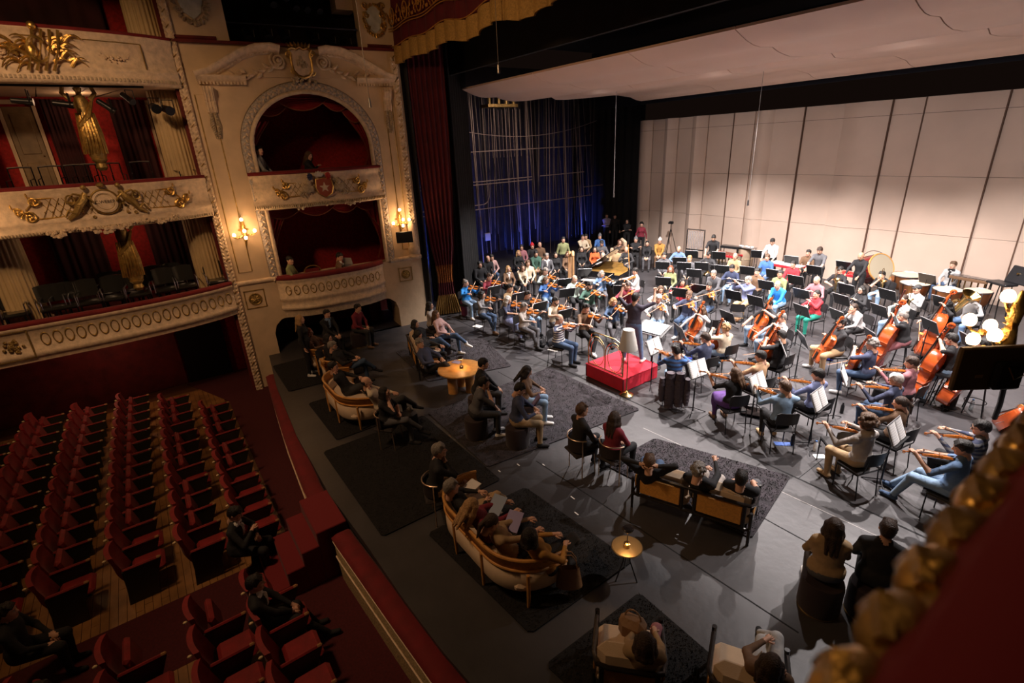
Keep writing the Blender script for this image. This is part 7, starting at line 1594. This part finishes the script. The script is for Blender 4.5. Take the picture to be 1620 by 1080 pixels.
rug([(-13.0, 5.0), (-10.56, 4.8), (-9.92, 6.9), (-12.2, 7.5)], 'dark plum shag rug beneath the round oak table', M_rug2)
rug([(-14.4, 1.95), (-12.39, 1.9), (-12.2, 4.1), (-14.4, 4.0)], 'black shag rug by the box wall at the left end of the stage')
rug([(-11.4, 2.1), (-9.35, 2.1), (-9.35, 3.6), (-11.4, 3.7)], 'black shag rug under the small curved cane sofa')
rug([(-3.1, 2.4), (-1.3, 2.6), (-1.2, 3.9), (-3.1, 3.95)], 'black shag rug under the two cream-backed armchairs at the bottom')
def curved_sofa(cx, cy, rz, Lh, depth, lab, hgt=.74, seg=28, cushions=1):
    """banana sofa: upholstered shell, cane back band between two bent wood rails; opens toward +y"""
    e = empty('cane_sofa', T(cx, cy, 0, rz), lab, 'sofa')
    r = min(depth * .95, .62); P = [(-Lh, depth)]
    for a in np.linspace(PI, 1.5 * PI, 8): P.append((-Lh + r + r * math.cos(a) , r + r * math.sin(a)))
    for a in np.linspace(1.5 * PI, 2 * PI, 8): P.append((Lh - r + r * math.cos(a), r + r * math.sin(a)))
    P.append((Lh, depth)); P = np.array(P); L_ = np.r_[0, np.cumsum(np.linalg.norm(np.diff(P, axis=0), axis=1))]; u = np.linspace(0, L_[-1], seg * 2); X = np.interp(u, L_, P[:, 0]); Y = np.interp(u, L_, P[:, 1])
    zt = lambda t: hgt - .10 * (abs(2 * t - 1) ** 4); zz = [zt(t) for t in u / L_[-1]]
    MB().tube([(x, y, z) for x, y, z in zip(X, Y, zz)], .024, 8).obj('top_rail', M_wood, e)
    MB().tube([(x, y, z - .16) for x, y, z in zip(X, Y, zz)], .02, 8).obj('lower_rail', M_wood, e)
    inn = lambda q: [(x * (1 - q / Lh * .8), y + q * (1 if y < depth * .6 else 0)) for x, y in zip(X, Y)]
    g = MB(); I = inn(.012); g.grid([[(x, y, z - .01) for (x, y), z in zip(I, zz)], [(x, y, z - .15) for (x, y), z in zip(I, zz)], [(x, y, z - .15) for x, y, z in zip(X, Y, zz)], [(x, y, z - .01) for x, y, z in zip(X, Y, zz)]]); g.obj('cane_band', M_cane, e, 's')
    g = MB(); I = inn(.10); g.grid([[(x, y, z - .17) for (x, y), z in zip(I, zz)], [(x, y, z - .165) for x, y, z in zip(X, Y, zz)], [(x * 1.0, y, .26) for x, y in zip(X, Y)], [(x * .97, y + .03, .20) for x, y in zip(X, Y)]]); g.grid([[(x, y, z - .17) for (x, y), z in zip(I, zz)], [(x, y, .3) for (x, y) in I]]); g.obj('upholstered_shell', M_uphol, e, 's')
    MB().prism([(x * .97, y + .03) for x, y in zip(X, Y)] , .2, .26).obj('base', M_uphol, e, False)
    n = cushions
    MB().rbox((0, depth * .58, .30), (Lh * 2 - .24, depth * .8, .16), .06).obj('seat_cushion', M_uphol, e)
    for x, y in ((-Lh * .94, .25), (Lh * .94, .25), (-Lh * .96, depth - .05), (Lh * .96, depth - .05), (-Lh * .33, .0), (Lh * .33, 0)) if Lh > .6 else ((-Lh * .8, .2), (Lh * .8, .2), (-Lh * .9, depth - .05), (Lh * .9, depth - .05)):
        MB().tube([(x * .98, y, 0), (x, y, .22), (x * 1.01, y - .005, hgt - .18)], [.018, .026, .022], 8).obj('leg', M_wood, e)
    return e
curved_sofa(-4.79, 2.46, .0, 1.07, .82, 'large curved sofa with woven cane rail and cream shell on the near black rug')
curved_sofa(-10.32, 2.38, -.0, 1.0, .76, 'smaller curved cane sofa with cream shell at the left of the stage')
curved_sofa(-13.2, 2.62, -.1, .42, .62, 'round-backed cane tub chair nearest the box wall', .72); curved_sofa(-12.0, 2.72, .0, .40, .6, 'cane tub chair between the tub chair and the small curved sofa', .72)
def dark_sofa(cx, cy, rz, Lh, lab, panels=2, name='sofa', cush=True):
    e = empty('dark_frame_' + name, T(cx, cy, 0, rz), lab, name); D_ = .78
    for i in range(panels):
        w_ = 2 * Lh / panels; x = -Lh + w_ * (i + .5)
        MB().rbox((x, .0, .48), (w_ * .72, .02, .30), .008).obj('cane_panel', M_cane, e)
        for a in (-.39, .39): MB().rbox((x + a * w_, 0, .46), (.05, .04, .42), .01).obj('upright', M_ebony, e)
        if cush: MB().rbox((x, .13, .60), (w_ * .92, .19, .42), .09, rot=rotm(0, .2)).obj('back_cushion', M_uphol, e)
        MB().rbox((x, .42, .32), (w_ * .94, .66, .16), .06).obj('seat_cushion', M_uphol, e)
    MB().tube([(-Lh, D_ - .1, .52), (-Lh - .01, .2, .58), (-Lh + .03, .03, .66), (-Lh + .14, -.02, .69), (Lh - .14, -.02, .69), (Lh - .03, .03, .66), (Lh + .01, .2, .58), (Lh, D_ - .1, .52)], .026, 8).obj('top_rail', M_ebony, e); MB().tube([(-Lh, D_, .28), (-Lh, -.0, .28), (Lh, .0, .28), (Lh, D_, .28)], .024, 8).obj('seat_rail', M_ebony, e)
    for sx in (-1, 1):
        MB().rbox((sx * Lh, .38, .42), (.018, .48, .22), .006).obj('side_panel', M_cane, e)
        for y in (0.02, D_ - .05): MB().cyl((sx * Lh, y, 0), (sx * Lh, y, .56), .02, .026, 8).obj('leg', M_ebony, e)
    return e
dark_sofa(-3.48, 5.42, .37, .84, 'dark-framed sofa with two woven cane back panels and cream cushions')
dark_sofa(-11.62, 4.92, -.30, .86, 'dark-framed sofa with a cane side panel beside the round oak table')
dark_sofa(-2.18, 2.70, .73, .34, 'dark-framed cane armchair with cream back cushion at the bottom edge, left one', 1, 'armchair'); dark_sofa(-1.36, 3.36, .50, .34, 'dark-framed armchair with cream cushion at the bottom edge, right one', 1, 'armchair')
# round oak table with lamp
P = at(728, 583, .55); e = empty('round_table', T(P[0], P[1], 0), 'round oak pedestal table with three thick legs beside the dark sofa', 'table')
MB().lathe([(.02, .50), (.50, .51), (.535, .54), (.53, .565), (.50, .572), (.001, .572)], n=40).obj('top', M_wood, e)
for a in (.5, 2.6, 4.7): MB().lathe([(.12, 0), (.115, .02), (.11, .5)], c=(.24 * math.cos(a), .24 * math.sin(a), 0), n=14).obj('leg', M_wood, e)
def tlamp(x, y, z, lab, h=.28):
    e = empty('table_lamp', T(x, y, z), lab, 'lamp', 'small table lamps'); MB().lathe([(.045, 0), (.045, .05), (.03, .06)], n=14).obj('base', M_ebony if h < .29 else M_brass, e); MB().cyl((0, 0, .05), (0, 0, h - .03), .006, n=6).obj('stem', M_ebony, e)
    MB().lathe([(.07, h - .03), (.075, h - .015), (.06, h), (.001, h + .005)], n=16).obj('shade', M_ebony, e); MB().lathe([(.065, h - .034), (.001, h - .035)], n=16).obj('light_disc', mat('led_disc', (1, .65, .3), .4, emit=14), e)
    light('POINT', (x, y, z + h - .07), None, 3.2, WARM, .04, name='table_light')
tlamp(P[0] + .03, P[1] + .02, .572, 'small dark table lamp glowing on the round oak table')
MB().box((0, 0, .006), (.22, .15, .008)).obj('booklet', mat('violet_booklet', (.30, .26, .38), .6), None, False, M=T(P[0] - .33, P[1] + .1, .573, .4), label='pale violet programme lying on the round oak table', cat='booklet')
P = at(992, 864, .52); e = empty('side_table', T(P[0], P[1], 0), 'small round brass-topped side table on thin black legs near the dark sofa', 'table')
MB().lathe([(.001, .50), (.19, .505), (.20, .515), (.19, .525), (.001, .52)], n=32).obj('top', mat('dull_brass', (.30, .22, .11), .35, .8), e)
for a in (.3, 2.4, 4.5): MB().tube([(.03 * math.cos(a), .03 * math.sin(a), .5), (.05 * math.cos(a), .05 * math.sin(a), .3), (.16 * math.cos(a), .16 * math.sin(a), 0)], .009, 6).obj('leg', M_ebony, e)
tlamp(P[0], P[1], .52, 'small table lamp with brass foot on the brass side table', .30)
def pouf(x, y, lab, r=.22, h=.44):
    e = empty('pouf', T(x, y, 0), lab, 'stool', 'dark cylindrical poufs'); MB().lathe([(r * .95, .02), (r, .05), (r, h - .05), (r * .95, h), (.001, h + .01)], n=28).obj('cushion', mat('aubergine_velvet', (.022, .010, .012), .8, sheen=.15), e); MB().lathe([(r * .97, 0), (r * .99, .012), (r * .97, .025)], n=28).obj('metal_foot_ring', M_brass, e)
def arc_chair(M, lab):
    e = empty('arc_chair', M, lab, 'chair', 'brass arc-back chairs'); MB().rbox((0, .02, .44), (.42, .40, .06), .028).obj('seat', M_velvet if 0 else mat('dark_seat_pad', (.02, .014, .014), .8), e)
    t = np.linspace(PI + .25, 2 * PI - .25, 14); MB().tube([(.245 * math.cos(a), .08 + .27 * math.sin(a), .74) for a in t], .011, 7).obj('arc_rail', mat('pale_brass', (.62, .46, .33), .3, .8), e)
    for a in (PI + .5, 2 * PI - .5): MB().cyl((.245 * math.cos(a), .08 + .27 * math.sin(a), .74), (.25 * math.cos(a), .08 + .30 * math.sin(a), 0), .010, n=7).obj('leg', MATS['pale_brass'], e)
    for x in (-.18, .18): MB().cyl((x, .2, .43), (x, .22, 0), .010, n=7).obj('leg', MATS['pale_brass'], e)
    MB().grid([[(.235 * math.cos(a), .08 + .26 * math.sin(a), z) for a in t] for z in (.5, .70)]).obj('back_pad', MATS['dark_seat_pad'], e)
# ================================================================ audience
A_ = person
def sit(u, v, pose, face, desc, *a, on=None, **k):
    ob, M = person((u, v), pose, face, desc, *a, **k); x, y = M.translation.x, M.translation.y
    if on == 'pouf': pouf(x, y, 'dark cylindrical pouf under the person in ' + desc, .23)
    if on == 'arc': arc_chair(M, 'dark chair with thin brass arc back under the person in ' + desc)
    if on == 'chair': tree('stacking_chair', M, OCH, 'dark chair under the person in ' + desc, 'chair', 'dark audience chairs')
    return ob, M
sit(475, 505, 'stand', 60, 'black dress with long blond-tipped hair standing by the box wall', 'long', 'y', 'k', 'k', 'w', f=1, skirt=0)
sit(517, 496, 'fold', 20, 'black suit and blue shirt sitting before the low opening', 'short', 'k', 'k', 'k', 'k', lean=-.25, inner='d', collar=1, on='pouf')
sit(566, 487, 'lap', 35, 'maroon sweater sitting upright before the low opening', 'short', 'k', 'm', 'K', 'u', lean=.12, on='pouf')
sit(489, 525, 'recline', 50, 'brown top with long auburn hair in the tub chair', 'long', 'r', 'u', 'k', f=1, glasses=1, lean=.1, low=.12)
sit(519, 535, 'lap', 50, 'black top with dark bob beside the tub chair', 'bob', 'k', 'k', 'k', f=1, on='chair')
sit(526, 547, 'recline', 55, 'black jacket with grey beard and glasses, legs crossed', 'short', 'g', 'k', 'D', 'k', glasses=1, beard=1, lean=-.06, low=.12)
sit(527, 580, 'chinup', 55, 'black sweater over lilac shirt on the small cane sofa', 'short', 'k', 'k', 'K', 'k', inner='L', lean=-.45, low=.12)
sit(580, 604, 'chinup', 60, 'cream shirt with receding hair at the end of the small cane sofa', 'balding', 'k', 'c', 'K', 'k', lean=-.42, low=.12)
sit(609, 620, 'chinup', 40, 'black tee and grey trousers with legs crossed on a dark chair', 'bob', 'k', 'k', 'g', 'k', sl=0, f=1, det=0, on='arc', lean=.05)
sit(680, 483, 'lap', 45, 'grey blouse with black hair at the stage curtain', 'long', 'k', 'z', 'k', 'k', f=1, on='pouf', lean=-.1)
sit(690, 497, 'recline', 30, 'pink blouse and jeans with long brown hair near the stage curtain', 'long', 'a', 'P', 'D', 'w', f=1, on='pouf', lean=.1)
sit(657, 512, 'recline', 35, 'black top leaning back at the far end of the dark sofa', 'bob', 'k', 'k', 'D', 'k', f=1, lean=-.1, low=.12)
sit(662, 529, 'read', 30, 'dark top in the middle of the dark sofa by the oak table', 'bob', 'k', 'K', 'k', f=1, low=.12, lean=-.5)
sit(664, 543, 'recline', 25, 'navy sweater and grey hair on the dark sofa next to the oak table', 'wavy', 'g', 'i', 'k', 'k', lean=-.1, low=.12)
sit(765, 575, 'fold', 60, 'black jacket sitting behind the grey tee', 'short', 'k', 'k', 'K', 'k', lean=-.15, det=0, on='pouf')
sit(766, 605, 'chin', 62, 'grey tee and dark trousers leaning forward on a pouf', 'short', 'k', 'g', 'K', 'w', sl=0, det=0, lean=-.1, on='pouf')
sit(823, 615, 'read', 55, 'navy shirt and beige trousers reading a violet programme on a pouf', 'short', 'k', 'i', 'T', 'k', det=0, on='pouf')
sit(834, 587, 'read', 50, 'brown jacket and jeans with long dark hair beside the navy shirt', 'long', 'k', 'u', 'j', 'w', f=1, det=0, on='pouf')
sit(695, 712, 'chin', 70, 'black jacket and white collar with grey hair on a brass arc chair', 'short', 'g', 'k', 'T', 'k', det=0, lean=-.25, on='arc')
sit(714, 770, 'recline', 85, 'black jacket over white shirt at the left end of the large cane sofa', 'short', 'g', 'k', 'T', 'k', det=0, lean=-.04, inner='w', low=.12)
sit(747, 800, 'read', 85, 'crimson sweater with wavy blond hair on the large cane sofa', 'long', 'y', 'm', 'k', 'k', f=1, det=0, low=.12, lean=-.5)
sit(778, 826, 'read', 80, 'beige jacket with a dark ponytail on the large cane sofa', 'pony', 'b', 'T', 'k', 'k', f=1, det=0, low=.12, lean=-.5)
sit(840, 847, 'recline', 90, 'mustard sweater and black trousers at the right end of the large cane sofa', 'bob', 'k', 'y', 'k', 'k', f=1, det=0, lean=-.04, low=.12)
sit(921, 648, 'lap', 78, 'black sweater with white collar seen from behind on a brass arc chair', 'short', 'a', 'k', 'k', 'k', det=0, on='arc', hood=0)
sit(973, 660, 'lap', 95, 'maroon jacket with long dark hair seen from behind on a brass arc chair', 'long', 'b', 'm', 'k', 'k', f=1, det=0, on='arc')
sit(1027, 730, 'behind', 125, 'black sweater and jeans leaning back with hands behind head on the dark sofa', 'short', 'a', 'k', 'D', 'k', det=0, legs='ext', low=.12, lean=-.22)
sit(1105, 745, 'phone', 105, 'black top with grey curly hair in the middle of the dark sofa', 'curly', 'g', 'k', 'z', 'k', det=0, low=.12, lean=-.62)
o_, M_ = sit(1173, 756, 'lap', 110, 'black tee with white back print at the right end of the dark sofa', 'short', 'k', 'k', 'g', 'k', sl=0, det=0, sk='a', bulk=1.1, low=.12, lean=-.55)
fc = D.curves.new('shirt_print', 'FONT'); fc.body = '\u2022 AVILANABOS \u2022'; fc.size = .05; fc.extrude = .001; fc.align_x = 'CENTER'; pt = text_obj('shirt_print', fc, M_paper, o_)
pt.matrix_local = Matrix.Translation((0, -.31, .76)) @ Matrix.Rotation(PI / 2 + .47, 4, 'X')
MB().tube([(.075 * math.cos(a), 0, .035 * math.sin(a)) for a in np.linspace(0, 6.28, 17)[:-1]], .005, 4, closed=True).tube([(-.07, 0, 0), (-.02, 0, .012), (.02, 0, -.01), (.07, 0, .005)], .006, 4).obj('shirt_emblem', M_paper, o_, M=T(0, -.295, .72, 0, .47))
sit(1320, 832, 'lap', 118, 'beige sweatshirt and grey trousers with long dark hair on a pouf', 'long', 'b', 'T', 'g', 'w', f=1, det=0, on='pouf', legs='normal', bulk=1.15)
sit(1405, 836, 'lap', 108, 'black quilted vest seen from behind next to the beige sweatshirt', 'short', 'b', 'k', 'k', 'k', det=0, on='pouf', bulk=1.08)
sit(1021, 1016, 'lap', 128, 'cream cardigan with dark bobbed hair in the left armchair at the bottom', 'bob', 'b', 'T', 'p', 'k', f=1, det=0, low=.1, lean=-.4)
sit(1221, 1050, 'chinup', 110, 'brown jacket and grey trousers with long dark hair at the bottom edge', 'long', 'b', 'u', 'l', 'k', f=1, det=0, low=.1, lean=-.45)
# parterre and boxes
sit(372, 812, 'phone', 62, 'black suit with white cuffs sitting in the front row of red seats', 'short', 'k', 'k', 'k', 'k', z0=ZF, det=0, inner='w', collar=1)
sit(404, 922, 'fold', 78, 'black suit and red tie sitting in the front row right of the steps', 'short', 'k', 'k', 'k', 'k', z0=ZF, det=0, lean=-.3, inner='w', collar=1, legs='ext')
sit(10, 968, 'lap', 80, 'dark clothes at the left edge of the red seats', 'short', 'k', 'k', 'k', 'k', z0=ZF)
o_, M_ = sit(62, 1095, 'phone', 70, 'dark clothes holding a lit phone at the bottom left corner', 'short', 'k', 'K', 'K', 'k', z0=ZF, det=0)
e = empty('smartphone', M_ @ T(.02, .42, .93, 0, -.9), 'lit blue phone screen held at the bottom left corner', 'phone'); MB().rbox((0, 0, 0), (.075, .15, .009), .004).obj('case', M_blackplastic, e); MB().box((0, 0, .006), (.068, .14, .002)).obj('screen', mat('phone_screen', (.10, .3, 1.0), .3, emit=3), e, False)
def boxp(u, v, dd, z0, *a, **k):
    P = pixwall(u, v, dd); ob, M = person(None, *a, world=(P[0], P[1]), z0=z0, **k); return P
for args in [(407, 243, -.30, 4.42, 'lap', 62, 'grey sweater leaning on the upper box rail', 'short', 'k', 'G', 'k'), (483, 248, -.35, 4.42, 'phone', 60, 'black top with long brown hair looking down in the upper box', 'long', 'a', 'k', 'k')]:
    u, v, dd, z0 = args[:4]; P = pixwall(u, v, -.2); person(None, *args[4:], world=(P[0], P[1]), z0=P[2] - 1.14, f=int(u > 450), legs='tuck', yaw=-.6)
for args in [(456, 418, -.05, 1.62, 'lap', 60, 'olive checked shirt and dark cap at the left of the lower box', 'cap', 'k', 'E', 'k'), (533, 412, -.10, 1.62, 'typing', 66, 'brown suit jacket using a laptop in the lower box', 'short', 'k', 'u', 'k')]:
    u, v, dd, z0 = args[:4]; P = pixwall(u, v, .0); person(None, *args[4:], world=(P[0], P[1]), z0=P[2] - 1.10, det=0, inner='w', collar=int(u > 500), legs='tuck', yaw=-.6)
P = pixwall(547, 423, .12); e = empty('laptop', T(P[0], P[1], 2.3, .6), 'silver laptop open on the red rail of the lower box', 'laptop'); MB().box((0, 0, 0), (.32, .22, .015)).obj('keyboard_half', M_steel, e, False); MB().box((0, .13, .10), (.32, .012, .21), 0, rotm(0, -.25)).obj('lid', mat('silver_lid', (.4, .4, .4), .4), e, False)
P = pixwall(494, 425, -.2); e = empty('gilt_chair', T(P[0], P[1], 1.1, -PI / 2 - .1), 'empty gilt-framed red armchair between the two people in the lower box', 'chair')
MB().rbox((0, 0, .95), (.42, .05, .5), .02).obj('back_pad', M_velvet, e); t = np.linspace(0, PI, 14); MB().tube([(-.23, -.0, .55)] + [(-.23 * math.cos(a), 0, 1.12 + .16 * math.sin(a)) for a in t] + [(.23, 0, .55)], .018, 7).obj('gilt_frame', M_gold, e); MB().rbox((0, .2, .55), (.46, .44, .1), .03).obj('seat', M_velvet, e)
for a in (-.2, .2):
    for b in (0.02, .4): MB().cyl((a, b, 0), (a, b, .52), .018, n=6).obj('leg', M_gold, e)
# side-stage listeners
G = 'listeners at the back left of the stage'
SL_ = [(759, 418, 'lap', 'black top at the far left of the side-stage seats', 'short', 'k', 'k', 'k', {}), (772, 409, 'fold', 'black sweater leaning beside the pink plaid shirt', 'balding', 'k', 'k', 'k', dict(lean=-.2)), (778, 407, 'lap', 'pink plaid shirt leaning forward', 'short', 'k', 'P', 'D', dict(lean=.15)),
 (804, 425, 'lap', 'brown blazer with long blond hair behind the violins', 'long', 'y', 'u', 'k', dict(f=1, inner='w', collar=1)), (825, 391, 'lap', 'brown top in the rear side-stage row', 'short', 'k', 'p', 'k', {}), (820, 400, 'lap', 'black coat and pale scarf with blond hair', 'long', 'y', 'k', 'k', dict(f=1)), (842, 389, 'lap', 'black jacket and red cap', 'beanie', 'R', 'k', 'k', {}), (854, 387, 'lap', 'brown jacket reclining in the rear row', 'balding', 'k', 'u', 'k', {}),
 (848, 401, 'fold', 'dark green sweatshirt in the side-stage row', 'short', 'k', 'e', 'T', dict(lean=-.2)), (865, 405, 'lap', 'grey blazer over white shirt with grey hair', 'short', 'g', 'g', 'k', dict(inner='w', collar=1)), (879, 403, 'lap', 'black top with dark hair beside the grey blazer', 'bob', 'k', 'k', 'k', dict(f=1)), (827, 423, 'fold', 'cream hoodie holding knees behind the violins', 'bob', 'b', 'c', 'k', dict(f=1)), (835, 416, 'lap', 'cream jacket behind the cream hoodie', 'short', 'a', 'c', 'k', {}),
 (891, 379, 'stand', 'olive grey top standing behind the harp', 'short', 'k', 'E', 'k', {}), (898, 402, 'lap', 'brown jacket with papers beside the harp', 'long', 'a', 'u', 'k', dict(f=1)), (920, 394, 'lap', 'black cardigan right of the harp', 'bob', 'b', 'k', 'k', dict(f=1)), (941, 394, 'lap', 'orange-red shirt behind the piano', 'long', 'k', 'o', 'k', dict(f=1)), (954, 404, 'lap', 'white shirt at the piano keyboard', 'bald', 'g', 'w', 'k', {}),
 (922, 375, 'chinup', 'cream shirt with raised arm in the rear row', 'short', 'k', 'c', 'k', {}), (927, 374, 'lap', 'beige top half hidden behind the cream shirt', 'short', 'k', 'T', 'k', {}), (949, 374, 'lap', 'blue jacket and pale knit hat', 'beanie', 'G', 'b', 'k', {}), (952, 385, 'phone', 'grey shirt between the blue jacket and the piano lid', 'wavy', 'k', 'g', 'k', {}), (981, 383, 'chinup', 'brown jacket in the cream wing armchair', 'long', 'a', 'u', 'k', dict(f=1)), (974, 395, 'lap', 'grey top in front of the wing armchair', 'wavy', 'b', 'T', 'k', {}),
 (991, 395, 'phone', 'charcoal shirt with shaved head looking at a phone', 'bald', 'k', 'K', 'g', {}), (1006, 379, 'armsx', 'black sweater and grey knit hat with crossed arms', 'beanie', 'G', 'k', 'k', {}), (1024, 385, 'fold', 'black off-shoulder top with green hairband', 'pony', 'k', 'k', 'g', dict(f=1, lean=-.2)), (1044, 381, 'fold', 'camel sweater and white knit hat by the shell wall', 'beanie', 'W', 'y', 'u', dict(lean=-.2)),
 (960, 341, 'standx', 'white coat with crossed arms standing in the blue light', 'short', 'k', 'L', 'k', {}), (973, 342, 'stand', 'black clothes standing right of the white coat', 'short', 'k', 'k', 'k', {}), (992, 350, 'standx', 'black top standing rightmost in the blue light', 'bob', 'k', 'k', 'k', dict(f=1)), (1015, 355, 'stand', 'red and black jacket standing at the corner of the shell wall', 'curly', 'k', 'm', 'k', dict(f=1))]
for u, v, ps, ds, hr_, hcl, tp, bt, kw in SL_:
    ob, M = person((u, v), ps, 'c', ds, hr_, hcl, tp, bt, group=G, **kw)
    if 'stand' not in ps: tree('stacking_chair', M, OCH, 'dark chair under the person in ' + ds, 'chair', 'dark audience chairs')
P = at(981, 392, .9); e = empty('wing_armchair', T(P[0] - .2, P[1] + .3, 0, -2.2 + PI / 2 + PI), 'cream wing armchair with a red cushion behind the piano', 'armchair'); MB().rbox((0, .25, .38), (.75, .6, .2), .06).obj('seat', M_uphol, e); MB().rbox((0, -.1, .85), (.85, .14, .75), .06).obj('back', M_uphol, e)
for q in (-1, 1): MB().rbox((q * .4, .15, .6), (.12, .55, .35), .05).obj('wing', M_uphol, e)
MB().rbox((.2, .05, .95), (.35, .12, .4), .05).obj('red_cushion', M_velvet, e)
for a in (-.3, .3):
    for b in (0, .45): MB().cyl((a, b, 0), (a, b, .3), .02, n=6).obj('leg', M_ebony, e)
# bags and booklets held
P = at(900, 895, .5); e = empty('handbag', T(P[0], P[1], .18, .9), 'tan leather handbag hanging from the right end of the large cane sofa', 'bag'); lt = mat('tan_leather', (.28, .16, .08), .5, bump=.3)
G_ = []
for q in np.linspace(0, 1, 6): G_.append([(.17 * (1 - .25 * q) * math.cos(t), .08 * (1 - .5 * q) * math.sin(t), .30 * q) for t in np.linspace(0, 2 * PI, 17)[:-1]])
g = MB().grid(G_, closed=True); g.add(G_[0], [tuple(range(16))[::-1]]); g.obj('pouch', lt, e)
for q in (-.03, .03): MB().tube([(-.10, q, .28), (-.09, q, .42), (-.03, q, .52), (.03, q, .52), (.09, q, .42), (.10, q, .28)], .008, 6).obj('handle', lt, e)
def booklet(u, v, z, lab, c, rz, rx=.5): P = at(u, v, z); MB().box((0, 0, 0), (.21, .28, .008)).obj('booklet', mat('booklet_' + c, {'violet': (.20, .17, .38), 'blue': (.16, .22, .34), 'white': (.7, .68, .66)}[c], .5), None, False, M=T(P[0], P[1], z, rz, rx), label=lab, cat='booklet')
booklet(812, 824, .78, 'violet programme held by the person with the dark ponytail', 'violet', .5); booklet(786, 798, .78, 'blue-grey programme held by the blond person on the cane sofa', 'blue', .4); booklet(848, 634, .80, 'violet programme in the hands of the navy shirt listener', 'violet', -.5, 1.0); booklet(744, 770, .6, 'white folder on the left seat of the large cane sofa', 'white', .2, .2)
bag(650, 673, 'black backpack on the floor beside the arc chair of the black tee listener', M_blackplastic, (.32, .26, .36)); bag(1000, 1005, 'brown leather tote in the left armchair at the bottom', lt, (.28, .2, .26), .48)
print('people', NP, 'tris', sum(len(p.vertices) - 2 for m in D.meshes for p in m.polygons))
